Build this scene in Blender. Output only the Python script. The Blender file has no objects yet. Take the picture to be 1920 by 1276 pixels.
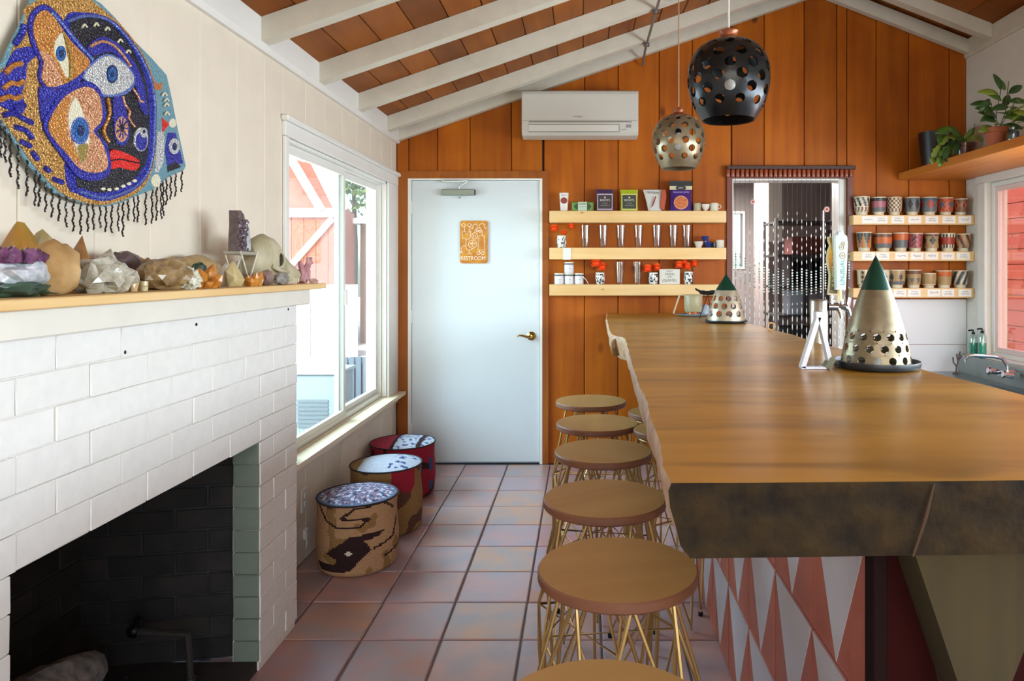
import bpy, bmesh, math, random
from mathutils import Vector, Matrix, noise
from math import sin, cos, pi, radians

SC = bpy.context.scene
COL = SC.collection
R = random.Random(7)

# ------------------------------------------------------------------ camera, sky, sun, window light, exposure
HC = 1.386                     # eye height
FP = 1335.0                    # focal length in pixels of the 1920 px wide frame
cam_d = bpy.data.cameras.new('camera')
cam = bpy.data.objects.new('camera', cam_d); COL.objects.link(cam)
cam.location = (0, 0, HC); cam.rotation_euler = (pi/2, 0, 0)
cam_d.sensor_width = 36.0; cam_d.lens = 36.0*FP/1920
cam_d.shift_x = -132/1920; cam_d.shift_y = -133/1920
cam_d.clip_start = 0.05; cam_d.clip_end = 200
SC.camera = cam
SC.view_settings.view_transform = 'Standard'
SC.view_settings.look = 'None'
SC.view_settings.gamma = 1.0
SC.view_settings.use_curve_mapping = False
SC.view_settings.exposure = 0.15

world = bpy.data.worlds.new('world'); SC.world = world; world.use_nodes = True
wn = world.node_tree.nodes; wl = world.node_tree.links
sky = wn.new('ShaderNodeTexSky'); sky.sky_type = 'NISHITA'; sky.sun_disc = False
sky.sun_elevation = radians(48); sky.sun_rotation = radians(185); sky.altitude = 100
sky.air_density = 1.0; sky.dust_density = 2.5; sky.ozone_density = 1.0
wl.new(sky.outputs[0], wn['Background'].inputs[0]); wn['Background'].inputs[1].default_value = 0.7

def sun_lamp(direction, energy, color, angle=0.02):
    d = bpy.data.lights.new('sun', 'SUN'); d.energy = energy; d.color = color; d.angle = angle
    o = bpy.data.objects.new('sun', d); COL.objects.link(o)
    o.rotation_euler = Vector(direction).to_track_quat('-Z', 'Y').to_euler(); return o
sun_lamp((0.45, 1.0, -1.3), 6.0, (1.0, 0.96, 0.90))

def area(name, loc, direction, sx, sy, energy, color):
    d = bpy.data.lights.new(name, 'AREA'); d.shape = 'RECTANGLE'; d.size = sx; d.size_y = sy
    d.energy = energy; d.color = color
    o = bpy.data.objects.new(name, d); COL.objects.link(o); o.location = loc
    o.rotation_euler = Vector(direction).to_track_quat('-Z', 'Y').to_euler(); return o
# daylight that enters by the window of the left wall and the long window of the right wall; added fill from unseen openings behind the camera
area('daylight_left_window', (-3.0, 4.1, 2.3), (1, -0.05, -0.32), 2.2, 2.0, 370, (0.66, 0.86, 1.0))
area('daylight_right_window', (2.69, 1.9, 1.50), (-1, 0.08, -0.05), 3.6, 0.75, 160, (0.72, 0.88, 1.0))
area('front_fill_light', (0.6, -2.35, 1.75), (0, 1, -0.02), 3.4, 1.9, 34, (0.93, 0.97, 1.0))  # added fill that brightens the room from behind the camera

# ------------------------------------------------------------------ helpers
def srgb(h):
    h = h.lstrip('#'); c = [int(h[i:i+2], 16)/255 for i in (0, 2, 4)]
    return tuple((x/12.92 if x <= 0.04045 else ((x+0.055)/1.055)**2.4) for x in c) + (1,)

def PX(px, Y): return (px-1092)*Y/FP            # metres right of the eye at distance Y
def PZ(py, Y): return HC-(py-505)*Y/FP          # metres above the floor at distance Y

MATS = {}
def mat(name, col, rough=0.5, metal=0.0, var=0.0, bump=0.0, scale=20, coat=0.0, trans=0.0, emit=None, rand=0.0, sss=0.0, spec=0.5, stretch=(1,1,1), col2=None, det=4.0):
    if name in MATS: return MATS[name]
    m = bpy.data.materials.new(name); m.use_nodes = True; nt = m.node_tree; b = nt.nodes['Principled BSDF']
    c = srgb(col) if isinstance(col, str) else col
    b.inputs['Base Color'].default_value = c; b.inputs['Roughness'].default_value = rough
    b.inputs['Metallic'].default_value = metal; b.inputs['Coat Weight'].default_value = coat
    b.inputs['Transmission Weight'].default_value = trans; b.inputs['Specular IOR Level'].default_value = spec
    if sss: b.inputs['Subsurface Weight'].default_value = sss; b.inputs['Subsurface Radius'].default_value = (0.03, 0.02, 0.01)
    if emit: b.inputs['Emission Color'].default_value = srgb(emit[0]); b.inputs['Emission Strength'].default_value = emit[1]
    if var or bump or rand or col2:
        tc = nt.nodes.new('ShaderNodeTexCoord'); mp = nt.nodes.new('ShaderNodeMapping'); oi = nt.nodes.new('ShaderNodeObjectInfo')
        ad = nt.nodes.new('ShaderNodeVectorMath'); ad.operation = 'ADD'
        ml = nt.nodes.new('ShaderNodeMath'); ml.operation = 'MULTIPLY'; ml.inputs[1].default_value = 37.0
        nt.links.new(oi.outputs['Random'], ml.inputs[0])
        nt.links.new(tc.outputs['Object'], ad.inputs[0]); nt.links.new(ml.outputs[0], ad.inputs[1])
        nt.links.new(ad.outputs[0], mp.inputs[0]); mp.inputs['Scale'].default_value = stretch
        nz = nt.nodes.new('ShaderNodeTexNoise'); nz.inputs['Scale'].default_value = scale; nz.inputs['Detail'].default_value = det
        nt.links.new(mp.outputs[0], nz.inputs[0])
        rmp = nt.nodes.new('ShaderNodeMapRange'); rmp.inputs[1].default_value = 0.3; rmp.inputs[2].default_value = 0.7
        nt.links.new(nz.outputs[0], rmp.inputs[0])
        mx = nt.nodes.new('ShaderNodeMix'); mx.data_type = 'RGBA'
        if col2: ca, cb = c, srgb(col2)
        else: ca, cb = tuple(x*(1-var) for x in c[:3])+(1,), tuple(min(1, x*(1+var)) for x in c[:3])+(1,)
        mx.inputs[6].default_value = ca; mx.inputs[7].default_value = cb
        nt.links.new(rmp.outputs[0], mx.inputs[0])
        out = mx.outputs[2]
        if rand:
            hs = nt.nodes.new('ShaderNodeHueSaturation'); mr = nt.nodes.new('ShaderNodeMapRange')
            mr.inputs[3].default_value = 1-rand; mr.inputs[4].default_value = 1+rand
            nt.links.new(oi.outputs['Random'], mr.inputs[0]); nt.links.new(mr.outputs[0], hs.inputs['Value'])
            nt.links.new(out, hs.inputs['Color']); out = hs.outputs[0]
        nt.links.new(out, b.inputs['Base Color'])
        if bump:
            bp = nt.nodes.new('ShaderNodeBump'); bp.inputs['Strength'].default_value = min(1, bump); bp.inputs['Distance'].default_value = 0.004*max(1, bump)
            nt.links.new(nz.outputs[0], bp.inputs['Height']); nt.links.new(bp.outputs[0], b.inputs['Normal'])
    MATS[name] = m; return m

def wood(name, c1, c2, axis=2, rough=0.45, rand=0.12, knots='', scale=6.0, coat=0.0, kscale=2.2, wave=0.0, dark=None, spec=0.5):
    """grain drawn out along one axis of the piece, sparse knots, each piece its own tone"""
    if name in MATS: return MATS[name]
    m = bpy.data.materials.new(name); m.use_nodes = True; nt = m.node_tree; b = nt.nodes['Principled BSDF']; N = nt.nodes.new; L = nt.links.new
    b.inputs['Roughness'].default_value = rough; b.inputs['Coat Weight'].default_value = coat; b.inputs['Coat Roughness'].default_value = 0.25; b.inputs['Specular IOR Level'].default_value = spec
    tc = N('ShaderNodeTexCoord'); oi = N('ShaderNodeObjectInfo'); ml = N('ShaderNodeMath'); ml.operation = 'MULTIPLY'; ml.inputs[1].default_value = 53.0
    L(oi.outputs['Random'], ml.inputs[0]); ad = N('ShaderNodeVectorMath'); ad.operation = 'ADD'
    L(tc.outputs['Object'], ad.inputs[0]); L(ml.outputs[0], ad.inputs[1])
    mp = N('ShaderNodeMapping'); s = [scale*4]*3; s[axis] = scale*0.28; mp.inputs['Scale'].default_value = s
    L(ad.outputs[0], mp.inputs[0])
    n1 = N('ShaderNodeTexNoise'); n1.inputs['Scale'].default_value = 1.0; n1.inputs['Detail'].default_value = 6; n1.inputs['Distortion'].default_value = 0.6
    L(mp.outputs[0], n1.inputs[0])
    n2 = N('ShaderNodeTexNoise'); n2.inputs['Scale'].default_value = 2.3; n2.inputs['Detail'].default_value = 3; L(ad.outputs[0], n2.inputs[0])
    av = N('ShaderNodeMath'); av.operation = 'ADD'; L(n1.outputs[0], av.inputs[0]); L(n2.outputs[0], av.inputs[1])
    mr = N('ShaderNodeMapRange'); mr.inputs[1].default_value = 0.6; mr.inputs[2].default_value = 1.4; L(av.outputs[0], mr.inputs[0])
    mx = N('ShaderNodeMix'); mx.data_type = 'RGBA'; mx.inputs[6].default_value = srgb(c1); mx.inputs[7].default_value = srgb(c2); L(mr.outputs[0], mx.inputs[0])
    out = mx.outputs[2]
    if knots:
        mk = N('ShaderNodeMapping'); sk = [kscale*1.35]*3; sk[axis] = kscale*0.75; mk.inputs['Scale'].default_value = sk; L(ad.outputs[0], mk.inputs[0])
        vo = N('ShaderNodeTexVoronoi'); vo.inputs['Scale'].default_value = 1.0; L(mk.outputs[0], vo.inputs[0])
        kr = N('ShaderNodeMapRange'); kr.inputs[1].default_value = 0.045; kr.inputs[2].default_value = 0.10; kr.inputs[3].default_value = 0.85; kr.inputs[4].default_value = 0.0
        L(vo.outputs['Distance'], kr.inputs[0])
        m2 = N('ShaderNodeMix'); m2.data_type = 'RGBA'; m2.inputs[7].default_value = srgb(knots); L(out, m2.inputs[6]); L(kr.outputs[0], m2.inputs[0]); out = m2.outputs[2]
    if dark:
        md = N('ShaderNodeMapping'); sd = [3.0]*3; sd[axis] = 0.7; md.inputs['Scale'].default_value = sd; L(ad.outputs[0], md.inputs[0])
        nd = N('ShaderNodeTexNoise'); nd.inputs['Scale'].default_value = 2.2; nd.inputs['Detail'].default_value = 5; nd.inputs['Distortion'].default_value = 1.0; L(md.outputs[0], nd.inputs[0])
        dr = N('ShaderNodeMapRange'); dr.inputs[1].default_value = 0.5; dr.inputs[2].default_value = 0.72; dr.inputs[4].default_value = 0.75; L(nd.outputs[0], dr.inputs[0])
        m3 = N('ShaderNodeMix'); m3.data_type = 'RGBA'; m3.inputs[7].default_value = srgb(dark); L(out, m3.inputs[6]); L(dr.outputs[0], m3.inputs[0]); out = m3.outputs[2]
    if rand:
        hs = N('ShaderNodeHueSaturation'); rr = N('ShaderNodeMapRange'); rr.inputs[3].default_value = 1-rand; rr.inputs[4].default_value = 1+rand
        L(oi.outputs['Random'], rr.inputs[0]); L(rr.outputs[0], hs.inputs['Value']); L(out, hs.inputs['Color']); out = hs.outputs[0]
    L(out, b.inputs['Base Color'])
    bp = N('ShaderNodeBump'); bp.inputs['Strength'].default_value = 0.25; bp.inputs['Distance'].default_value = 0.002; L(n1.outputs[0], bp.inputs['Height'])
    nb = bp.outputs[0]
    if wave:
        mw = N('ShaderNodeMapping'); sw = [5.0, 5.0, 5.0]; sw[axis] = 1.2; mw.inputs['Scale'].default_value = sw; L(ad.outputs[0], mw.inputs[0])
        nw = N('ShaderNodeTexNoise'); nw.inputs['Scale'].default_value = 1.5; nw.inputs['Detail'].default_value = 1; L(mw.outputs[0], nw.inputs[0])
        b2 = N('ShaderNodeBump'); b2.inputs['Strength'].default_value = 1.0; b2.inputs['Distance'].default_value = wave; L(nw.outputs[0], b2.inputs['Height']); L(nb, b2.inputs['Normal']); nb = b2.outputs[0]
    L(nb, b.inputs['Normal'])
    MATS[name] = m; return m

def glass_mat(name, tint='#ffffff', base=0.06, edge=0.0):
    if name in MATS: return MATS[name]
    m = bpy.data.materials.new(name); m.use_nodes = True; nt = m.node_tree; nt.nodes.clear(); N = nt.nodes.new; L = nt.links.new
    o = N('ShaderNodeOutputMaterial'); mx = N('ShaderNodeMixShader'); t = N('ShaderNodeBsdfTransparent'); g = N('ShaderNodeBsdfGlossy')
    t.inputs[0].default_value = srgb(tint); g.inputs['Roughness'].default_value = 0.02
    fr = N('ShaderNodeFresnel'); ge = N('ShaderNodeNewGeometry'); io = N('ShaderNodeMapRange'); io.inputs[3].default_value = 1.5; io.inputs[4].default_value = 1/1.5
    L(ge.outputs['Backfacing'], io.inputs[0]); L(io.outputs[0], fr.inputs[0])      # a thin pane reflects the same from both of its faces
    ad = N('ShaderNodeMath'); ad.operation = 'ADD'; ad.inputs[1].default_value = base-0.04; ad.use_clamp = True
    if edge:
        lw = N('ShaderNodeLayerWeight'); lw.inputs[0].default_value = 0.5; pw = N('ShaderNodeMath'); pw.operation = 'POWER'; pw.inputs[1].default_value = 2.2
        L(lw.outputs['Facing'], pw.inputs[0]); m2 = N('ShaderNodeMath'); m2.operation = 'MULTIPLY'; m2.inputs[1].default_value = edge; L(pw.outputs[0], m2.inputs[0])
        a2 = N('ShaderNodeMath'); a2.operation = 'ADD'; L(fr.outputs[0], a2.inputs[0]); L(m2.outputs[0], a2.inputs[1]); L(a2.outputs[0], ad.inputs[0])
    else: L(fr.outputs[0], ad.inputs[0])
    L(ad.outputs[0], mx.inputs[0]); L(t.outputs[0], mx.inputs[1]); L(g.outputs[0], mx.inputs[2]); L(mx.outputs[0], o.inputs[0])
    MATS[name] = m; return m

class MB:
    """collects faces and links them as ONE mesh object"""
    def __init__(s): s.v = []; s.f = []; s.m = []; s.i = 0
    def add(s, vs, fs, mi=None):
        o = len(s.v); s.v += [tuple(p) for p in vs]
        s.f += [tuple(o+k for k in f) for f in fs]; s.m += [s.i if mi is None else mi]*len(fs); return s
    def box(s, x0, x1, y0, y1, z0, z1, M=None, mi=None):
        vs = [(x, y, z) for z in (z0, z1) for y in (y0, y1) for x in (x0, x1)]
        if M is not None: vs = [tuple(M @ Vector(p)) for p in vs]
        return s.add(vs, [(0, 2, 3, 1), (4, 5, 7, 6), (0, 1, 5, 4), (2, 6, 7, 3), (0, 4, 6, 2), (1, 3, 7, 5)], mi)
    def bbox(s, x0, x1, y0, y1, z0, z1, b=0.003, M=None, mi=None):
        """box with chamfered edges"""
        xs = (x0, x1); ys = (y0, y1); zs = (z0, z1); vs = []; idx = {}
        for i in (0, 1):
            for j in (0, 1):
                for k in (0, 1):
                    sx, sy, sz = (b if i == 0 else -b), (b if j == 0 else -b), (b if k == 0 else -b)
                    for a, p in enumerate(((xs[i], ys[j]+sy, zs[k]+sz), (xs[i]+sx, ys[j], zs[k]+sz), (xs[i]+sx, ys[j]+sy, zs[k]))):
                        idx[(i, j, k, a)] = len(vs); vs.append(p)
        g = lambda i, j, k, a: idx[(i, j, k, a)]
        fs = []
        for i in (0, 1): fs.append([g(i, 0, 0, 0), g(i, 1, 0, 0), g(i, 1, 1, 0), g(i, 0, 1, 0)])
        for j in (0, 1): fs.append([g(0, j, 0, 1), g(1, j, 0, 1), g(1, j, 1, 1), g(0, j, 1, 1)])
        for k in (0, 1): fs.append([g(0, 0, k, 2), g(1, 0, k, 2), g(1, 1, k, 2), g(0, 1, k, 2)])
        for i in (0, 1):
            for j in (0, 1): fs.append([g(i, j, 0, 0), g(i, j, 1, 0), g(i, j, 1, 1), g(i, j, 0, 1)])
            for k in (0, 1): fs.append([g(i, 0, k, 0), g(i, 1, k, 0), g(i, 1, k, 2), g(i, 0, k, 2)])
        for j in (0, 1):
            for k in (0, 1): fs.append([g(0, j, k, 1), g(1, j, k, 1), g(1, j, k, 2), g(0, j, k, 2)])
        for i in (0, 1):
            for j in (0, 1):
                for k in (0, 1): fs.append([g(i, j, k, 0), g(i, j, k, 1), g(i, j, k, 2)])
        if M is not None: vs = [tuple(M @ Vector(p)) for p in vs]
        return s.add(vs, fs, mi)
    def prism(s, poly, axis, a, b, mi=None, M=None):
        """polygon in the two other axes (in order x,y,z) pushed from a to b along axis"""
        n = len(poly); mk = lambda p, t: (t, p[0], p[1]) if axis == 0 else ((p[0], t, p[1]) if axis == 1 else (p[0], p[1], t))
        vs = [mk(p, a) for p in poly]+[mk(p, b) for p in poly]
        if M is not None: vs = [tuple(M @ Vector(p)) for p in vs]
        return s.add(vs, [tuple(range(n))[::-1], tuple(range(n, 2*n))]+[(i, (i+1) % n, n+(i+1) % n, n+i) for i in range(n)], mi)
    def lathe(s, prof, n=24, c=(0, 0, 0), sx=1, sy=1, mi=None, M=None, pattern=None):
        vs = []; fs = []; rows = []
        for r, z in prof:
            if r < 1e-6: rows.append([len(vs)]); vs.append((c[0], c[1], c[2]+z))
            else:
                rows.append(list(range(len(vs), len(vs)+n)))
                vs += [(c[0]+sx*r*cos(2*pi*k/n), c[1]+sy*r*sin(2*pi*k/n), c[2]+z) for k in range(n)]
        if M is not None: vs = [tuple(M @ Vector(p)) for p in vs]
        ms = []
        for q in range(len(rows)-1):
            a, b = rows[q], rows[q+1]
            for k in range(n):
                l = (k+1) % n
                if len(a) == 1 and len(b) == 1: continue
                if len(a) == 1: fs.append((a[0], b[l], b[k]))
                elif len(b) == 1: fs.append((a[k], a[l], b[0]))
                else: fs.append((a[k], a[l], b[l], b[k]))
                ms.append(pattern(k/n, q) if pattern else (s.i if mi is None else mi))
        o = len(s.v); s.v += vs; s.f += [tuple(o+k for k in f) for f in fs]; s.m += ms; return s
    def cyl(s, p0, p1, r, n=10, r2=None, mi=None):
        return s.tube([p0, p1], [r, r if r2 is None else r2], n, mi)
    def tube(s, pts, r, n=8, mi=None, closed=False):
        pts = [Vector(p) for p in pts]; m = len(pts); rs = r if isinstance(r, (list, tuple)) else [r]*m
        vs = []; prev = None
        for i, p in enumerate(pts):
            if closed: t = (pts[(i+1) % m]-pts[i-1]).normalized()
            elif i == 0: t = (pts[1]-p).normalized()
            elif i == m-1: t = (p-pts[i-1]).normalized()
            else: t = ((pts[i+1]-p).normalized()+(p-pts[i-1]).normalized()).normalized()
            if prev is None:
                u = t.cross(Vector((0, 0, 1)));
                if u.length < 1e-3: u = t.cross(Vector((1, 0, 0)))
                u.normalize()
            else:
                u = (prev-t*prev.dot(t))
                if u.length < 1e-6: u = t.cross(Vector((0.3, 0.5, 1)))
                u.normalize()
            prev = u; w = t.cross(u)
            vs += [tuple(p+rs[i]*(cos(2*pi*k/n)*u+sin(2*pi*k/n)*w)) for k in range(n)]
        fs = []
        for i in range(m if closed else m-1):
            j = (i+1) % m
            for k in range(n):
                l = (k+1) % n; fs.append((i*n+k, i*n+l, j*n+l, j*n+k))
        if not closed: fs += [tuple(range(n))[::-1], tuple(range((m-1)*n, m*n))]
        return s.add(vs, fs, mi)
    def ball(s, c, r, n=12, m=8, mi=None, M=None):
        rr = r if isinstance(r, (tuple, list)) else (r, r, r)
        T = Matrix.Translation(c) @ (M if M is not None else Matrix.Identity(4)) @ Matrix.Diagonal((rr[0], rr[1], rr[2], 1))
        return s.lathe([(sin(pi*q/m), -cos(pi*q/m)) for q in range(m+1)], n, mi=mi, M=T)
    def build(s, name, mats, parent=None, loc=(0, 0, 0), rot=(0, 0, 0), smooth=False, angle=35):
        me = bpy.data.meshes.new(name)
        me.from_pydata(s.v, [], s.f)
        for m in (mats if isinstance(mats, (list, tuple)) else [mats]): me.materials.append(m)
        me.polygons.foreach_set('material_index', s.m)
        bm = bmesh.new(); bm.from_mesh(me); bmesh.ops.recalc_face_normals(bm, faces=bm.faces); bm.to_mesh(me); bm.free()
        if smooth:
            me.polygons.foreach_set('use_smooth', [True]*len(me.polygons)); me.set_sharp_from_angle(angle=radians(angle))
        me.update()
        o = bpy.data.objects.new(name, me); COL.objects.link(o); o.parent = parent; o.location = loc; o.rotation_euler = rot
        return o

def tag(o, label, cat, group=None, kind=None):
    o['label'] = label; o['category'] = cat
    if group: o['group'] = group
    if kind: o['kind'] = kind
    return o
def thing(name, label, cat, loc=(0, 0, 0), rz=0, group=None):
    o = bpy.data.objects.new(name, None); COL.objects.link(o); o.location = loc; o.rotation_euler = (0, 0, rz); o.empty_display_size = 0.1
    return tag(o, label, cat, group)
def holder(name, kind='structure', parent=None):
    o = bpy.data.objects.new(name, None); COL.objects.link(o); o.parent = parent
    if kind: o['kind'] = kind
    return o
def struct(o, kind='structure'): o['kind'] = kind; return o
def link(me, name, parent, loc=(0, 0, 0), rot=(0, 0, 0), scale=(1, 1, 1)):
    o = bpy.data.objects.new(name, me); COL.objects.link(o); o.parent = parent; o.location = loc; o.rotation_euler = rot; o.scale = scale; return o
def dup(root, loc, rz, label, group=None):
    r = root.copy(); COL.objects.link(r); r.location = loc; r.rotation_euler = (0, 0, rz); r['label'] = label
    if group: r['group'] = group
    for ch in list(root.children):
        c = ch.copy(); COL.objects.link(c); c.parent = r
        for g in ch.children:
            d = g.copy(); COL.objects.link(d); d.parent = c
    return r
def text(s, size, material, parent, loc, rot=(pi/2, 0, 0), name='lettering', ext=0.0004, align='CENTER', sx=1.0):
    c = bpy.data.curves.new(name, 'FONT'); c.body = s; c.size = size; c.extrude = ext; c.align_x = align; c.align_y = 'CENTER'; c.resolution_u = 3
    c.materials.append(material)
    tmp = bpy.data.objects.new(name, c); me = bpy.data.meshes.new_from_object(tmp); bpy.data.objects.remove(tmp); bpy.data.curves.remove(c)
    o = bpy.data.objects.new(name, me); COL.objects.link(o); o.parent = parent; o.location = loc; o.rotation_euler = rot; o.scale = (sx, 1, 1); return o
def scribble(mb, x0, x1, z, h, y, r, seed, mi=None):
    """a line of small cursive strokes"""
    q = random.Random(seed); n = max(6, int((x1-x0)/h*2.6)); pts = []
    for i in range(n+1):
        t = i/n; pts.append((x0+(x1-x0)*t, y, z+h*(0.5*sin(i*2.4)+q.uniform(-.35, .45))))
    mb.tube(pts, r, 4, mi)

# ------------------------------------------------------------------ materials used by many
M_wall = mat('white_wall_paint', '#ded2be', 0.6, var=0.03, bump=0.15, scale=9, rand=0.012)
M_rwall = mat('plaster_wall_paint', '#dcd8cc', 0.7, var=0.03, bump=0.1, scale=14)
M_trim = mat('white_trim_paint', '#e2e0d8', 0.4, var=0.02, scale=5)
M_raft = mat('cream_rafter_paint', '#cfc8b6', 0.5, var=0.05, bump=0.1, scale=12)
M_brick = mat('painted_brick', '#dedbd4', 0.55, var=0.03, bump=0.6, scale=30, rand=0.012)
M_mortar = mat('painted_mortar', '#d8d4cb', 0.7, var=0.05, bump=0.6, scale=50)
M_plank = wood('orange_stained_plank', '#8a3e05', '#bb6609', 2, 0.5, 0.10, '#451d05', 3.4, coat=0.0, spec=0.22)
M_case = wood('brown_casing_wood', '#844210', '#a65e1c', 2, 0.5, 0.06, '', 6.0, spec=0.25)
M_deck = wood('roof_deck_wood', '#6f3608', '#9a5612', 1, 0.5, 0.18, '#371a07', 3.0, spec=0.25)
M_pine = wood('clear_pine', '#d3a561', '#e7c68e', 0, 0.45, 0.05, '#94622c', 6.0, kscale=7.5)
M_pineY = wood('clear_pine_lengthwise', '#d5a765', '#eacb93', 1, 0.45, 0.05, '#7c4418', 6.0, kscale=3.0)
M_sillw = mat('pale_sill_wood', '#e2cfae', 0.4, var=0.06, scale=8, stretch=(4, .4, 4))
M_black = mat('black_metal', '#15161a', 0.4, 0.6)
M_chrome = mat('chrome', '#c9ced4', 0.12, 1.0)
M_steel = mat('brushed_steel', '#9aa2a8', 0.3, 1.0, var=0.1, scale=30)
M_gold = mat('brass_wire', '#b3925c', 0.35, 0.75)
M_white = mat('white_plastic', '#d8d6cf', 0.35)
M_pane = glass_mat('window_glass', '#f4fbfb', 0.07)
M_door = mat('pale_door_paint', '#cbd2d3', 0.32, var=0.015, scale=3, coat=0.1)
# ------------------------------------------------------------------ room shell
XL, XR, YB, YF = -1.33, 2.748, 5.095, -2.5
XRIDGE = 1.672
def roof_z(x):                                   # underside of the rafters
    return 2.313+0.347*(x+1.30) if x <= XRIDGE else 2.313+0.347*(XRIDGE+1.30)-0.392*(x-XRIDGE)
DECK = 0.098

# floor: slab and clay tiles
flo = struct(MB().box(XL-.15, XR+.15, YF-.1, YB+.15, -0.12, -0.012).build('floor', mat('grey_grout', '#8b8e92', 0.9, var=0.1, bump=0.5, scale=60)))
M_tile = bpy.data.materials.new('clay_tile'); M_tile.use_nodes = True
nt = M_tile.node_tree; N = nt.nodes.new; L = nt.links.new; b = nt.nodes['Principled BSDF']
oi = N('ShaderNodeObjectInfo'); cr = N('ShaderNodeValToRGB'); cr.color_ramp.interpolation = 'LINEAR'
for i, (p, c) in enumerate(((0, '#a2694e'), (0.35, '#aa828c'), (0.7, '#b2805c'), (1, '#b49092'))):
    e = cr.color_ramp.elements[i] if i < 2 else cr.color_ramp.elements.new(p)
    e.position = p; e.color = srgb(c)
L(oi.outputs['Random'], cr.inputs[0])
tc = N('ShaderNodeTexCoord'); ml = N('ShaderNodeMath'); ml.operation = 'MULTIPLY'; ml.inputs[1].default_value = 91; L(oi.outputs['Random'], ml.inputs[0])
ad = N('ShaderNodeVectorMath'); L(tc.outputs['Object'], ad.inputs[0]); L(ml.outputs[0], ad.inputs[1])
nz = N('ShaderNodeTexNoise'); nz.inputs['Scale'].default_value = 7; nz.inputs['Detail'].default_value = 5; L(ad.outputs[0], nz.inputs[0])
mr = N('ShaderNodeMapRange'); mr.inputs[1].default_value = .35; mr.inputs[2].default_value = .7; mr.inputs[4].default_value = 0.7; L(nz.outputs[0], mr.inputs[0])
mx = N('ShaderNodeMix'); mx.data_type = 'RGBA'; mx.inputs[7].default_value = srgb('#7b8494'); L(cr.outputs[0], mx.inputs[6]); L(mr.outputs[0], mx.inputs[0])  # blue-grey patches paint the reflected daylight into the tile colour
L(mx.outputs[2], b.inputs['Base Color']); b.inputs['Roughness'].default_value = 0.28; b.inputs['Coat Weight'].default_value = 0.45; b.inputs['Coat Roughness'].default_value = 0.3
bp = N('ShaderNodeBump'); bp.inputs['Strength'].default_value = 0.5; bp.inputs['Distance'].default_value = 0.003; L(nz.outputs[0], bp.inputs['Height']); L(bp.outputs[0], b.inputs['Normal'])
TP = 0.3005; g = 0.0038; h = TP/2-g
def tile_mesh(x0, x1, y0, y1):
    q = MB(); e = 0.004
    vs = [(x0, y0, -0.011), (x1, y0, -0.011), (x1, y1, -0.011), (x0, y1, -0.011), (x0, y0, -.004), (x1, y0, -.004), (x1, y1, -.004), (x0, y1, -.004),
          (x0+e, y0+e, 0), (x1-e, y0+e, 0), (x1-e, y1-e, 0), (x0+e, y1-e, 0)]
    fs = [(8, 9, 10, 11)]+[(i, (i+1) % 4, 4+(i+1) % 4, 4+i) for i in range(4)]+[(4+i, 4+(i+1) % 4, 8+(i+1) % 4, 8+i) for i in range(4)]
    return q.add(vs, fs)
full = None; tx0 = -0.2287; ty0 = 2.668
for i in range(-4, 10):
    for j in range(-7, 9):
        x0, x1 = tx0+i*TP, tx0+(i+1)*TP; y0, y1 = ty0+j*TP, ty0+(j+1)*TP
        cx, cy = (x0+x1)/2, (y0+y1)/2
        if x0 < XL-.02 or x1 > XR+.01 or y1 > YB+.01:
            a0, a1 = max(x0+g, XL+.004), min(x1-g, XR-.004); b0, b1 = y0+g, min(y1-g, YB-.004)
            if a1-a0 < .03 or b1-b0 < .03: continue
            tile_mesh(a0-cx, a1-cx, b0-cy, b1-cy).build('floor_tile', M_tile, flo, (cx, cy, 0))
        elif full is None: full = tile_mesh(-h, h, -h, h).build('floor_tile', M_tile, flo, (cx, cy, 0))
        else: link(full.data, 'floor_tile', flo, (cx+R.uniform(-.001, .001), cy+R.uniform(-.001, .001), R.uniform(-.0008, 0)), (0, 0, R.choice((0, pi/2, pi))+R.uniform(-.004, .004)))

# walls: a backing with openings, boards in front of it
def boards(parent, material, segs, axis, face, depth, gap, name='plank', bev=0.003):
    """segs: (u0, u1, z0, z1a, z1b) boards; axis 0: u runs along x (wall faces -y), axis 1: u runs along y (wall faces +-x)"""
    for sg_ in segs:
        u0, u1, z0, za, zb = sg_[:5]; c = (u0+u1)/2; a, b_ = u0+gap-c, u1-gap-c
        poly = [(a, z0), (b_, z0), (b_, zb)]+([(sg_[5]-c, sg_[6])] if len(sg_) > 5 else [])+[(a, za)]
        n = len(poly)
        q = MB()
        d = depth; e = bev
        mk = (lambda u, t, z: (u, t, z)) if axis == 0 else (lambda u, t, z: (t, u, z))
        s = 1 if d > 0 else -1
        vs = [mk(u, 0, z) for u, z in poly]+[mk(u, d-s*e, z) for u, z in poly]+[mk(u+(e if i in (0, n-1) else (-e if i in (1, 2) else 0)), d, z) for i, (u, z) in enumerate(poly)]
        fs = [tuple(range(2*n, 3*n))]+[(i, (i+1) % n, n+(i+1) % n, n+i) for i in range(n)]+[(n+i, n+(i+1) % n, 2*n+(i+1) % n, 2*n+i) for i in range(n)]
        q.add(vs, fs)
        q.build(name, material, parent, (c, face, 0) if axis == 0 else (face, c, 0))

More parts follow.
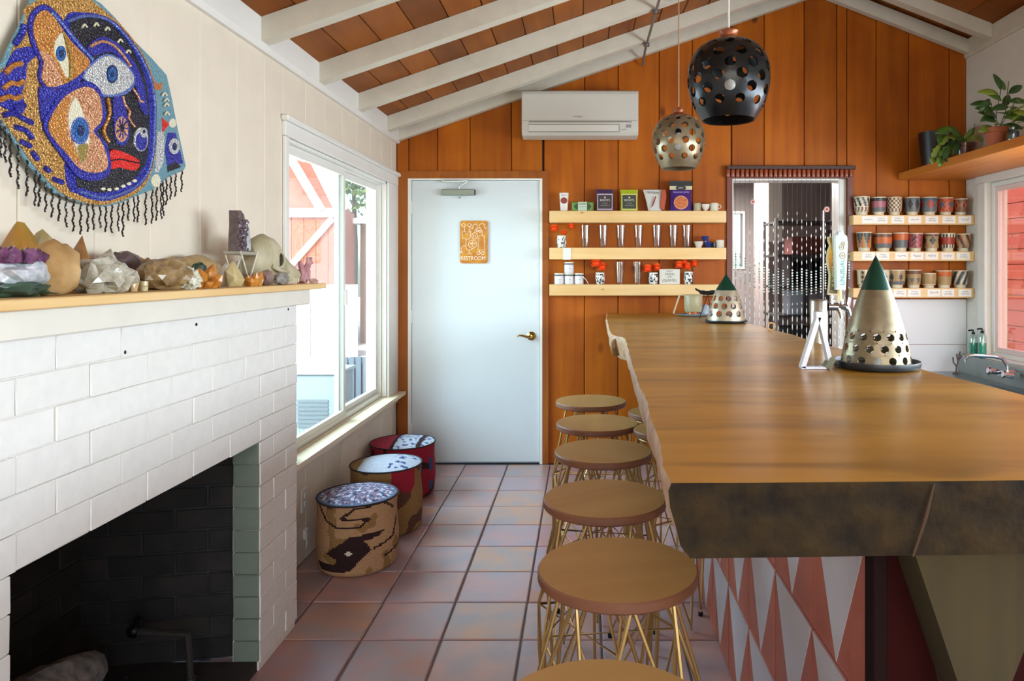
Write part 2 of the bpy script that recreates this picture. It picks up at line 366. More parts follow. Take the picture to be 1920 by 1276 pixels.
# left wall, window opening y 3.26..4.84, z 0.53..1.98
WY0, WY1, WZ0, WZ1 = 3.19, 4.84, 0.525, 1.98
q = MB()
xw0, xw1 = XL-.14, XL-.012
ztop = roof_z(XL)+DECK
for y0, y1, z0, z1 in ((YF, 1.32, 0, ztop), (1.32, 2.54, .9, ztop), (2.54, WY0, 0, ztop), (WY1, YB+.14, 0, ztop), (WY0, WY1, 0, WZ0), (WY0, WY1, WZ1, ztop)): q.box(xw0, xw1, y0, y1, z0, z1)
wl_ = struct(q.build('wall_left', M_wall))
edges = [0.63, 0.89, 1.15, 1.415, 1.678, 1.943, 2.19, 2.476, 2.74, 2.98, 3.16]
boards(wl_, M_wall, [(a, b_, .9 if a < 2.5 and b_ > 1.3 else 0, 2.30, 2.30) for a, b_ in zip(edges[:-1], edges[1:])], 1, XL-.012, .012, .0012)
e2 = [3.16, 3.42, 3.68, 3.94, 4.20, 4.46, 4.72, 4.96, YB-.002]
boards(wl_, M_wall, [(a, b_, 2.062, 2.30, 2.30) for a, b_ in zip(e2[:-1], e2[1:])], 1, XL-.012, .012, .0012)
boards(wl_, M_wall, [(a, b_, 0, WZ0-.02, WZ0-.02) for a, b_ in zip(e2[:-1], e2[1:])], 1, XL-.012, .012, .0012)
boards(wl_, M_wall, [(-2.5, 0.63, 0, 2.3, 2.3)], 1, XL-.012, .012, .0012)

# back wall: door x -1.244..-0.286 z..2.035, doorway x 1.069..1.893 z..2.035
DX0, DX1, DZ = -1.244, -0.286, 2.035
OX0, OX1, OZ = 1.069, 1.893, 2.035
q = MB(); y0, y1 = YB+.014, YB+.15
def back_piece(xa, xb, za):
    xs = [xa]+([XRIDGE] if xa < XRIDGE < xb else [])+[xb]
    q.prism([(xa, za), (xb, za)]+[(x, roof_z(x)+DECK) for x in reversed(xs)], 1, y0, y1)
for xa, xb, za in ((XL-.14, DX0, 0), (DX0, DX1, DZ), (DX1, OX0, 0), (OX0, OX1, OZ), (OX1, XR+.14, 0)): back_piece(xa, xb, za)
wb = struct(q.build('wall_back', mat('dark_backing', '#2a1206', 0.8)))
xs = [XL+.0]+[(p-1092)/262.0 for p in (820, 881, 959, 1020, 1096, 1159, 1236, 1298, 1371, 1433, 1508, 1569, 1643, 1704, 1780)]+[XR]
segs = []
for a, b_ in zip(xs[:-1], xs[1:]):
    pcs = [(a, b_, 0)]
    for (o0, o1, oz) in ((DX0, DX1, DZ), (OX0, OX1, OZ)):
        new = []
        for (c, d, z0) in pcs:
            if z0 > 0 or d <= o0 or c >= o1: new.append((c, d, z0)); continue
            if c < o0-.004: new.append((c, o0, 0))
            if d > o1+.004: new.append((o1, d, 0))
            new.append((max(c, o0), min(d, o1), oz))
        pcs = new
    # pieces that share a top are kept whole above the opening
    for c, d, z0 in pcs:
        if d-c < .012: continue
        zt = lambda x: roof_z(x)+0.07
        if c < XRIDGE < d: segs.append((c, d, z0, zt(c), zt(d), XRIDGE, zt(XRIDGE)))
        else: segs.append((c, d, z0, zt(c), zt(d)))
for s_ in segs:
    gl = .0022
    boards(wb, M_plank, [s_], 0, YB+.014, -.014, gl, 'plank', .004)

# right wall with the long window: y -0.6..4.84, z 0.80..2.00
RY0, RY1, RZ0, RZ1 = -0.2, 4.84, 0.80, 1.975
q = MB(); ztop = roof_z(XR)+DECK
for y0, y1, z0, z1 in ((YF, RY0, 0, ztop), (RY1, YB+.14, 0, ztop), (RY0, RY1, 0, RZ0), (RY0, RY1, RZ1, ztop)): q.box(XR, XR+.14, y0, y1, z0, z1)
struct(q.build('wall_right', M_rwall))
q = MB()
for x0, x1, z0, z1 in ((XL, XR, 0, .75), (XL, XR, 2.75, 3.5), (XL, -1.1, .75, 2.75), (2.4, XR, .75, 2.75), (0.6, .75, .75, 2.75)): q.box(x0, x1, YF-.12, YF, z0, z1)
struct(q.build('wall_front', M_rwall))

# ceiling: boards on the rafters
ce = holder('ceiling')
q = MB()
q.prism([(XL-.72, roof_z(XL-.72)+DECK+.022), (XRIDGE, roof_z(XRIDGE)+DECK+.022), (XR+.14, roof_z(XR+.14)+DECK+.022), (XR+.14, roof_z(XR+.14)+DECK+.12), (XRIDGE, roof_z(XRIDGE)+DECK+.15), (XL-.72, roof_z(XL-.72)+DECK+.12)], 1, YF-.1, YB+.15)  # unseen left eave stretched outward to keep sun out of the window
q.build('roof_panel', M_rwall, ce)
def deck(xa, xb, n):
    for i in range(n):
        a = xa+(xb-xa)*i/n; b_ = xa+(xb-xa)*(i+1)/n; g = .0022
        za, zb = roof_z(a)+DECK, roof_z(b_)+DECK; ym = 2.0; c = (a+b_)/2
        q = MB(); q.prism([(a+g-c, za+.022), (a+g-c, za+.003), (a+g+.004-c, za), (b_-g-.004-c, zb), (b_-g-c, zb+.003), (b_-g-c, zb+.022)], 1, YF-ym, YB+.01-ym)
        q.build('deck_board', M_deck, ce, (c, ym, 0))
deck(XL, XRIDGE, 18); deck(XRIDGE, XR, 6)

def rafter(y, t=0.07, name='rafter', x0=-1.30, x1=XR-.02, low=0.0, h=DECK):
    r_ = holder(name, None, ce)
    for sgn in (0, 1):
        xa, xb = (x0, XRIDGE) if sgn == 0 else (XRIDGE, x1)
        q = MB(); q.prism([(xa, roof_z(xa)-low), (xb, roof_z(xb)-low), (xb, roof_z(xb)+h-low-.0015), (xa, roof_z(xa)+h-low-.0015)], 1, 0, t)
        q.build('rafter_half', M_raft, r_)
    r_.location = (0, y, 0); return r_
RY = [2.883-.617, 2.883, 3.518, 4.133, 4.745]
for y in RY+[1.65, 1.03, 0.4]: rafter(y)
rafter(YB-.062, .048, 'wall_ledger', XL+.005, XR-.001, .012)
# frieze boards and crown strips
M_crown = M_trim
q = MB(); q.prism([(XL+.0005, 2.285), (XL+.018, 2.285), (XL+.03, 2.305), (XL+.03, roof_z(XL+.03)+DECK-.002), (XL+.0005, roof_z(XL)+DECK-.002)], 1, YF, YB-.002)
struct(q.build('trim_1', M_trim))
zr = roof_z(XR)
q = MB(); q.prism([(XR-.0005, zr-.03), (XR-.012, zr-.03), (XR-.019, zr-.015), (XR-.019, zr+DECK-.002), (XR-.0005, zr+DECK-.004)], 1, YF, YB-.002)
struct(q.build('trim_2', M_raft))
# conduit hung under the rafters
t_ = thing('conduit', 'grey metal conduit pipe clipped under the rafters beside the small pendant', 'pipe')
cx = .43; zc = roof_z(cx)-.018
q = MB(); q.tube([(cx, 0.3, zc), (cx, 4.80, zc), (cx, 4.90, zc-.01), (cx+.0, 4.99, zc-.035), (cx, 5.06, zc-.06)], .0085, 8); q.build('pipe', mat('grey_conduit', '#8d8a84', .4, .6), t_, smooth=True)
for y in (RY[4]+.035, RY[3]+.035, RY[2]+.035):
    q = MB(); q.box(cx-.02, cx+.02, y-.01, y+.01, zc-.012, zc+.010); q.build('clip', M_steel, t_)

# window in the left wall
win = holder('window_1')
X0, X1 = XL-.085, XL-.032
def frame_rect(q, xa, xb, y0, y1, z0, z1, w, mi=None):
    q.box(xa, xb, y0, y1, z0, z0+w, mi=mi); q.box(xa, xb, y0, y1, z1-w, z1, mi=mi); q.box(xa, xb, y0, y0+w, z0+w, z1-w, mi=mi); q.box(xa, xb, y1-w, y1, z0+w, z1-w, mi=mi)
q = MB(); frame_rect(q, X0, X1, WY0+.002, WY1-.002, WZ0+.002, WZ1-.002, .024); q.build('window_frame', M_trim, win)
YM = 4.08
q = MB(); frame_rect(q, X0+.03, X1-.003, WY0+.026, YM+.02, WZ0+.026, WZ1-.026, .03); q.build('sash', M_trim, win)
q = MB(); frame_rect(q, X0+.004, X0+.028, YM-.03, WY1-.026, WZ0+.026, WZ1-.026, .036); q.build('sash', M_trim, win)
q = MB(); q.box(X1-.003, X1+.012, YM-.006, YM+.012, 1.18, 1.27); q.build('sash_latch', M_white, win)
q = MB(); q.box(X0+.04, X0+.044, WY0+.05, YM-.005, WZ0+.05, WZ1-.05); q.build('glass_pane', M_pane, win)
q = MB(); q.box(X0+.014, X0+.018, YM, WY1-.055, WZ0+.055, WZ1-.055); q.build('glass_pane', M_pane, win)
# casing: head, sides
q = MB(); q.box(XL-.03, XL-.0005, WY0-.0, WY0+.016, WZ0, WZ1); q.box(XL-.03, XL-.0005, WY1-.014, WY1, WZ0, WZ1); q.box(XL-.03, XL-.0005, WY0, WY1, WZ1-.014, WZ1)
q.build('window_jamb', M_trim, win)
q = MB(); q.bbox(XL+.0005, XL+.016, WY0-.035, WY0+.004, WZ0-.01, WZ1, .002); q.build('side_casing', M_trim, win)
q = MB(); q.bbox(XL+.0005, XL+.016, WY1-.004, YB-.004, WZ0-.01, WZ1, .002); q.build('side_casing', M_trim, win)
q = MB(); q.bbox(XL+.0005, XL+.018, WY0-.04, YB-.004, WZ1+.001, 2.045, .002); q.bbox(XL+.0005, XL+.036, WY0-.055, YB-.003, 2.045, 2.072, .006); q.build('head_casing', M_trim, win)
q = MB(); q.prism([(XL-.03, WY0+.01), (XL+.004, WY0-.11), (XL+.04, WY0-.11), (XL+.072, WY0-.03), (XL+.072, YB-.022), (XL-.03, YB-.022)], 2, .497, .521); q.build('window_sill', M_sillw, win)
q = MB(); q.bbox(XL+.0005, XL+.012, WY0-.09, YB-.004, .44, .4965, .002); q.build('apron', M_wall, win)

# window in the right wall: visible end
win2 = holder('window_2')
q = MB(); frame_rect(q, XR+.03, XR+.09, RY0+.002, RY1-.002, RZ0+.002, RZ1-.002, .03)
for y in (1.4, 3.1): q.box(XR+.03, XR+.09, y-.03, y+.03, RZ0+.03, RZ1-.03)
q.build('window_frame', M_trim, win2)
q = MB(); frame_rect(q, XR+.04, XR+.08, 3.135, RY1-.033, RZ0+.033, RZ1-.033, .03); q.build('sash', mat('pink_tinted_sash', '#e6cfc8', .4), win2)
for a, b_ in ((-.16, 1.36), (1.44, 3.06), (3.17, RY1-.07)):
    q = MB(); q.box(XR+.058, XR+.062, a, b_, RZ0+.066, RZ1-.066); q.build('glass_pane', glass_mat('right_window_glass', '#f0e6e2', .12), win2)
q = MB(); q.bbox(XR-.02, XR-.0005, RY1-.012, RY1+.078, RZ0+.03, RZ1+.001, .004); q.build('side_casing', M_trim, win2)
q = MB(); q.bbox(XR-.024, XR-.0005, RY0-.1, RY1+.10, RZ1+.002, RZ1+.055, .003); q.bbox(XR-.045, XR-.0005, RY0-.13, RY1+.125, RZ1+.0555, RZ1+.085, .006); q.build('head_casing', M_trim, win2)
q = MB(); q.bbox(XR-.03, XR+.09, RY0-.05, RY1+.0, RZ0-.015, RZ0+.0005, .003); q.build('window_sill', M_trim, win2)

# door in the back wall
d1 = holder('door_1')
q = MB(); q.box(DX0-.07, DX0, YB-.018, YB-.0005, 0, DZ+.052); q.box(DX1, DX1+.044, YB-.018, YB-.0005, 0, DZ+.052); q.box(DX0, DX1, YB-.018, YB-.0005, DZ, DZ+.052)
q.build('door_casing', M_case, d1)
q = MB(); q.box(DX0, DX0+.022, YB-.02, YB+.13, 0, DZ); q.box(DX1-.02, DX1, YB-.02, YB+.13, 0, DZ); q.box(DX0+.022, DX1-.02, YB-.02, YB+.13, DZ-.012, DZ)
q.build('door_frame', M_trim, d1)
q = MB(); q.bbox(DX0+.025, DX1-.023, YB-.004, YB+.036, .012, DZ-.015, .0015); q.build('door_leaf', M_door, d1)
q = MB(); q.box(DX0+.022, DX1-.02, YB-.012, YB+.08, 0.0005, .006); q.build('threshold', M_black, d1)
for z in (.25, 1.05, 1.83):
    q = MB(); q.box(DX0+.020, DX0+.030, YB-.012, YB-.004, z-.045, z+.045); q.cyl((DX0+.0235, YB-.012, z-.045), (DX0+.0235, YB-.012, z+.045), .005, 8); q.build('hinge', M_white, d1)
# lever handle
hx, hz = PX(996, 5.07), PZ(630, 5.07)
hd = MB(); hd.lathe([(0, 0), (.032, 0), (.031, .006), (.02, .012), (.012, .02), (.011, .045), (0, .046)], 20, M=Matrix.Translation((hx, YB-.004, hz)) @ Matrix.Rotation(pi/2, 4, 'X'))
hd.tube([(hx, YB-.045, hz), (hx-.03, YB-.047, hz-.003), (hx-.06, YB-.047, hz+.006), (hx-.085, YB-.047, hz+.008), (hx-.1, YB-.047, hz-.004)], [.009, .009, .008, .006, .004], 8)
hd.build('door_handle', mat('polished_brass', '#b99b52', .2, 1.0), d1, smooth=True)
# closer
cl = MB(); zc = PZ(360, 5.05); xa, xb = PX(828, 5.05), PX(890, 5.05)
cl.bbox(xa, xb, YB-.055, YB-.004, zc-.022, zc+.022, .005); cl.box(xb-.008, xb+.001, YB-.052, YB-.008, zc-.018, zc+.018, mi=1); cl.cyl((PX(861, 5.05), YB-.03, zc-.02), (PX(861, 5.05), YB-.03, zc-.042), .007, 8)
cl.build('closer_body', [mat('grey_closer', '#8c9384', .4, .3), M_black], d1)
cl = MB(); cl.cyl((PX(861, 5.05), YB-.03, zc+.018), (PX(861, 5.05), YB-.03, zc+.05), .006, 8)
cl.tube([(PX(861, 5.05), YB-.034, zc+.045), (PX(878, 5.03), YB-.06, zc+.075)], .007, 6); cl.tube([(PX(878, 5.03), YB-.06, zc+.08), (PX(832, 5.05), YB-.03, zc+.078)], .007, 6)
cl.bbox(PX(826, 5.05), PX(846, 5.05), YB-.035, YB-.0205, zc+.07, zc+.09, .002); cl.build('closer_arm', mat('pale_steel', '#c5c8c4', .3, .5), d1)
for nm, xx in (('gap', 0),): pass

# restroom plaque on the door
sg = thing('restroom_sign', 'small orange-brown ceramic restroom sign with white line doodles on the door', 'sign', (PX(888.5, 5.085), YB-.0045, PZ(453.5, 5.085)))
M_sign = mat('mottled_amber_glaze', '#a85f12', .35, var=.0, col2='#c98a16', scale=30)
def rrect(w, h, r, n=5):
    out = []
    for cx, cy, a0 in ((w/2-r, h/2-r, 0), (-w/2+r, h/2-r, 90), (-w/2+r, -h/2+r, 180), (w/2-r, -h/2+r, 270)):
        for k in range(n+1):
            a = radians(a0+90*k/n); out.append((cx+r*cos(a), cy+r*sin(a)))
    return out
q = MB(); q.prism(rrect(.196, .304, .018), 1, -.012, 0); q.build('plaque', M_sign, sg)
M_line = mat('cream_slip_line', '#f4dcc0', .5)
S = .304/1010.0
def SP(x, y): return ((x-515)*S, -.0135, -(y-675)*S)       # doodle drawn on a 1010 unit tall plaque
def stroke(q, pts, closed=False, r=.0021): q.tube([SP(*p) for p in pts], r, 6, closed=closed)
def ring(q, cx, cy, rx, ry, n=18, r=.0021): stroke(q, [(cx+rx*cos(2*pi*k/n), cy+ry*sin(2*pi*k/n)) for k in range(n)], True, r)
q = MB()
ring(q, 275, 280, 42, 38); ring(q, 415, 275, 40, 36); stroke(q, [(235, 250), (225, 290)]); stroke(q, [(460, 250), (450, 300)])
stroke(q, [(300, 315), (300, 420)]); stroke(q, [(425, 310), (425, 415)])
stroke(q, [(250, 430), (320, 420), (330, 490), (350, 515), (375, 480), (380, 425), (450, 425), (440, 520), (430, 600), (340, 608), (255, 580), (240, 500)], True)
stroke(q, [(340, 610), (332, 720), (330, 800), (350, 850), (400, 870), (460, 860), (490, 830)]); stroke(q, [(330, 770), (260, 765), (215, 830), (225, 900)]); stroke(q, [(195, 940), (225, 900), (265, 935)])
stroke(q, [(405, 870), (410, 930)]); stroke(q, [(360, 965), (410, 925), (455, 965)])
q.build('doodle_figure', M_line, sg, smooth=True)
q = MB(); ring(q, 490, 725, 98, 98); stroke(q, [(490, 660), (480, 745), (500, 750)]); ring(q, 455, 710, 16, 14, 10); ring(q, 535, 710, 16, 14, 10); stroke(q, [(455, 770), (490, 785), (530, 770)])
q.build('doodle_face', M_line, sg, smooth=True)
q = MB(); ring(q, 540, 530, 68, 78); stroke(q, [(520, 490), (520, 570)]); stroke(q, [(560, 510), (560, 545)]); q.build('doodle_face', M_line, sg, smooth=True)
q = MB(); stroke(q, [(535, 440), (560, 370), (620, 330), (680, 350), (715, 410), (715, 520)]); stroke(q, [(600, 320), (595, 270), (550, 245), (500, 275), (485, 340)]); stroke(q, [(645, 310), (660, 260), (715, 230), (765, 265), (790, 340)])
ring(q, 600, 410, 24, 26, 12); ring(q, 665, 420, 24, 26, 12); stroke(q, [(645, 530), (765, 525), (770, 680), (785, 860), (615, 865), (630, 700)], True); ring(q, 630, 940, 38, 36, 14); ring(q, 725, 940, 36, 36, 14); stroke(q, [(655, 870), (660, 930)]); stroke(q, [(765, 880), (760, 930)])
for hx_, hy_ in ((485, 350), (790, 350), (225, 915)): stroke(q, [(hx_-30, hy_-15), (hx_+5, hy_+20), (hx_+30, hy_-15)])
q.build('doodle_figure', M_line, sg, smooth=True)
text('RESTROOM', .040, M_line, sg, ((500-515)*S, -.0135, -(1065-675)*S), ext=.0008, sx=.86)
# ------------------------------------------------------------------ fireplace
FX, FE = -1.112, 2.774            # face and far end of the brickwork
FA, FB, FT = 1.387, 2.454, 0.792  # opening
CH = 0.0763
fp = thing('fireplace', 'white painted brick fireplace with a blackened firebox along the left wall', 'fireplace', (FX, 2.0, 0))
fx = lambda x: x-FX
fy = lambda y: y-2.0
q = MB()
Y0F = 0.62
q.box(fx(XL+.003), fx(FX-.094), fy(FB+.09), fy(FE-.006), 0.001, 1.249)     # right of the firebox, behind the bricks
q.box(fx(FX-.094), fx(FX-.006), fy(FB+.006), fy(FE-.006), 0.001, 1.249)
q.box(fx(FX-.20), fx(FX-.006), fy(Y0F), fy(FA-.006), 0.001, 1.249)
q.box(fx(FX-.20), fx(FX-.006), fy(FA-.006), fy(FB+.006), FT+.006, 1.249)
q.build('brick_core', M_mortar, fp)
# brick meshes
def brick_mesh(L_, d, hgt, b=.003, seed=0):
    q = MB(); q.bbox(-d, 0, -L_/2, L_/2, -hgt/2, hgt/2, b); r = random.Random(seed)
    q.v = [(x+(r.uniform(-.0012, .0012) if x > -.004 else 0), y, z+r.uniform(-.0008, .0008)) for x, y, z in q.v]; return q
bl = 0.2115; jt = .0011
cache = {}
def put_brick(y0, y1, k, seed):
    z = 1.2497-(k+.5)*CH
    if y1-y0 < .03: return
    key = (round(y1-y0, 3), seed % 4)
    y0_, y1_ = y0, y1
    if key not in cache:
        o = brick_mesh(y1-y0-2*jt, .095, CH-2*jt, .0022, seed).build('brick', M_brick, fp); cache[key] = o
    else: o = link(cache[key].data, 'brick', fp)
    o.location = (R.uniform(-.002, .0015), fy((y0+y1)/2), z+R.uniform(-.0008, .0008)); o.rotation_euler = (0, 0, R.uniform(-.004, .004))
for k in range(17):
    zt = 1.2497-k*CH
    if zt < 0.03: break
    off = 0.0 if k % 2 == 0 else bl/2
    y = FE; first = True; s_ = 0
    ys = [FE]
    y = FE-(bl if k % 2 == 0 else bl/2)
    while y > Y0F: ys.append(y); y -= bl
    ys.append(Y0F)
    for b1, b0 in zip(ys[:-1], ys[1:]):
        s_ += 1
        if k >= 6:      # beside the opening
            if b0 >= FB-.02 or b1 <= FA+.02: put_brick(b0, b1, k, k*7+s_) if (b0 >= FB or b1 <= FA) else (put_brick(max(b0, FB), b1, k, k*7+s_) if b0 >= FB-.02 else put_brick(b0, min(b1, FA), k, k*7+s_))
            elif b0 < FB < b1: put_brick(FB, b1, k, k*7+s_)
            elif b0 < FA < b1: put_brick(b0, FA, k, k*7+s_)
        else: put_brick(b0, b1, k, k*7+s_)
# painted return bricks at the far jamb (short faces turned to the room)
M_ret = mat('greenish_painted_return', '#6f7a6c', .6, var=.06, bump=.5, scale=30, rand=.02)
for k in range(6, 17):
    z = 1.2497-(k+.5)*CH
    zt = z+CH/2-jt; zb = max(z-CH/2+jt, .034)
    if zt-zb < .02: continue
    q = MB(); q.bbox(fx(FX-.092), fx(FX-.003), fy(FB-.002), fy(FB+.03), zb, zt, .003); q.build('return_brick', M_ret, fp)
# mantel block and shelf
q = MB(); q.bbox(fx(XL+.003), fx(-1.07), fy(Y0F), fy(2.80), 1.2505, 1.3105, .004); q.build('mantel_block', mat('smooth_painted_block', '#dad5c8', .5, var=.03, bump=.2, scale=12), fp)
q = MB(); q.bbox(fx(XL+.001), fx(-1.02), fy(Y0F), fy(2.837), 1.311, 1.332, .0025); q.build('mantel_shelf', M_pineY, fp)
for (y_, z_) in ((2.69, 1.236), (1.73, 1.185), (2.05, 1.228)):
    q = MB(); q.ball((.001, fy(y_), z_), (.002, .004, .005), 8, 6); q.build('paint_chip', M_black, fp)
# firebox
M_fb = mat('sooty_firebrick', '#12100e', .75, col2='#2a2420', scale=9, bump=.9, rand=.35)
M_fm = mat('sooty_mortar', '#1a1c1d', .9, col2='#34373a', scale=14, bump=.6)
A = Vector((-1.205, 2.50)); Bp = Vector((-1.700, 2.41)); Cp = Vector((-1.700, 1.50)); Dp = Vector((-1.205, 1.36))
q = MB()
def slab2(p, s, t, z0, z1):
    d = (s-p).normalized(); n = Vector((-d.y, d.x))*t
    q.prism([(fx(v.x), fy(v.y)) for v in (p-d*.02, s+d*.02, s+d*.02+n, p-d*.02+n)], 2, z0, z1)
for p, s in ((A, Bp), (Bp, Cp), (Cp, Dp)): slab2(p, s, -.03, .03, .86)
q.build('firebox_lining', M_fm, fp)
q = MB(); q.box(fx(-1.75), fx(FX-.01), fy(FA-.0), fy(FB+.0), .002, .034, mi=0); q.build('hearth_floor', M_fb, fp)
q = MB(); q.box(fx(-1.75), fx(FX-.1), fy(1.33), fy(2.53), .86, .88); q.build('firebox_top', M_fm, fp)
def fire_wall(p, s, rowlen, flip):
    d = s-p; Ln = d.length; d.normalize(); n = Vector((d.y, -d.x)) if flip else Vector((-d.y, d.x))
    ang = math.atan2(d.y, d.x)
    for k in range(11):
        z0, z1 = .036+k*.075, .036+(k+1)*.075-.006
        x = -(rowlen/2 if k % 2 else 0)
        while x < Ln-.02:
            a, b_ = max(0.0, x), min(Ln, x+rowlen-.007); x += rowlen
            if b_-a < .02: continue
            key = ('f', round(b_-a, 3), k)
            if key not in cache:
                q = MB(); q.bbox(-(b_-a)/2, (b_-a)/2, -.012, .006, 0, z1-z0, .003); cache[key] = q.build('firebrick', M_fb, fp); o = cache[key]
            else: o = link(cache[key].data, 'firebrick', fp)
            c = p+d*((a+b_)/2); o.location = (fx(c.x), fy(c.y), z0); o.rotation_euler = (0, 0, ang+(pi if not flip else 0)+R.uniform(-.01, .01))
fire_wall(A, Bp, .21, True); fire_wall(Bp, Cp, .215, True); fire_wall(Cp, Dp, .21, True)
# gas pipe with elbow, log
gp = thing('gas_pipe', 'black gas pipe with an elbow standing in the firebox', 'pipe', (-1.38, 2.28, .034))
q = MB(); q.tube([(.11, .03, .0), (.105, .03, .10), (.10, .03, .17), (.0, .03, .172), (-.07, .03, .178)], [.011, .011, .013, .012, .014], 8); q.build('pipe', M_fb, gp, smooth=True)
q = MB(); q.ball((-.075, .03, .18), .022, 10, 6); q.cyl((-.075, .03, .19), (-.06, .03, .225), .009, 8); q.build('valve', M_black, gp, smooth=True)
q = MB(); q.cyl((.11, .03, .0), (.11, .03, .03), .016, 8); q.build('fitting', M_steel, gp)
def log(name, label, p0, p1, r, seed):
    t = thing(name, label, 'log', p0); q = MB(); n = 14; m = 9; rr = random.Random(seed); P0, P1 = Vector((0, 0, 0)), Vector(p1)-Vector(p0)
    pts = []; rs = []
    for i in range(m):
        pts.append(P0.lerp(P1, i/(m-1))+Vector((rr.uniform(-.006, .006), 0, rr.uniform(-.005, .005)))); rs.append(r*rr.uniform(.9, 1.06))
    q.tube(pts, rs, n); q.v = [tuple(Vector(v)+Vector((noise.noise(Vector(v)*40)*.012, noise.noise(Vector(v)*40+Vector((5, 5, 5)))*.012, noise.noise(Vector(v)*38)*.01))) for v in q.v]
    q.build('bark', mat('ashy_log_bark', '#4f4f50', .9, col2='#8e8a85', scale=24, bump=1, stretch=(1, 1, 1)), t, smooth=True)
    q = MB(); q.cyl(tuple(P1-(P1-P0).normalized()*.003), tuple(P1+(P1-P0).normalized()*.004), r*.86, 14); q.build('cut_end', mat('grey_cut_end', '#6f6862', .85, var=.2, scale=30), t); return t
log('firewood_log', 'grey ashy log at the front of the firebox, its cut end facing right', (-1.40, 1.72, .325), (-1.46, 2.10, .205), .055, 3)
log('firewood_log', 'dark charred log lying low behind the grey ashy log in the firebox', (-1.56, 1.66, .195), (-1.56, 2.02, .195), .045, 5)
gr = thing('fire_grate', 'black iron fire grate holding the logs in the firebox', 'grate', (-1.47, 1.9, .0345))
for x in (-.10, -.03, .04, .11):
    q = MB(); q.tube([(x, -.28, .20), (x, -.24, .11), (x, .2, .10), (x, .22, .14)], .008, 6); q.build('grate_bar', M_black, gr, smooth=True)
for y in (-.2, .15):
    q = MB(); q.cyl((-.12, y, .095), (.13, y, .095), .008, 6); q.build('cross_bar', M_black, gr)
    for x in (-.1, .11):
        q = MB(); q.cyl((x, y, 0), (x, y, .095), .008, 6); q.build('leg', M_black, gr)

# ------------------------------------------------------------------ bar: base, slab
bb = thing('bar_base', 'bar base with white and terracotta triangle tiles and a dark red end panel', 'bar base', (.515, 1.236, 0))
bxo, byo = .515, 1.236
q = MB(); q.box(.012, .42, .03, 3.75, 0.001, .964); q.build('core', mat('dark_plywood', '#33221a', .8), bb)
M_tc = mat('terracotta_triangle', '#a04e36', .45, var=.1, scale=9, rand=.08, coat=.2)
M_tw = mat('white_glazed_triangle', '#bbb6ba', .28, var=.07, scale=7, rand=.05, coat=.4)
TS = .2985
def tri_tile(h):
    q = MB(); e = .0035; g = .002; f = -.010
    q.bbox(f, 0.011, g, TS-g, g, h-g, .0025, mi=0)
    # raised white triangle, base at the top, tip at the bottom centre
    k = (h-2*g)/(TS-2*g)
    a = (e+.001, h-e-.001) ; b_ = (TS-e-.001, h-e-.001); c = (TS/2, e+.002)
    q.prism([a, b_, c], 0, f-.0012, f+.001, mi=1); return q
tm = tri_tile(TS+.0015).build('tile', [M_tc, M_tw], bb, (0, 0.03, .6))
tmh = tri_tile(.062)
zrow = (0.0015, .3, .6)
for i in range(12):
    for z in zrow:
        if (i, z) == (0, .6): continue
        link(tm.data, 'tile', bb, (0, .03+i*TS, z), (0, 0, 0))
q = MB(); q.bbox(-.010, .011, 0.03, 12*TS+.03, .9022, .966, .002); q.build('top_course', M_tw, bb)
q = MB(); q.bbox(-.012, .60, -.005, .028, 0.001, .966, .002); q.build('end_panel', mat('dark_oxblood_panel', '#2a0604', .8, spec=.1, var=.1, scale=6), bb)
q = MB(); q.bbox(-.014, .010, -.012, .0285, 0.001, .966, .002); q.build('corner_strip', mat('dark_corner_strip', '#1d0d0b', .8, spec=.1), bb)
cb = MB(); cb.prism([(.035, .965), (.30, .965), (.36, .80), (.25, .60), (.235, .45), (.175, .45), (.10, .68), (.035, .955)][::1], 1, -.075, -.006)
cb = MB(); cb.prism([(PX(1675, 1.19)-bxo, .9645), (PX(1965, 1.19)-bxo, .9645), (PX(1848, 1.19)-bxo, PZ(1276, 1.19)), (PX(1830, 1.19)-bxo, .58), (PX(1800, 1.19)-bxo, .58), (PX(1775, 1.19)-bxo, PZ(1276, 1.19))], 1, -.10, -.006)
cb.build('corbel', wood('olive_corbel_wood', '#2b2106', '#44360d', 2, .85, 0, '', 5), bb)

# live edge slab
ZT, TH = 1.076, .108
LE = [(1.033, .128), (1.10, .129), (1.314, .138), (1.623, .1495), (2.12, .157), (2.587, .170), (2.95, .186), (3.14, .192), (3.26, .186), (3.34, .150), (3.45, .138), (3.7, .138), (4.05, .148), (4.4, .150), (4.7, .160), (5.045, .174)]
RE = [(1.05, 1.13), (1.4, 1.11), (1.76, 1.09), (2.24, 1.055), (2.76, 1.012), (3.1, .985), (3.36, 1.005), (3.75, .975), (4.14, .952), (4.5, .90), (4.87, .80), (5.045, .735)]
def interp(T, y):
    if y <= T[0][0]: return T[0][1]
    for (a, u), (b_, v) in zip(T[:-1], T[1:]):
        if y <= b_: return u+(v-u)*(y-a)/(b_-a)
    return T[-1][1]
bs = thing('bar_slab', 'thick live edge golden wood bar slab, glossy top and dark sawn end', 'countertop', (.5, 1.0, ZT-TH))
q = MB(); ny, nx = 90, 26; prof = [(0.0, 0), (-.004, -.012), (-.001, -.035), (.003, -.062), (.010, -.09), (.026, -TH)]
ysl = [1.033+(5.045-1.033)*i/ny for i in range(ny+1)]
rows = []
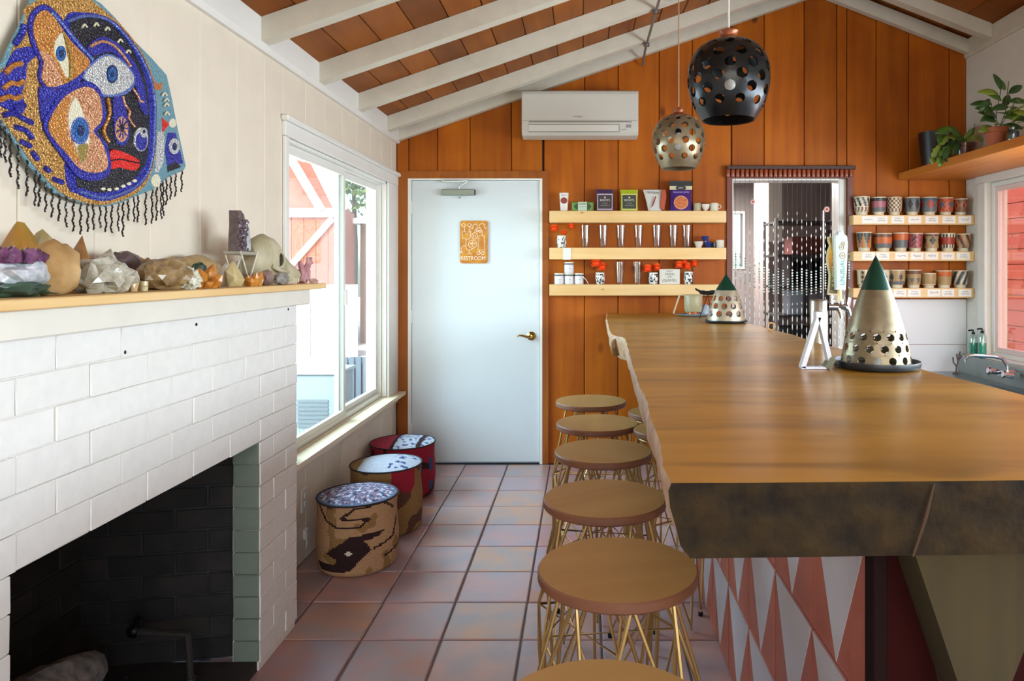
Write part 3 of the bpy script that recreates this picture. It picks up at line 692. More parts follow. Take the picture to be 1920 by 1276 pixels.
for i, y in enumerate(ysl):
    xl = interp(LE, y)+.006*noise.noise(Vector((0, y*5, 1)))+.003*noise.noise(Vector((0, y*19, 4))); xr = interp(RE, y)+.012*noise.noise(Vector((3, y*4, 1)))
    lump = .012*noise.noise(Vector((7, y*6, 2)))
    row = [(xl+dx+(lump+.006*noise.noise(Vector((1, y*14, dz*30)))) * min(1, -dz*20) , y, dz) for dx, dz in reversed(prof[1:])]
    row += [(xl+(xr-xl)*k/nx, y, .0006*noise.noise(Vector((k*.3, y*1.5, 0)))) for k in range(nx+1)]
    row += [(xr-dx, y, dz) for dx, dz in prof[1:]]
    row = [(x-.5, y-1.0 + (0.014*(1-abs(z)/TH) if False else 0) + ((.028*(x-.13)) if i == 0 else 0) + (.008*noise.noise(Vector((x*5, z*20, 0))) if i == 0 and z < -.001 else 0), z+TH) for x, y, z in row]
    rows.append(row)
n = len(rows[0]); ne = len(prof)-1
for i in range(ny):
    for k in range(n):
        l = (k+1) % n; mi = 0
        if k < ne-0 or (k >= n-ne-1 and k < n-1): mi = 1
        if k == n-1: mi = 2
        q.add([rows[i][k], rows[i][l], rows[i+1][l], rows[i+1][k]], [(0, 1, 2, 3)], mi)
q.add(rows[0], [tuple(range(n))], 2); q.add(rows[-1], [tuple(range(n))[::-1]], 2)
M_slab = wood('golden_slab', '#8f6012', '#c08c34', 0, .36, 0, '', 1.3, coat=.35, wave=.0030, dark='#5a3808', spec=.35)
M_bark = mat('pale_live_edge', '#c7a98a', .5, col2='#9b6f48', scale=18, bump=1)
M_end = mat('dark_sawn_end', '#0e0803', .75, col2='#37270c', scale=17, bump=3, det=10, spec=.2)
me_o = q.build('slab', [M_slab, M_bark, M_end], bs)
bm = bmesh.new(); bm.from_mesh(me_o.data); bmesh.ops.remove_doubles(bm, verts=bm.verts, dist=.0002); bmesh.ops.recalc_face_normals(bm, faces=bm.faces); bm.to_mesh(me_o.data); bm.free()
me_o.data.polygons.foreach_set('use_smooth', [True]*len(me_o.data.polygons)); me_o.data.set_sharp_from_angle(angle=radians(40))
q = MB(); q.tube([(PX(1743, 1.05)-.5, .037, .106), (PX(1725, 1.05)-.5, .033, .06), (PX(1702, 1.05)-.5, .034, .002)], [.0015, .0032, .002], 6); q.build('end_crack_fill', mat('ochre_crack', '#40290f', .8), bs)
# knot hole in the live edge, seen from the end of the far bulge
q = MB(); q.ball((.128-.5+.03, 2.325, .055), (.028, .02, .042), 10, 8); q.build('edge_knot', mat('brown_knot', '#5d3a18', .7, col2='#8d6430', scale=30, bump=.8), bs)

# back counter that carries the tap tower
sc = thing('service_cabinet', 'low steel topped service cabinet standing behind the bar slab', 'cabinet', (1.12, 2.2, 0))
q = MB(); q.bbox(-.15, .22, 0, 1.9, .001, .86, .004); q.build('body', mat('dark_cabinet', '#3a2b24', .6), sc)
q = MB(); q.bbox(-.16, .23, -.01, 1.91, .861, .885, .003); q.build('worktop', M_steel, sc)

# ------------------------------------------------------------------ stools
M_seat = wood('birch_seat', '#a2773f', '#bb9358', 0, .5, .05, '', 3.0)
M_edge = mat('seat_edge_ply', '#70442a', .55, var=.12, scale=14)
def make_stool(label, loc, rz, r=.171, hz=.75):
    t = thing('wire_stool', label, 'stool', loc, rz)
    q = MB(); q.lathe([(0, hz-.024), (r-.004, hz-.024), (r, hz-.02), (r, hz-.004), (r-.003, hz), (0, hz)], 56, pattern=lambda u, k: 1 if k in (0, 1, 2, 3) else 0); q.build('seat', [M_seat, M_edge], t, smooth=True, angle=30)
    mr_ = .205 if r > .16 else .155
    zt = hz-.030; Tn = [Vector((.118*cos(radians(30+60*k)), .118*sin(radians(30+60*k)), zt)) for k in range(6)]
    Mn = [Vector((mr_*cos(radians(60*k)), mr_*sin(radians(60*k)), .415)) for k in range(6)]
    w = .0048
    q = MB(); q.tube([(.118*cos(2*pi*k/24), .118*sin(2*pi*k/24), zt) for k in range(24)], w, 6, closed=True); q.build('top_ring', M_gold, t, smooth=True)
    q = MB(); q.tube([Mn[0], Mn[2], Mn[4]], w*.8, 6, closed=True); q.build('brace_ring', M_gold, t, smooth=True)
    q = MB(); up = Vector((0, 0, .008)); q.tube([Mn[1]+up, Mn[3]+up, Mn[5]+up], w*.8, 6, closed=True); q.build('brace_ring', M_gold, t, smooth=True)
    for k in range(6):
        q = MB(); a, b_ = Tn[k], Tn[k-1]; m = Mn[k]; f = Vector((m.x*.90, m.y*.90, .006))
        q.tube([a, m, f], w, 6); q.tube([b_, m+Vector((0, 0, .004)), Vector((m.x, m.y, .3)), f], w*.9, 6)
        q.build('leg', M_gold, t, smooth=True)
    for k in range(6):
        q = MB(); a = Mn[k]; b_ = Mn[(k+1) % 6]*.90; q.tube([a, Vector((b_.x, b_.y, .02))], w*.75, 5); q.build('lower_brace', M_gold, t, smooth=True)
    for k in (0, 2, 4):
        q = MB(); m = Mn[k]; q.lathe([(0, 0), (.010, 0), (.010, .014), (0, .016)], 10, c=(m.x*.9, m.y*.9, 0)); q.build('rubber_foot', M_black, t, smooth=True)
    return t
st = make_stool('round topped wire stool nearest the camera, cut off by the bottom of the frame', (.03, .995, 0), .2)
for i, (x, y, lb) in enumerate(((.075, 1.526, 'largest fully seen round stool, just under the near end of the bar slab'), (.062, 1.992, 'third round stool from the camera along the bar'),
        (.073, 2.506, 'fourth round stool from the camera, middle of the row'), (.062, 2.967, 'fifth round stool from the camera, second from the far end of the row'), (.041, 3.458, 'farthest round stool of the row, nearest the white door'))):
    dup(st, (x, y, 0), .2+.45*i*(1 if i % 2 else -1), lb)
s2 = make_stool('smaller stool tucked under the slab beside the farthest stools', (.338, 3.19, 0), .5, .132, .75)
dup(s2, (.335, 2.84, 0), .1, 'smaller stool tucked under the slab, nearer of the tucked pair')

# ------------------------------------------------------------------ kilim poufs
def inpoly(x, y, P):
    c = False; j = len(P)-1
    for i in range(len(P)):
        if (P[i][1] > y) != (P[j][1] > y) and x < (P[j][0]-P[i][0])*(y-P[i][1])/(P[j][1]-P[i][1])+P[i][0]: c = not c
        j = i
    return c
def seg_d(x, y, pts):
    m = 9
    for (a, b_), (c, d) in zip(pts[:-1], pts[1:]):
        l = (c-a)**2+(d-b_)**2; t = max(0, min(1, ((x-a)*(c-a)+(y-b_)*(d-b_))/l)) if l else 0
        m = min(m, math.hypot(x-a-t*(c-a), y-b_-t*(d-b_)))
    return m
def pouf(label, loc, r, h, side_mats, side_fn, top_mats, top_fn, rz=0):
    t = thing('kilim_pouf', label, 'pouf', loc, rz); q = MB(); nu, nv = 140, 46; vs = []
    for j in range(nv+1):
        v = j/nv; rr = r*(1-.035*math.sin(v*9+1)*.5+.02*sin(pi*v))-(.02*max(0, (.07-v)/.07)**2)
        for i in range(nu):
            a = 2*pi*i/nu; w = 1+.018*noise.noise(Vector((cos(a)*1.5, sin(a)*1.5, v*2.5+loc[1])))
            vs.append((rr*w*cos(a), rr*w*sin(a), h*v))
    o = len(q.v); q.v += vs
    for j in range(nv):
        for i in range(nu):
            q.f.append((j*nu+i, j*nu+(i+1) % nu, (j+1)*nu+(i+1) % nu, (j+1)*nu+i)); q.m.append(side_fn(((i+.5)/nu*360-rz*180/pi) % 360, (j+.5)/nv))
    q.f.append(tuple(range(nu))[::-1]); q.m.append(0)
    q.build('side_cover', side_mats, t, smooth=True)
    ring_ = vs[-nu:]
    q = MB(); q.tube([(x*1.004, y*1.004, z) for x, y, z in ring_[::4]], .0045, 6, closed=True); q.build('piping', mat('black_piping', '#191316', .8), t, smooth=True)
    q = MB(); nr = 22; vs2 = []
    for j in range(nr+1):
        f = 1-j/nr
        for i in range(nu): vs2.append((ring_[i][0]*f, ring_[i][1]*f, h+.028*(1-f*f)))
    q.v += vs2
    for j in range(nr):
        for i in range(nu):
            c = [(vs2[j*nu+i][k]+vs2[(j+1)*nu+i][k])/2/r for k in (0, 1)]
            q.f.append((j*nu+i, j*nu+(i+1) % nu, (j+1)*nu+(i+1) % nu, (j+1)*nu+i)); q.m.append(top_fn(c[0], c[1]))
    q.build('top_cover', top_mats, t, smooth=True); return t
def cloth(n, c, var=.12, sc=60): return mat(n, c, .9, var=var, bump=.7, scale=sc, spec=.2, stretch=(1, 1, 3))
K_tan, K_brn, K_drk, K_cream = cloth('kilim_tan', '#a5805c'), cloth('kilim_brown', '#54372b'), cloth('kilim_dark', '#2d1c1b'), cloth('kilim_cream', '#cbbfae')
K_red, K_blue, K_gry, K_pink, K_olive = cloth('kilim_red', '#8e1f2f'), cloth('kilim_blue', '#39466f'), cloth('kilim_grey', '#a3a6b0'), cloth('kilim_pink', '#a9788a'), cloth('kilim_olive', '#85653c')
# motif drawn in pixels of the photo's pouf (angle from x), mapped on the side that faces the room
def side1(a, v):
    u = (a-270)                        # 0 faces the camera side (-y)
    x = 420+u*3.05; y = 1180-v*500     # zoom pixels of the drawing
    body = [(330, 1010), (440, 890), (500, 880), (590, 880), (560, 910), (500, 920), (530, 990), (480, 1060), (440, 1130), (290, 1140), (255, 1080), (370, 1080), (385, 1050)]
    if math.hypot(x-437, y-1000) < 14: return 3
    if inpoly(x, y, body): return 2 if seg_d(x, y, body+[body[0]]) < 12 else 1
    if seg_d(x, y, [(270, 680), (330, 790), (380, 825), (480, 825), (525, 780), (400, 765), (460, 700), (590, 680), (660, 750)]) < 7: return 2
    if seg_d(x, y, [(540, 985), (640, 945), (690, 830)]) < 7 or seg_d(x, y, [(600, 1060), (690, 1030)]) < 8: return 2
    if math.hypot(x-350, y-690) < 16: return 1
    return 0 if noise.noise(Vector((a*.05, v*5, 2))) < .25 else 4
def top1(x, y):
    k = noise.noise(Vector((x*9, y*9, 3)))+.6*noise.noise(Vector((x*22, y*5, 9)))
    if abs(math.hypot(x, y)) > .93: return 0
    return 1 if k > .25 else (2 if k < -.3 else (3 if noise.noise(Vector((x*30, y*12, 1))) > .1 else 0))
pouf('nearest kilim pouf, tan sides with dark brown motifs and a blue-grey floral top', (-1.062, 3.365, 0), .182, .325, [K_tan, K_brn, K_drk, K_cream, K_olive], side1, [cloth('floral_blue', '#5c6a86'), cloth('floral_pale', '#b4b9c9'), cloth('floral_dark', '#3a3a4c'), cloth('floral_rose', '#9a6c78')], top1)
def side2(a, v):
    u = a-270
    if v > .66+.2*noise.noise(Vector((a*.08, v*4, 1))) and 22 < u < 66: return 1
    return 2 if noise.noise(Vector((a*.03, v*3, 5))) > .22 else 0
def top2(x, y): return 1 if (noise.noise(Vector((x*6, y*6, 8))) > .2 and x > .2) else (2 if x < -.62 else 0)
pouf('middle kilim pouf, brown faded sides with a red patch and a pale grey top', (-1.055, 3.83, 0), .186, .345, [K_olive, K_red, K_brn], side2, [K_gry, K_blue, K_olive], top2)
def side3(a, v):
    u = (a-270) % 30
    if (v > .5 and v < .75 or .12 < v < .3) and 8 < u < 20 and (a-270) > 25: return 1
    return 0 if noise.noise(Vector((a*.05, v*4, 7))) < .3 else 2
def top3(x, y):
    if abs(x+.15) < .05 or abs(x-.62) < .07: return 2
    if x < -.15: return 0
    return 3 if noise.noise(Vector((x*8, y*8, 2))) > .22 else 1
pouf('farthest kilim pouf, red with blue patches and a striped white top, beside the door', (-1.118, 4.43, 0), .195, .315, [K_red, K_blue, K_drk], side3, [cloth('top_red', '#a3344a'), K_gry, K_drk, K_blue], top3)

# outlet and plug on the left wall
ou = thing('wall_outlet', 'white outlet plate low on the left wall under the window sill', 'outlet', (XL, 3.395, .29))
q = MB(); q.bbox(0.0003, .008, -.036, .036, -.055, .055, .002); q.build('cover_plate', M_white, ou)
for z in (-.02, .02):
    q = MB(); q.lathe([(0, 0), (.014, 0), (.013, .003), (0, .003)], 12, M=Matrix.Translation((.008, 0, z)) @ Matrix.Rotation(pi/2, 4, 'Y')); q.build('socket', M_trim, ou)
ns = thing('cable_jack', 'small white cable jack just above the floor below the outlet plate', 'jack', (XL, 3.40, .13))
q = MB(); q.bbox(0.0003, .02, -.016, .016, -.03, .02, .003); q.build('box', M_white, ns)
q = MB(); q.tube([(.012, 0, -.03), (.014, 0, -.05), (.01, .002, -.07)], .004, 6); q.build('plug', M_trim, ns)
# ------------------------------------------------------------------ outdoors seen through the windows
struct(MB().box(-30, 30, -12, 40, -.32, -.16).build('ground', mat('pale_concrete', '#b9b2a6', .9, var=.08, scale=2)))
M_barn = mat('barn_red', '#bd7466', .8, var=.08, scale=5, rand=.08)  # red paled in the base colour to imitate overexposure haze
bn = thing('barn', 'red barn with white braces seen through the left pane of the sliding window', 'building', (-7, 14, -.16))
q = MB(); q.box(-4, 2.26, .06, .8, 0, 2.7); q.prism([(-4, 2.7), (2.2, 2.7), (.95, 5.2), (-.9, 6.2), (-4, 4.2)], 1, .06, .8); q.build('wall', M_barn, bn)
for i in range(26):
    x = -4+i*.24; zt = 2.5+.16
    q = MB(); q.box(x+.004, x+.236, 0, .06, 0, zt); q.build('board', M_barn, bn)
def beam(p0, p1, w, parent, y=-.05, name='brace', m=None):
    d = Vector((p1[0]-p0[0], p1[1]-p0[1])).normalized(); n = Vector((-d.y, d.x))*w/2
    q = MB(); q.prism([(p0[0]+n.x, p0[1]+n.y), (p1[0]+n.x, p1[1]+n.y), (p1[0]-n.x, p1[1]-n.y), (p0[0]-n.x, p0[1]-n.y)], 1, y, y+.05); q.build(name, m or M_trim, parent)
beam((-4, 2.66), (2.3, 2.66), .18, bn, name='band_board')
beam((1.0, 5.4), (2.35, 2.7), .34, bn, -.12, 'fascia'); beam((.6, 4.9), (1.9, 2.7), .16, bn, -.1, 'fascia')
for x in (-1.8, -.4, 1.0): beam((x, 1.3), (x+1.1, 2.55), .12, bn)
fe = thing('board_fence', 'low white board fence standing in front of the red barn', 'fence', (-7, 12.6, -.16))
for i in range(12):
    q = MB(); q.bbox(i*.42-2, i*.42-1.6, 0, .04, 0, 1.28, .005); q.build('fence_board', mat('white_fence_paint', '#d8d8d2', .7), fe)
sh = thing('brown_shed', 'brown shed wall seen through the right pane of the sliding window', 'building', (-4.3, 14.9, -.16))
q = MB(); q.box(-.35, 1.1, 0, 1.2, 0, 2.5); q.build('wall', mat('brown_shed_board', '#7d5648', .8, var=.1, scale=3), sh)
q = MB(); q.prism([(-.5, 2.5), (1.2, 2.5), (1.2, 2.75), (-.5, 2.6)], 1, -.2, 1.4); q.build('roof', M_trim, sh)
def tree(label, loc, r, h, n, seed, green):
    t = thing('tree', label, 'tree', loc); q = MB(); q.tube([(0, 0, 0), (.05, 0, h*.4), (0, .05, h*.75)], [.12, .09, .05], 8); q.build('trunk', mat('grey_trunk', '#4d4036', .9), t)
    rr = random.Random(seed); q = MB()
    for i in range(n):
        a, b_, c = [max(-1, min(1, rr.gauss(0, .45))) for _ in (0, 1, 2)]; p = Vector((a*r, b_*r, h+c*r)); s = rr.uniform(.06, .14)
        u = Vector((rr.uniform(-1, 1), rr.uniform(-1, 1), rr.uniform(-1, 1))).normalized(); w = u.cross(Vector((rr.uniform(-1, 1), rr.uniform(-1, 1), .3))).normalized()
        q.add([p-u*s, p+w*s*.5, p+u*s, p-w*s*.5], [(0, 1, 2, 3)])
    o = q.build('foliage', mat(green[0], green[1], .7, var=.3, scale=3), t); o['kind'] = 'stuff'; return t
tree('leafy green tree behind the barn, upper part of the left window pane', (-6.6, 20.5, -.16), 2.4, 5.6, 3200, 3, ('sage_leaves', '#54704a'))
tree('bright green tree behind the brown shed, upper part of the right window pane', (-5.1, 17.9, -.16), 1.1, 4.2, 2200, 4, ('yellow_green_leaves', '#6f8a45'))
ut = thing('condenser_unit', 'grey outdoor condenser unit with louvers seen low in the left window pane', 'air conditioner', (-2.28, 6.0, -.16))
q = MB(); q.bbox(-.2, .22, 0, .4, 0, .66, .01); q.build('housing', mat('grey_housing', '#7c878e', .5), ut)
for i in range(7):
    q = MB(); q.box(-.12, .14, -.012, -.001, .22+i*.035, .24+i*.035); q.build('louver', mat('dark_louver', '#5b666e', .5), ut)
q = MB(); q.bbox(-.22, .24, -.02, .42, .661, .69, .004); q.build('lid', mat('pale_lid', '#98a3a8', .5), ut)
cr_ = thing('slatted_crate', 'blue grey slatted crate outside, low in the right window pane', 'crate', (-2.22, 7.2, -.16))
for i in range(8):
    q = MB(); q.box(-.28+i*.07, -.23+i*.07, 0, .03, 0, .66); q.build('slat', mat('crate_grey', '#5f6d7c', .6), cr_)
q = MB(); q.box(-.28, .30, .031, .5, 0, .60); q.build('box', mat('crate_dark', '#46525f', .6), cr_)
wd = thing('weed_clump', 'green weeds growing outside at the foot of the window', 'plant', (-2.1, 5.2, -.16)); q = MB(); rr = random.Random(5)
for i in range(160):
    p = Vector((rr.gauss(0, .16), rr.gauss(0, .3), 0)); d = Vector((rr.uniform(-.1, .1), rr.uniform(-.1, .1), rr.uniform(.15, .42))); w = Vector((rr.uniform(-1, 1), rr.uniform(-1, 1), 0)).normalized()*.01
    q.add([p-w, p+w, p+d], [(0, 1, 2)])
o = q.build('blades', mat('weed_green', '#6d8a4c', .8), wd); o['kind'] = 'stuff'
rb = thing('red_board_building', 'salmon red board wall of the building outside the right window', 'building', (4.5, 2, -.16))
M_salm = mat('salmon_boards', '#dc7560', .8, var=.06, scale=3, rand=.05)
q = MB(); q.box(.04, 3, 0, 12, 0, 4.2); q.build('wall', M_salm, rb)
for i in range(26):
    q = MB(); q.box(0, .04, 0, 12, i*.16+.004, i*.16+.156); q.build('siding_board', M_salm, rb)

# ------------------------------------------------------------------ kitchen beyond the bead curtain
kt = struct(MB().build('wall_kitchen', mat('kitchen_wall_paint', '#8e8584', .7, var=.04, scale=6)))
def kbox(name, a, m=None, parent=None):
    q = MB(); q.box(*a); return q.build(name, m or MATS['kitchen_wall_paint'], parent or kt)
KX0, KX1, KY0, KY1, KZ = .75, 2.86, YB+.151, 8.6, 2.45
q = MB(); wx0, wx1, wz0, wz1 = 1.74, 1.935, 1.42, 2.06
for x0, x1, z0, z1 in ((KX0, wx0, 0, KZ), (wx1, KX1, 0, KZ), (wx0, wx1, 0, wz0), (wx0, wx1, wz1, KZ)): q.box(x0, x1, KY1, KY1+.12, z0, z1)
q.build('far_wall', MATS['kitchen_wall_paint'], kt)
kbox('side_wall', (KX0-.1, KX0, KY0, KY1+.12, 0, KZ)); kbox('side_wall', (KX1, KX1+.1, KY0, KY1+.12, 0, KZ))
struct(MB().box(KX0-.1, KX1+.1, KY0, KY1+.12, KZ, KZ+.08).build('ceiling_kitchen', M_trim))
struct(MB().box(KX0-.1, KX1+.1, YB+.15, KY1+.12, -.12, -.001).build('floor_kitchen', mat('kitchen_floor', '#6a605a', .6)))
w3 = holder('window_3'); q = MB(); frame_rect(q, 0, 0, 0, 0, 0, 0, 0) if False else None
q.box(wx0, wx1, KY1-.015, KY1+.01, wz0-.03, wz0); q.box(wx0, wx1, KY1-.015, KY1+.01, wz1, wz1+.03); q.box(wx0-.03, wx0, KY1-.015, KY1+.01, wz0-.03, wz1+.03); q.box(wx1, wx1+.03, KY1-.015, KY1+.01, wz0-.03, wz1+.03); q.build('window_frame', M_trim, w3)
q = MB(); q.box(wx0, wx1, KY1+.05, KY1+.054, wz0, wz1); q.build('glass_pane', M_pane, w3)
lampk = thing('kitchen_fill_lamp', 'added flat white fill lamp out of view on the kitchen ceiling', 'lamp', (1.25, 7.3, KZ))  # unseen lamp added to brighten the dark kitchen
q = MB(); q.lathe([(0, -.05), (.15, -.05), (.17, -.02), (.17, 0), (0, 0)], 24); q.build('diffuser', mat('lamp_diffuser', '#f4f0ea', .4, emit=('#fff4e6', 3.0)), lampk)
ld = bpy.data.lights.new('kitchen_fill_light', 'AREA'); ld.size = .5; ld.energy = 120; ld.color = (1, .95, .9); lo = bpy.data.objects.new('kitchen_fill_light', ld); COL.objects.link(lo); lo.location = (1.25, 7.3, KZ-.07); lo.parent = None
cbn = thing('tall_white_cabinet', 'tall white cabinet standing in the kitchen behind the metal rack', 'cabinet', (1.84, 7.05, 0))
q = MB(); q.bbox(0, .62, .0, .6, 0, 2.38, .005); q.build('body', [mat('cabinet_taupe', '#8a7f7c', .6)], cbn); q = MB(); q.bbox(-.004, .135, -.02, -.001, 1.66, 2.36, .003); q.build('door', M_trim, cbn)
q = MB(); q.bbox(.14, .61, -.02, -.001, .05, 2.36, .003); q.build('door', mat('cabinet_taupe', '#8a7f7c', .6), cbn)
rk = thing('metal_rack', 'tall dark metal rack with stored goods seen through the bead curtain', 'rack', (1.73, 6.35, 0))
for x in (0, .65):
    for y in (0, .42):
        q = MB(); q.box(x-.012, x+.012, y-.012, y+.012, 0, 1.84); q.build('post', mat('pale_post', '#a9a4a6', .35, .5), rk)
RS = [.42, .72, .98, 1.24, 1.52, 1.82]
for z in RS:
    q = MB(); q.box(-.01, .66, -.01, .43, z-.02, z); q.build('shelf', mat('dark_shelf', '#3c3735', .5, .4), rk)
def stored(name, label, cat, x0, x1, z, h, col, y0=.03, d=.25, extra=None):
    t = thing(name, label, cat, (1.73+(x0+x1)/2, 6.35+y0, z+.0005)); w = (x1-x0)/2
    q = MB(); q.bbox(-w, w, 0, d, 0, h, .004); q.build('body', mat(name+'_'+col[1:], col, .5), t)
    if extra: extra(t, w, h)
    return t
stored('dark_red_box', 'dark red box on the second shelf of the metal rack', 'box', .15, .45, 1.52, .16, '#6a2a22')
stored('brown_carton', 'brown carton at the right end of the metal rack second shelf', 'carton', .47, .62, 1.52, .22, '#4a332a')
def mw(t, w, h):
    q = MB(); q.bbox(-w+.02, w-.09, -.008, -.0005, .03, h-.03, .002); q.build('door', mat('oven_glass', '#0c0c0e', .15), t)
    q = MB(); q.box(w-.07, w-.02, -.006, -.0005, .05, h-.05); q.build('control_panel', mat('panel_grey', '#4c4a4a', .4), t)
stored('microwave_oven', 'black microwave oven on the third shelf of the metal rack', 'microwave', .13, .62, 1.24, .25, '#1b1a1c', extra=mw)
stored('blue_white_carton', 'pale blue and white carton on the fourth shelf of the metal rack', 'carton', .13, .25, .98, .22, '#a8b8cc')
def lb(t, w, h):
    text('KCB', .05, mat('dark_print', '#222222', .6), t, (0, -.001, h*.72))
stored('grey_box', 'grey box with dark letters on the fourth shelf of the metal rack', 'box', .3, .6, .98, .2, '#8b8a90', extra=lb)
stored('black_case', 'black case on the fifth shelf of the metal rack', 'case', .04, .32, .72, .15, '#242226')
stored('brown_basket', 'brown basket on the fifth shelf of the metal rack, right of the black case', 'basket', .36, .6, .72, .16, '#5b4030')
stored('orange_tub', 'orange brown tub on the lowest visible shelf of the metal rack', 'tub', .06, .3, .42, .2, '#8a5a3a')
wr = thing('wire_rack', 'chrome wire shelf rack at the right side of the kitchen doorway', 'rack', (2.10, 5.85, 0))
for x in (0, .42):
    for y in (0, .35):
        q = MB(); q.cyl((x, y, 0), (x, y, 1.9), .012, 10); q.build('post', M_chrome, wr)
for z in (.45, .93, 1.38, 1.80):
    q = MB()
    for x_ in range(9): q.cyl((x_*.0525, 0, z), (x_*.0525, .35, z), .003, 5)
    for y in (0, .35): q.cyl((0, y, z), (.42, y, z), .005, 6); q.cyl((0, y, z-.03), (.42, y, z-.03), .005, 6)
    q.tube([(x_*.0525, 0, z-(.03 if x_ % 2 else 0)) for x_ in range(9)], .003, 5)
    q.build('wire_shelf', M_chrome, wr)
for (z, h, c, l_) in ((.93, .3, '#43304a', 'dark purple bag standing on the wire rack'), (.45, .34, '#4a3038', 'dark plum bin on the lower wire rack shelf'), (1.38, .28, '#3e2f35', 'dark box on the upper wire rack shelf')):
    t = thing('stored_bin', l_, 'bin', (2.31, 5.9, z+.004)); q = MB(); q.bbox(-.17, .17, 0, .22, 0, h, .02); q.build('body', mat('bin'+c, c, .5), t)

# doorway frame, header with bamboo rolls, bead strands
d2 = holder('door_2')
q = MB(); q.box(OX0-.038, OX0, YB-.02, YB-.0005, 0, OZ+.05); q.box(OX1, OX1+.038, YB-.02, YB-.0005, 0, OZ+.05); q.box(OX0, OX1, YB-.02, YB-.0005, OZ, OZ+.05); q.build('door_casing', mat('red_brown_casing', '#6d2f18', .45, var=.08, scale=8), d2)
q = MB(); q.box(OX0, OX0+.012, YB-.0, YB+.15, 0, OZ); q.box(OX1-.055, OX1, YB+.02, YB+.15, 0, OZ); q.box(OX0+.012, OX1-.055, YB, YB+.15, OZ-.012, OZ); q.build('door_lining', M_trim, d2)
bc = thing('bead_curtain', 'glass bead curtain hanging in the kitchen doorway from a bamboo header', 'bead curtain', (OX0, YB-.045, OZ+.04))
q = MB(); q.bbox(-.045, .868, -.014, .024, .02, .045, .003); q.build('header_rod', mat('dark_header', '#3a1d14', .5), bc)
M_bam = mat('red_bamboo_roll', '#8a3c1a', .35, var=.12, scale=20, coat=.3)
for i in range(27):
    x = -.035+i*.0335; q = MB(); q.lathe([(0, -.034), (.0135, -.034), (.016, -.028), (.0135, -.008), (.016, .012), (.0135, .0195), (0, .0195)], 10, c=(x, 0, 0)); q.build('bamboo_roll', M_bam, bc, smooth=True)
M_bead = mat('clear_glass_bead', '#d6d8d2', .12, .0, spec=.9, coat=.5); M_string = mat('dark_string', '#5a5458', .6); M_gbead = mat('green_glass_bead', '#93a39a', .15, coat=.5)
rr = random.Random(9)
for i in range(25):
    x = .018+i*.0335; u = (i-12)/12.0; q = MB()
    if i in (0, 24): q.tube([(x*1, 0, -.036), (x, 0, -1.45)], .0012, 4, mi=0)
    else: q.cyl((x, 0, -.036), (x, 0, -1.45), .0008, 4, mi=0)
    zs = -.34-.24*u*u+(.05 if i % 2 else 0); z = zs
    def bead(z, r, h, mi): q.lathe([(0, -h), (r, -h*.35), (r, h*.35), (0, h)], 6, c=(x, 0, z), mi=mi)
    while z > -1.42:
        d = zs-z; band = -.62-.10*(1-u*u)*1.2
        if z > band+.06: bead(z, .0030, .018, 1); z -= rr.choice((.045, .06, .085))
        elif z > band-.14: bead(z, .0066, .0085, 2 if rr.random() < .6 else 1); z -= .019
        elif z > band-.24: z -= .05; bead(z, .0028, .012, 1)
        else: bead(z, .0038, .026, 1); z -= rr.choice((.055, .06, .075))
    q.build('bead_strand', [M_string, M_bead, M_gbead], bc)
for x, z, r_ in ((PX(1412, 5.03)-OX0, PZ(378, 5.03)-OZ-.04, .017), (PX(1551, 5.03)-OX0, PZ(392, 5.03)-OZ-.04, .02)):
    q = MB()
    for k in range(6):
        a = k*pi/3; q.ball((x+r_*.6*cos(a), -.012, z+r_*.6*sin(a)), (r_*.5, .003, r_*.5), 8, 4, mi=0)
    q.ball((x, -.015, z), (r_*.4, .004, r_*.4), 8, 4, mi=1); q.build('flower_charm', [mat('pale_pink_charm', '#d9a9a0', .5), mat('red_charm', '#9c2a24', .5)], bc, smooth=True)

# ------------------------------------------------------------------ wall shelves
def shelf(name, label, x0, x1, zt, th, dep, cards=None, m=None):
    t = thing(name, label, 'shelf', ((x0+x1)/2, YB, zt)); w = (x1-x0)/2
    q = MB(); q.bbox(-w, w, -dep, -.0005, -th, 0, .002); q.build('board', m or M_pine, t)
    return t
YS = YB-.145; SY = FP/YS       # front of the left shelves
for i, (pt, pb) in enumerate(((395, 417), (464, 486), (533, 554))):
    z = PZ(pt, YS); t = shelf('pine_shelf', ('top pine shelf left of the bead curtain, with snack bags', 'middle pine shelf left of the bead curtain, with seven glasses', 'bottom pine shelf left of the bead curtain, with tins and flowers')[i], PX(1030, YS), PX(1362, YS), z, z-PZ(pb, YS), .145)
    if i == 1:
        q = MB(); q.bbox(PX(1055.5, YS)-t.location.x, PX(1070.5, YS)-t.location.x, -.1475, -.1453, -.084, -.0005, .0005); q.build('price_card', M_white, t)
ZS = [PZ(395, YS)+.0005, PZ(464, YS)+.0005, PZ(533, YS)+.0005]
YI = YB-.085                                   # things stand here
def SX(px): return PX(px, YI)
K = YI/FP
M_ink = mat('dark_blue_ink', '#2b3448', .6); M_card = mat('white_card', '#e9e5dc', .6)
M_print_w = mat('white_print', '#d9d3cf', .6); M_print_d = mat('dark_print', '#222222', .6)
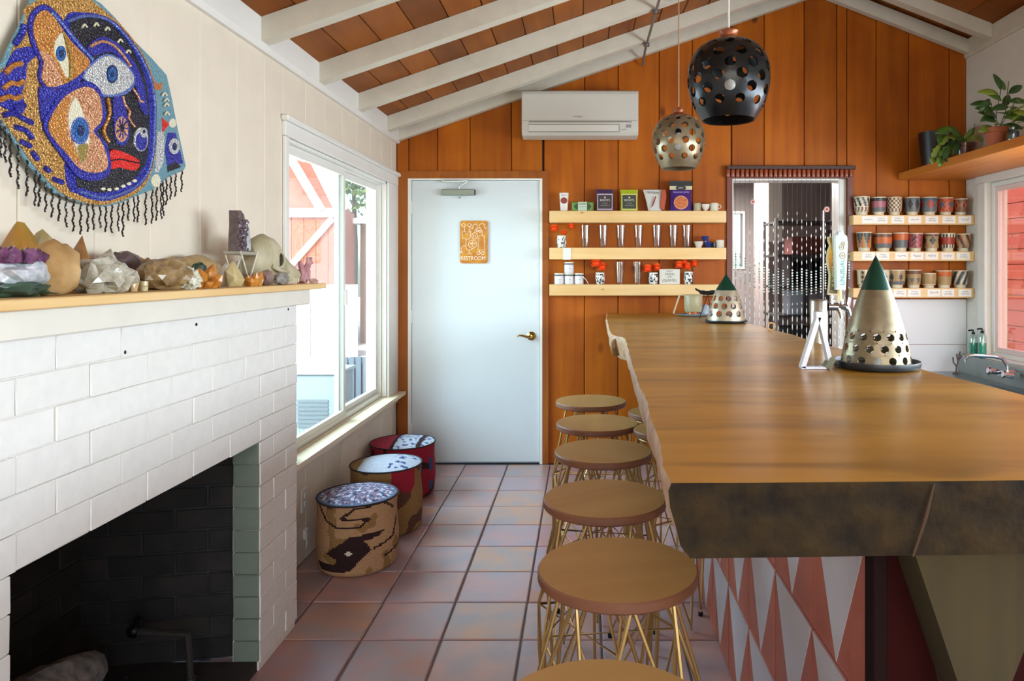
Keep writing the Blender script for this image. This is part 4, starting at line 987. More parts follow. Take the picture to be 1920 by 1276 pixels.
def pouch(label, cx, w, h, m_body, zb, tw=None, lean=0, d=.035, cat='snack bag', name='snack_bag'):
    """stand-up pouch: gusseted bottom, flat sealed top"""
    t = thing(name, label, cat, (SX(cx), YI, zb)); tw = tw or w; q = MB(); rows = []
    for k in range(9):
        v = k/8; ww = (w+(tw-w)*v)/2*(1-.05*sin(pi*v)); dd = d*(1-v)**.6*.5+.001; row = []
        for s_ in range(20):
            a = 2*pi*s_/20; ca, sa = cos(a), sin(a)
            row.append((math.copysign(abs(ca)**.6, ca)*ww+lean*v, math.copysign(abs(sa)**.9, sa)*dd+.002*noise.noise(Vector((ca*3, v*5, cx))), h*v))
        rows.append(row)
    for r_ in rows: q.v += r_
    for k in range(8):
        for s_ in range(20): q.f.append((k*20+s_, k*20+(s_+1) % 20, (k+1)*20+(s_+1) % 20, (k+1)*20+s_)); q.m.append(0)
    q.f += [tuple(range(20))[::-1], tuple(range(160, 180))]; q.m += [0, 0]
    q.build('pouch', m_body, t, smooth=True); return t
def patch(t, x0, x1, z0, z1, m, y=-.0215, th=.0012, name='label_panel', oy=0):
    q = MB(); q.box(x0, x1, y-th, y, z0, z1); return q.build(name, m, t)
kx = K
# item 1: white tube with a red oval
t = thing('cream_tube', 'white tube with a red oval on the top shelf, leftmost item', 'tube', (SX(1057.5), YI, ZS[0]))
q = MB(); q.lathe([(0, 0), (.022, 0), (.025, .004), (.028, .05), (.032, .115), (.033, .13), (0, .13)], 20, sy=.55); q.build('body', mat('cream_white_tube', '#ddd3cb', .4), t, smooth=True)
q = MB(); q.prism([(.024*cos(a*pi/9), .075+.022*sin(a*pi/9)) for a in range(18)], 1, -.0185, -.015); q.build('red_oval', mat('brick_red_print', '#8a3420', .5), t)
q = MB(); scribble(q, -.018, .018, .112, .006, -.0185, .0008, 2); q.build('print', M_print_d, t)
# item 2: green flat pack
t = thing('green_packet', 'low green packet with a pale centre label on the top shelf', 'packet', (SX(1092.5), YI, ZS[0]))
q = MB(); q.bbox(-.076, .076, -.02, .02, 0, .066, .008); q.build('packet', mat('leaf_green_foil', '#5d8a34', .4), t)
q = MB(); q.prism([(.06*cos(a*pi/10), .033+.029*sin(a*pi/10)) for a in range(20)], 1, -.0212, -.0201); q.build('dark_oval', mat('dark_leafy', '#2f4326', .6), t)
q = MB(); q.box(-.033, .03, -.0228, -.0213, .001, .065); q.build('label_panel', mat('mint_label', '#b9c8ae', .6), t); q = MB(); scribble(q, -.025, .022, .05, .006, -.0235, .0014, 3); scribble(q, -.025, .022, .03, .003, -.0235, .0006, 4); q.build('print', M_print_d, t)
# 3, 4: pouches with framed labels
for cx, nm, body, frm, pan, lb_, w, h, px0 in ((1134, 'purple', '#3d2747', '#b7a2b4', '#2e2422', 'dark purple snack bag with a framed black label on the top shelf', .125, .155, -.048), (1179.5, 'lime', '#a2ab1c', '#c9c86a', '#2c2f1a', 'lime green snack bag with a black label on the top shelf', .125, .152, -.046)):
    t = pouch(lb_, cx, w, h, mat(nm+'_foil', body, .35), ZS[0])
    patch(t, -.054, .054, .010, .122, mat(nm+'_frame', frm, .5), name='label_frame'); patch(t, -.048, .048, .017, .114, mat(nm+'_panel', pan, .5), y=-.0228)
    text('ROOTS', .021, M_print_w, t, (0, -.0246, .076)); q = MB(); scribble(q, -.02, .02, .055, .003, -.0246, .0005, 5); scribble(q, -.03, .03, .04, .003, -.0246, .0006, 6); q.ball((0, -.0243, .096), (.006, .001, .006), 8, 4); q.build('print', M_print_w, t)
# 5: white bag with a red pepper
t = pouch('white snack bag with a red pepper, leaning against an orange side, on the top shelf', 1228, .095, .152, mat('white_foil', '#c9c7bf', .35), ZS[0], tw=.155, lean=-.008)
q = MB(); q.prism([(.035, .02), (.062, .005), (.078, .10), (.072, .150), (.048, .150), (.04, .09)], 1, -.024, .010); q.build('red_side', mat('orange_red_foil', '#a63a16', .4), t)
q = MB(); q.tube([(-.032, -.0265, .025), (-.018, -.0265, .04), (-.008, -.0265, .07), (.004, -.0265, .105)], [.0015, .004, .006, .004], 8); q.build('pepper_print', mat('pepper_red', '#8e2a1e', .5), t, smooth=True)
text('NUTRITZ', .020, M_print_d, t, (-.014, -.024, .128), rot=(pi/2, .12, 0))
# 6: tall purple bag
t = pouch('tall glossy purple bag with an orange round window, tallest on the top shelf', 1276, .158, .213, mat('violet_foil', '#41206e', .18), ZS[0], d=.045)
patch(t, -.079, .079, .150, .176, mat('cream_band', '#c8bb92', .5), y=-.018, th=.002, name='band'); patch(t, -.078, .078, .178, .2125, M_print_d, y=-.012, th=.002, name='top_band')
q = MB(); q.prism([(.036*cos(a*pi/10), .163+.018*sin(a*pi/10)) for a in range(20)], 1, -.0225, -.0201); q.build('emblem', M_print_d, t); text('JERKY', .014, M_print_w, t, (0, -.0235, .163))
text('Coconut Jerky', .019, mat('lilac_print', '#b8a4d8', .5), t, (0, -.0265, .134))
q = MB(); q.prism([(.050*cos(a*pi/14), .06+.048*sin(a*pi/14)) for a in range(28)], 1, -.0275, -.024); q.build('window_rim', mat('peach_rim', '#d79a6c', .5), t)
q = MB(); q.prism([(.045*cos(a*pi/14), .06+.043*sin(a*pi/14)) for a in range(28)], 1, -.0295, -.0276); q.build('round_window', mat('orange_crumbs', '#a8481a', .6, col2='#d9824a', scale=120, bump=1), t)
# cups on the top shelf
def cup(name, label, cx, prof, m, zb, handle=None, px=None, y=None, cat='cup'):
    t = thing(name, label, cat, (SX(cx), YI if y is None else y, zb)); q = MB(); q.lathe(prof, 22); q.build('bowl', m, t, smooth=True)
    if handle: q = MB(); q.tube(handle, .004, 6); q.build('handle', m, t, smooth=True)
    return t
M_sand = mat('sand_stoneware', '#a89b78', .5, var=.08, scale=40); M_sandw = mat('pale_stoneware', '#cfc5b2', .5, var=.06, scale=40); M_cob = mat('cobalt_glaze', '#182c66', .2, var=.15, scale=30, coat=.5)
straight = lambda r, h: [(0, 0), (r*.9, 0), (r, .006), (r, h-.002), (r-.003, h), (r-.006, h-.002), (r-.007, .008), (0, .008)]
bowlp = lambda r, h, f=.45: [(0, 0), (r*f, 0), (r*f, .006), (r*.8, h*.45), (r, h), (r-.004, h), (r*.75, h*.5), (0, .012)]
cup('small_cup', 'small olive stoneware cup beside the tall purple bag', 1307, straight(.027, .058), M_sand, ZS[0])
cup('footed_bowl', 'small white footed bowl between two cups on the top shelf', 1322.5, bowlp(.032, .05, .35), mat('white_glaze', '#ddd4c6', .3), ZS[0])
cup('small_mug', 'small cream mug with a handle at the right end of the top shelf', 1339, straight(.030, .058), M_sandw, ZS[0], [(.028, 0, .045), (.045, 0, .045), (.048, 0, .03), (.042, 0, .022), (.028, 0, .02)])
# middle shelf
M_dglass = glass_mat('drinking_glass', '#f6f4ee', .07, .3)
def glass(label, cx, zb, h=.158, r=.036):
    t = thing('drinking_glass', label, 'glass', (SX(cx), YI, zb), 0, 'drinking glasses on the pine shelves')
    q = MB(); q.lathe([(0, 0), (r*.68, 0), (r*.72, .01), (r*.85, h*.5), (r, h), (r-.0025, h), (r*.83, h*.5), (r*.66, .014), (0, .013)], 28); q.build('tumbler', M_dglass, t, smooth=True); return t
g0 = glass('tapered glass tumbler beside the flower vase on the middle shelf', 1097, ZS[1])
for i, cx in enumerate((1131, 1164, 1197.5, 1231.5, 1262.5, 1287.5)):
    dup(g0, (SX(cx), YI, ZS[1]), 0, ('second', 'third', 'fourth', 'fifth', 'sixth', 'seventh')[i]+' tapered glass from the left on the middle shelf')
dup(g0, (SX(1162), YI, ZS[2]), 0, 'left one of the two tapered glasses on the bottom shelf'); dup(g0, (SX(1195), YI, ZS[2]), 0, 'right one of the two tapered glasses on the bottom shelf')
cup('ribbed_bowl', 'small cream ribbed bowl on the middle shelf beside the blue cups', 1310, bowlp(.033, .044, .6), M_sandw, ZS[1])
cup('blue_cup', 'lower dark blue cup resting on the middle shelf', 1327.5, bowlp(.031, .042, .6), M_cob, ZS[1])
cup('blue_cup', 'upper dark blue cup stacked on top of the other blue cup', 1322, bowlp(.028, .040, .6), M_cob, ZS[1]+.0425)
cup('black_cup', 'tiny black cup between the blue cups and the white cup', 1338.5, straight(.016, .036), mat('black_glaze', '#101114', .3), ZS[1])
cup('white_tilted_cup', 'cream white cup lying tilted at the right end of the middle shelf', 1350, straight(.029, .056), M_sandw, ZS[1])
# flower vases
M_vase = mat('white_black_vase', '#d6d3cb', .35); M_vblk = mat('vase_black', '#1d1f26', .4); M_org = mat('orange_petals', '#ff4a08', .8, col2='#ff7a20', scale=60); M_stem = mat('green_stem', '#4f6a2c', .6)
def vase(label, cx, zb, heads, h=.085, r=.033, seed=0):
    t = thing('flower_vase', label, 'vase', (SX(cx), YI, zb)); q = MB()
    def pat(u, k):
        return 1 if (k in (1, 2, 3, 4, 5, 6, 7) and noise.noise(Vector((cos(2*pi*u)*3.2, sin(2*pi*u)*3.2, k*.8+seed*7))) > .12) or (abs(u-.75) < .05 and k == 4) else 0
    q.lathe([(0, 0), (r*.8, 0), (r*.86, h*.06), (r*.93, h*.18), (r, h*.32), (r*1.02, h*.45), (r, h*.6), (r*.96, h*.75), (r*.93, h*.9), (r*.95, h), (r*.85, h), (r*.8, h*.1), (0, h*.1)], 30, pattern=lambda u, k: (pat(u, k) if k < 9 else 0)); q.build('vase', [M_vase, M_vblk], t, smooth=True)
    for j, (dx, dz, s) in enumerate(heads):
        x, z = dx*K, dz*K; y = (-.012, .01, -.004, .012)[j % 4]
        q = MB(); q.tube([(x*.2, y*.3, h*.3), (x*.45, y*.6, h+.01), (x, y, z-.004)], .0018, 5); q.build('stem', M_stem, t)
        q = MB(); rr = random.Random(seed*10+j); n = 90; R_ = s*K*1.18
        q.ball((x, y, z), (R_*.6, R_*.6, R_*.5), 10, 6)
        for p in range(n):
            a = 2.4*p; zz = 1-1.7*p/n; rd = math.sqrt(max(0, 1-zz*zz)); d = Vector((rd*cos(a), rd*sin(a)*.9, zz*.8)); c = Vector((x, y, z))+d*R_*.55; u = d.cross(Vector((0, 0, 1)) if abs(d.z) < .9 else Vector((1, 0, 0))).normalized()*R_*.3
            q.add([c-u*.5, c+u*.5, c+u+d*R_*.5, c-u+d*R_*.5], [(0, 1, 2, 3)])
        q.build('flower_head', M_org, t)
    return t
vase('patterned vase with three loose orange marigolds at the left of the middle shelf', 1053, ZS[1], [(-13, 36, 7.5), (18, 40, 6.5), (4, 29, 5)], seed=1)
vase('patterned vase with two orange marigolds standing next to the white tins', 1125, ZS[2], [(-8, 39, 9.5), (3, 32, 9.5)], h=.082, seed=2)
vase('patterned vase with two orange marigolds left of the lettered card', 1225, ZS[2], [(-11, 29, 8.5), (6.5, 31, 8.5)], h=.082, seed=3)
vase('patterned vase with four orange marigolds right of the lettered card', 1291, ZS[2], [(-18, 36, 8), (-8, 42, 6.5), (-3, 33, 8.5), (11, 38, 7.5)], h=.088, seed=4)
# tins
def tin(label, cx, zb, s=0):
    t = thing('white_tin', label, 'tin', (SX(cx), YI, zb), 0, 'white tins on the bottom shelf'); q = MB(); q.lathe([(0, 0), (.031, 0), (.033, .003), (.033, .057), (.031, .060), (0, .060)], 24); q.build('body', mat('white_tin_paint', '#d5d5d8', .35), t, smooth=True)
    q = MB(); q.lathe([(.0335, .060), (.0342, .061), (.0342, .0665), (.0335, .0668)], 24); q.lathe([(0, .0605), (.0335, .0605), (.0335, .0665), (0, .0665)], 24); q.build('seal_band', mat('navy_band', '#2c3140', .4), t, smooth=True)
    q = MB(); q.lathe([(0, .067), (.033, .067), (.0335, .070), (.033, .077), (0, .078)], 24); q.build('lid', mat('cream_lid', '#d2cab6', .35), t, smooth=True)
    q = MB(); q.ball((.006, -.0335, .033), (.003, .001, .004), 6, 4); q.build('print', M_print_d, t); return t
tin('left one of the three white tins standing on the bottom shelf', 1048.5, ZS[2]); tin('middle one of the three white tins on the bottom shelf, another stacked on it', 1067, ZS[2]); tin('right one of the three white tins on the bottom shelf, beside the paper tag', 1085.5, ZS[2])
tin('white tin stacked on top of the three others', 1067, ZS[2]+.0785)
t = thing('paper_tag', 'white curled paper tag leaning on the right tin of the bottom shelf', 'tag', (SX(1100), YI-.03, ZS[2])); q = MB(); pts = [(-.032, .052), (-.02, .049), (-.006, .036), (.006, .018), (.015, 0)]
for (a, b_), (c, d) in zip(pts[:-1], pts[1:]): q.add([(a, -.012, b_), (c, -.012, d), (c, .008, d), (a, .008, b_), (a-.002, -.012, b_-.003), (c-.002, -.012, max(0, d-.003)), (c-.002, .008, max(0, d-.003)), (a-.002, .008, b_-.003)], [(0, 1, 2, 3), (4, 5, 6, 7), (0, 1, 5, 4), (3, 2, 6, 7)])
q.build('paper', M_card, t)
t = thing('lettered_card', 'small white card with handwritten grey capitals on the bottom shelf', 'card', (SX(1255), YI-.01, ZS[2]))
q = MB(); q.bbox(-.072, .072, -.006, .006, 0, .106, .002); q.build('card', mat('card_stock', '#cfcbc0', .7), t)
M_grey_ink = mat('grey_ink', '#77756f', .7); text('ENJOY', .015, M_grey_ink, t, (0, -.0068, .092)); text('FRESH', .024, M_grey_ink, t, (0, -.0068, .070)); text('YOUR', .012, M_grey_ink, t, (0, -.0068, .051)); text('(GAME)', .031, M_grey_ink, t, (0, -.0068, .026))
# ------------------------------------------------------------------ mug shelves right of the curtain
YM_ = YB-.11
for i, (pt, pb) in enumerate(((403, 421), (471, 489), (540, 558))):
    z = PZ(pt, YM_); xa, xb = PX(1600, YM_), XR-.002
    t = shelf('cup_shelf', ('top', 'middle', 'bottom')[i]+' pine cup shelf in the corner right of the bead curtain', xa, xb, z, z-PZ(pb, YM_), .11)
    pxs = ((1628, 1652, 1683, 1715, 1747, 1779, 1809), (1628, 1655, 1690, 1719, 1747, 1777, 1806), (1628, 1655, 1687, 1714, 1751, 1777, 1809))[i]
    for j, p in enumerate(pxs):
        x = PX(p, YM_)-t.location.x; w = .045
        q = MB(); q.bbox(x-w, x+w, -.1125, -.1103, -.058, -.008, .0005); c = q.build('name_card', M_card, t)
        q = MB(); seed = i*10+j
        if seed % 3 == 0 or seed in (14, 13): scribble(q, x-.028, x+.028, -.032, .012, -.1132, .0011, seed)
        else: scribble(q, x-.022, x+.022, -.024, .009, -.1132, .0009, seed); scribble(q, x-.026, x+.028, -.040, .009, -.1132, .0009, seed+50)
        q.build('handwriting', M_ink, c)
ZM = [PZ(403, YM_)+.0005, PZ(471, YM_)+.0005, PZ(540, YM_)+.0005]
YC = YB-.058; KC = YC/FP
C = {}
for n_, c_ in (('cream', '#c9bda0'), ('grey', '#5f6163'), ('dark', '#33302f'), ('red', '#9c3320'), ('orange', '#bb5f28'), ('tan', '#a38659'), ('brown', '#6b4530'), ('blue', '#4b5a66'), ('rose', '#a4606a')):
    C[n_] = mat('mug_glaze_'+n_, c_, .42, var=.07, scale=40)
def mug(label, cx, zb, shape, cols, fn, w=28, h=33):
    """thrown tumbler on a bare foot; fn(u, v) picks the glaze"""
    t = thing('ceramic_tumbler', label, 'cup', (PX(cx, YC), YC, zb)); r = w*KC/2; H = h*KC; q = MB(); nv = 14; prof = []
    prof += [(0, 0), (r*.70, 0), (r*.72, H*.17)]
    for k in range(nv+1):
        v = k/nv
        rr_ = {0: r*(.84+.16*v), 1: r*(.80+.24*math.sin(pi*(.16+.52*v))), 2: r*(.9+.1*v**2)}[shape]
        prof.append((rr_, H*(.20+.80*v)))
    rt = prof[-1][0]
    prof += [(rt-.004, H), (rt-.007, H*.9), (r*.7, H*.1), (0, H*.1)]
    ms = ['cream']+cols
    def pat(u, k):
        if k < 3: return 0
        if k >= 3+nv-1: return 0
        v = (k-3)/(nv-1); return fn(u, v)
    q.lathe(prof, 48, pattern=pat); q.build('body', [C[m] for m in ms], t, smooth=True); return t
def tri(u, v, n=8, up=False):
    f = (u*n) % 1; d = abs(f-.5)*2; return (d < v) if not up else (d > v)
def chev(u, v, n=6): return ((v*2.2+abs((u*n) % 1-.5)*1.6) % .8) < .4
def diam(u, v, n=6, c=.5, s=.4): return abs((u*n) % 1-.5)*1.0+abs(v-c) < s
band = lambda v, a, b_: a <= v < b_
mugs = [
 (0, 1615.5, 0, ['dark', 'brown'], lambda u, v: 1 if v > .38 and ((u*9+v*.9) % 1) < .5 else (2 if v < .3 and ((u*12-v) % 1) < .5 else 0), 'cream tumbler with slanted black shards, leftmost on the top cup shelf', 29, 35),
 (0, 1647, 2, ['dark', 'rose', 'grey'], lambda u, v: 2 if band(v, .3, .75) else (1 if v > .75 else 3), 'charcoal tumbler with a faded rose band, second on the top cup shelf', 28, 34),
 (0, 1676.5, 1, ['brown', 'red'], lambda u, v: 1 if (((u*12) % 1) < .5) != ((v*3) % 1 < .5) else 0, 'cream tumbler with brown checker flowers, third on the top cup shelf', 27, 34),
 (0, 1709.5, 1, ['grey', 'dark', 'tan'], lambda u, v: 2 if diam(u, v, 7) else 1, 'grey tumbler with dark lozenges, fourth on the top cup shelf', 28, 34),
 (0, 1741.5, 1, ['grey', 'red', 'blue'], lambda u, v: 2 if diam(u, v, 5, .5, .38) else (3 if v > .7 else 1), 'slate tumbler with red lozenges, fifth on the top cup shelf', 29, 34),
 (0, 1772, 1, ['red', 'orange', 'blue'], lambda u, v: 3 if diam(u+.1, v, 5, .5, .3) else (2 if chev(u, v) else 1), 'red and orange tumbler with blue diamonds, sixth on the top cup shelf', 28, 33),
 (0, 1800, 2, ['brown', 'orange', 'dark'], lambda u, v: 3 if diam(u, v, 6, .5, .22) else (2 if diam(u, v, 6, .5, .42) else 1), 'brown tumbler with orange diamonds, rightmost on the top cup shelf', 26, 31),
 (1, 1620, 0, ['orange', 'dark', 'tan'], lambda u, v: 2 if tri(u, v, 6) else (1 if ((u*6) % 1) > .5 else 3), 'orange tumbler with dark hearts, leftmost on the middle cup shelf', 29, 36),
 (1, 1655, 1, ['brown', 'orange', 'grey'], lambda u, v: 2 if band(v, .3, .7) else (3 if v <= .3 else 1), 'rounded brown tumbler with an orange middle band, second on the middle cup shelf', 32, 34),
 (1, 1688, 0, ['orange', 'grey', 'cream'], lambda u, v: 1 if v > .48 else 2, 'tumbler with orange upper half and grey lower half, third on the middle cup shelf', 29, 35),
 (1, 1715.5, 2, ['red', 'dark', 'rose'], lambda u, v: 2 if chev(u, v, 5) and (u*5) % 1 < .5 else (1 if chev(u, v, 9) else 3), 'rose tumbler with red and dark zigzags, fourth on the middle cup shelf', 28, 34),
 (1, 1746, 2, ['dark', 'tan', 'brown'], lambda u, v: 1 if diam(u, v, 5, .5, .35) else (2 if v < .8 else 3), 'olive tan tumbler with black diamonds, fifth on the middle cup shelf', 28, 34),
 (1, 1776, 0, ['red', 'dark', 'cream'], lambda u, v: 2 if (v > .72 or v < .18) and (u*14) % 1 < .5 else (1 if band(v, .2, .72) else 0), 'tumbler with a broad red band between dotted edges, sixth on the middle cup shelf', 28, 34),
 (1, 1805, 1, ['dark', 'red', 'tan'], lambda u, v: 1 if ((u*6+v*.8) % 1) < .3 else (2 if ((u*6+v*.8) % 1) < .45 else 3), 'tan tumbler with dark and red slanting stripes, rightmost on the middle cup shelf', 27, 33),
 (2, 1620, 2, ['dark', 'tan', 'orange'], lambda u, v: 1 if diam(u, (v*3) % 1, 10, .5, .4) and (u*5) % 1 < .5 else (2 if (u*5) % 1 < .5 else 0), 'tumbler with a column of dark dots, leftmost on the bottom cup shelf', 27, 34),
 (2, 1653, 1, ['grey', 'blue'], lambda u, v: 2 if diam(u, v, 6, .5, .3) else 0, 'pale tumbler with grey spots half hidden by the tip of the green cone lantern', 27, 34),
 (2, 1681.5, 1, ['grey', 'dark', 'tan'], lambda u, v: 2 if diam(u, v, 6, .5, .28) else 3 if v > .2 else 1, 'tan grey tumbler with faint dark diamonds, third on the bottom cup shelf', 29, 34),
 (2, 1712.5, 0, ['grey', 'brown', 'tan'], lambda u, v: 1 if (v < .45 and tri(u, v*2, 7)) else (2 if v > .75 else 3), 'tumbler with dark grey hills under a brown rim, fourth on the bottom cup shelf', 29, 34),
 (2, 1741, 1, ['tan'], lambda u, v: 1 if v > .02 else 0, 'short plain tan tumbler, fifth and lowest on the bottom cup shelf', 26, 28),
 (2, 1769.5, 0, ['orange', 'tan'], lambda u, v: 1 if v > .55 else 2, 'tan tumbler with a dull orange upper band, sixth on the bottom cup shelf', 29, 33),
 (2, 1799.5, 2, ['dark', 'blue', 'cream'], lambda u, v: 1 if ((u*7-v*.9) % 1) < .4 else (2 if ((u*7-v*.9) % 1) < .6 else 3), 'tumbler with blue and dark slanting shards, rightmost on the bottom cup shelf', 28, 33)]
for (row, cx, sh_, cols, fn, lb_, w, h) in mugs: mug(lb_, cx, ZM[row], sh_, cols, fn, w, h)

# white splash panel under the cup shelves
wp = thing('splash_panel', 'white board splash panel on the back wall under the cup shelves', 'wall panel', (1.935, YB, .62))
for z0, z1 in ((0, .229), (.232, .553)):
    q = MB(); q.bbox(0, XR-1.935-.003, -.008, -.0003, z0, z1, .0015); q.build('panel', mat('white_splash_paint', '#d9dadb', .35), wp)

# ------------------------------------------------------------------ air conditioner
ac = thing('wall_air_conditioner', 'long white air conditioner high on the orange plank wall', 'air conditioner', (PX(1087.5, 4.88), YB, PZ(256, 4.88)))
w = .401; H = PZ(168, 4.88)-PZ(256, 4.88)
q = MB(); pr = [(-.0005, .02), (-.10, 0), (-.185, .012), (-.208, .04), (-.212, .10), (-.212, H-.03), (-.205, H-.008), (-.19, H), (-.0005, H)]
q.prism(pr, 0, -w, w); o = q.build('housing', mat('ac_white', '#c6c1b6', .38), ac); m_ = o.modifiers.new('b', 'BEVEL'); m_.width = .006; m_.segments = 2; m_.limit_method = 'ANGLE'
q = MB(); q.box(-w+.05, w-.05, -.2135, -.2125, .098, .107); q.build('air_slot', mat('slot_grey', '#7c786f', .5), ac)
q = MB(); q.box(-w+.006, w-.006, -.2130, -.2121, .1105, .1125); q.build('panel_seam', mat('slot_grey', '#7c786f', .5), ac)
q = MB(); q.box(-w+.05, w-.135, -.2165, -.213, .036, .082); q.build('louver_flap', mat('flap_white', '#d2cfc6', .35), ac)
q = MB(); q.box(-w+.047, w-.132, -.2137, -.2125, .083, .0855); q.box(-w+.047, w-.132, -.2137, -.2125, .032, .0345); q.box(w-.134, w-.131, -.2137, -.2125, .032, .085); q.build('flap_gap', mat('gap_dark', '#56544f', .6), ac)
q = MB(); q.box(w-.083, w-.05, -.2135, -.2125, .062, .084); q.box(w-.075, w-.045, -.2138, -.2126, .096, .106); q.build('sensor_window', mat('sensor_grey', '#8f8c86', .4), ac)
text('MITSUBISHI', .013, mat('logo_grey', '#6c6a66', .5), ac, (-.015, -.2126, .138)); text('INVERTER', .008, mat('logo_grey', '#6c6a66', .5), ac, (w-.1, -.2128, .048))

# ------------------------------------------------------------------ perforated shells
def shell(parent, name, R_, rows, ncell, mats, matfn, thick=.005):
    """R_(z) radius; rows: (z0, z1, hole radius or 0, half-cell shift); each hole is cut out of its own cell"""
    q = MB(); NP = 16; nu = ncell*4
    P = lambda u, z: (R_(z)*cos(u), R_(z)*sin(u), z)
    sq = []
    for k in range(4): sq.append((k/4, 0))
    for k in range(4): sq.append((1, k/4))
    for k in range(4): sq.append((1-k/4, 1))
    for k in range(4): sq.append((0, 1-k/4))
    for z0, z1, hr, sh_ in rows:
        if hr == 0:
            m = max(1, int(round((z1-z0)/.012)))
            for a in range(m):
                za, zb = z0+(z1-z0)*a/m, z0+(z1-z0)*(a+1)/m
                for i in range(nu):
                    u0, u1 = 2*pi*i/nu, 2*pi*(i+1)/nu
                    vs = [P(u0, za), P(u1, za), P(u1, zb), P(u0, zb)]
                    if R_(zb) < 1e-4: vs = vs[:3]
                    q.add(vs, [tuple(range(len(vs)))], matfn((za+zb)/2))
        else:
            for c in range(ncell):
                ub = 2*pi*(c+sh_)/ncell; du = 2*pi/ncell; zm = (z0+z1)/2; wid = R_(zm)*du
                outer = [P(ub+s_*du, z0+t_*(z1-z0)) for s_, t_ in sq]; inner = []
                slope = math.hypot(1, (R_(z1)-R_(z0))/(z1-z0))
                for s_, t_ in sq:
                    a = math.atan2((t_-.5)*(z1-z0), (s_-.5)*wid)
                    inner.append(P(ub+(.5+hr*cos(a)/wid)*du, zm+hr*sin(a)/slope))
                o = len(q.v); q.v += outer+inner
                for k in range(NP): l = (k+1) % NP; q.f.append((o+k, o+l, o+NP+l, o+NP+k)); q.m.append(matfn(zm))
    ob = q.build(name, mats, parent)
    bm = bmesh.new(); bm.from_mesh(ob.data); bmesh.ops.remove_doubles(bm, verts=bm.verts, dist=.0003); bmesh.ops.recalc_face_normals(bm, faces=bm.faces); bm.to_mesh(ob.data); bm.free()
    ob.data.polygons.foreach_set('use_smooth', [True]*len(ob.data.polygons))
    m = ob.modifiers.new('thickness', 'SOLIDIFY'); m.thickness = thick; m.offset = -1; m.use_even_offset = False
    e = ob.modifiers.new('edge', 'EDGE_SPLIT'); e.split_angle = radians(40)
    return ob
def curve_r(T):
    def f(z):
        if z <= T[0][0]: return T[0][1]
        for i in range(len(T)-1):
            (a, u), (b_, v) = T[i], T[i+1]
            if z <= b_:
                t = (z-a)/(b_-a)
                m0 = (T[i+1][1]-T[i-1][1])/(T[i+1][0]-T[i-1][0])*(b_-a) if i else (v-u); m1 = (T[i+2][1]-T[i][1])/(T[i+2][0]-T[i][0])*(b_-a) if i+2 < len(T) else (v-u)
                return (2*t**3-3*t*t+1)*u+(t**3-2*t*t+t)*m0+(-2*t**3+3*t*t)*v+(t**3-t*t)*m1
        return T[-1][1]
    return f
prof_p = curve_r([(0, .094), (.03, .113), (.07, .132), (.12, .145), (.165, .1475), (.21, .142), (.25, .122), (.275, .096), (.290, .066), (.300, .040), (.308, .026), (.322, .025), (.334, .033)])
M_pew = mat('dark_pewter_glaze', '#2c2d2e', .27, .75, var=.2, scale=14, bump=.15); M_cop = mat('copper_brown_glaze', '#8c4a22', .35, .3, var=.1, scale=20)
M_champ = mat('champagne_glaze', '#8d7f66', .3, .6, var=.15, scale=18, bump=.15); M_bulb = mat('frosted_bulb', '#e5e2da', .15)
def pendant(label, x, Y, zb, s, mats, cord_m, cr_=.0025):
    t = thing('pendant_lamp', label, 'lamp', (x, Y, zb), .12)
    rows = [(0, .034, 0, 0)]; z = .034; hs = [.017, .0195, .0203, .0203, .0198, .016]; _ = [.0155, .0185, .0200, .0200, .021, .018]
    for i, hr in enumerate(hs): dz = .0415; rows.append((z, z+dz, hr, .5*(i % 2)-.25)); z += dz
    rows.append((z, .334, 0, 0))
    o = shell(t, 'shade', prof_p, rows, 11, mats, lambda z: 1 if z > .284 else 0, .006)
    q = MB(); q.cyl((0, 0, .20), (0, 0, .33), .017, 12); q.build('socket', M_black, t, smooth=True)
    q = MB(); q.lathe([(0, .10), (.012, .103), (.026, .118), (.030, .135), (.026, .155), (.014, .185), (.013, .2), (0, .2)], 18); q.build('bulb', M_bulb, t, smooth=True)
    top = roof_z(x)-zb-.004
    q = MB(); q.cyl((0, 0, .33), (0, 0, top), cr_, 8); q.build('cord', cord_m, t, smooth=True)
    q = MB(); q.lathe([(0, .328), (.011, .33), (.011, .338), (.006, .346), (0, .348)], 12); q.build('cord_grip', M_chrome, t, smooth=True)
    q = MB(); q.lathe([(0, top-.02), (.05, top-.02), (.055, top+.02), (0, top+.02)], 20); q.build('canopy', M_raft, t, smooth=True)
    for c in list(t.children): c.scale = (s, s, 1)
    return t
pendant('large dark pewter perforated pendant lamp with copper brown shoulders, upper right', PX(1366, 2.69), 2.69, 1.952, 1.0, [M_pew, M_cop], mat('white_cord', '#cfcbc4', .5), .0045)
pendant('smaller champagne coloured perforated pendant lamp, lower left of the pair', PX(1272.5, 4.05), 4.05, 1.962, .97, [M_champ, M_cop], mat('tan_cord', '#a98b6c', .6), .004)
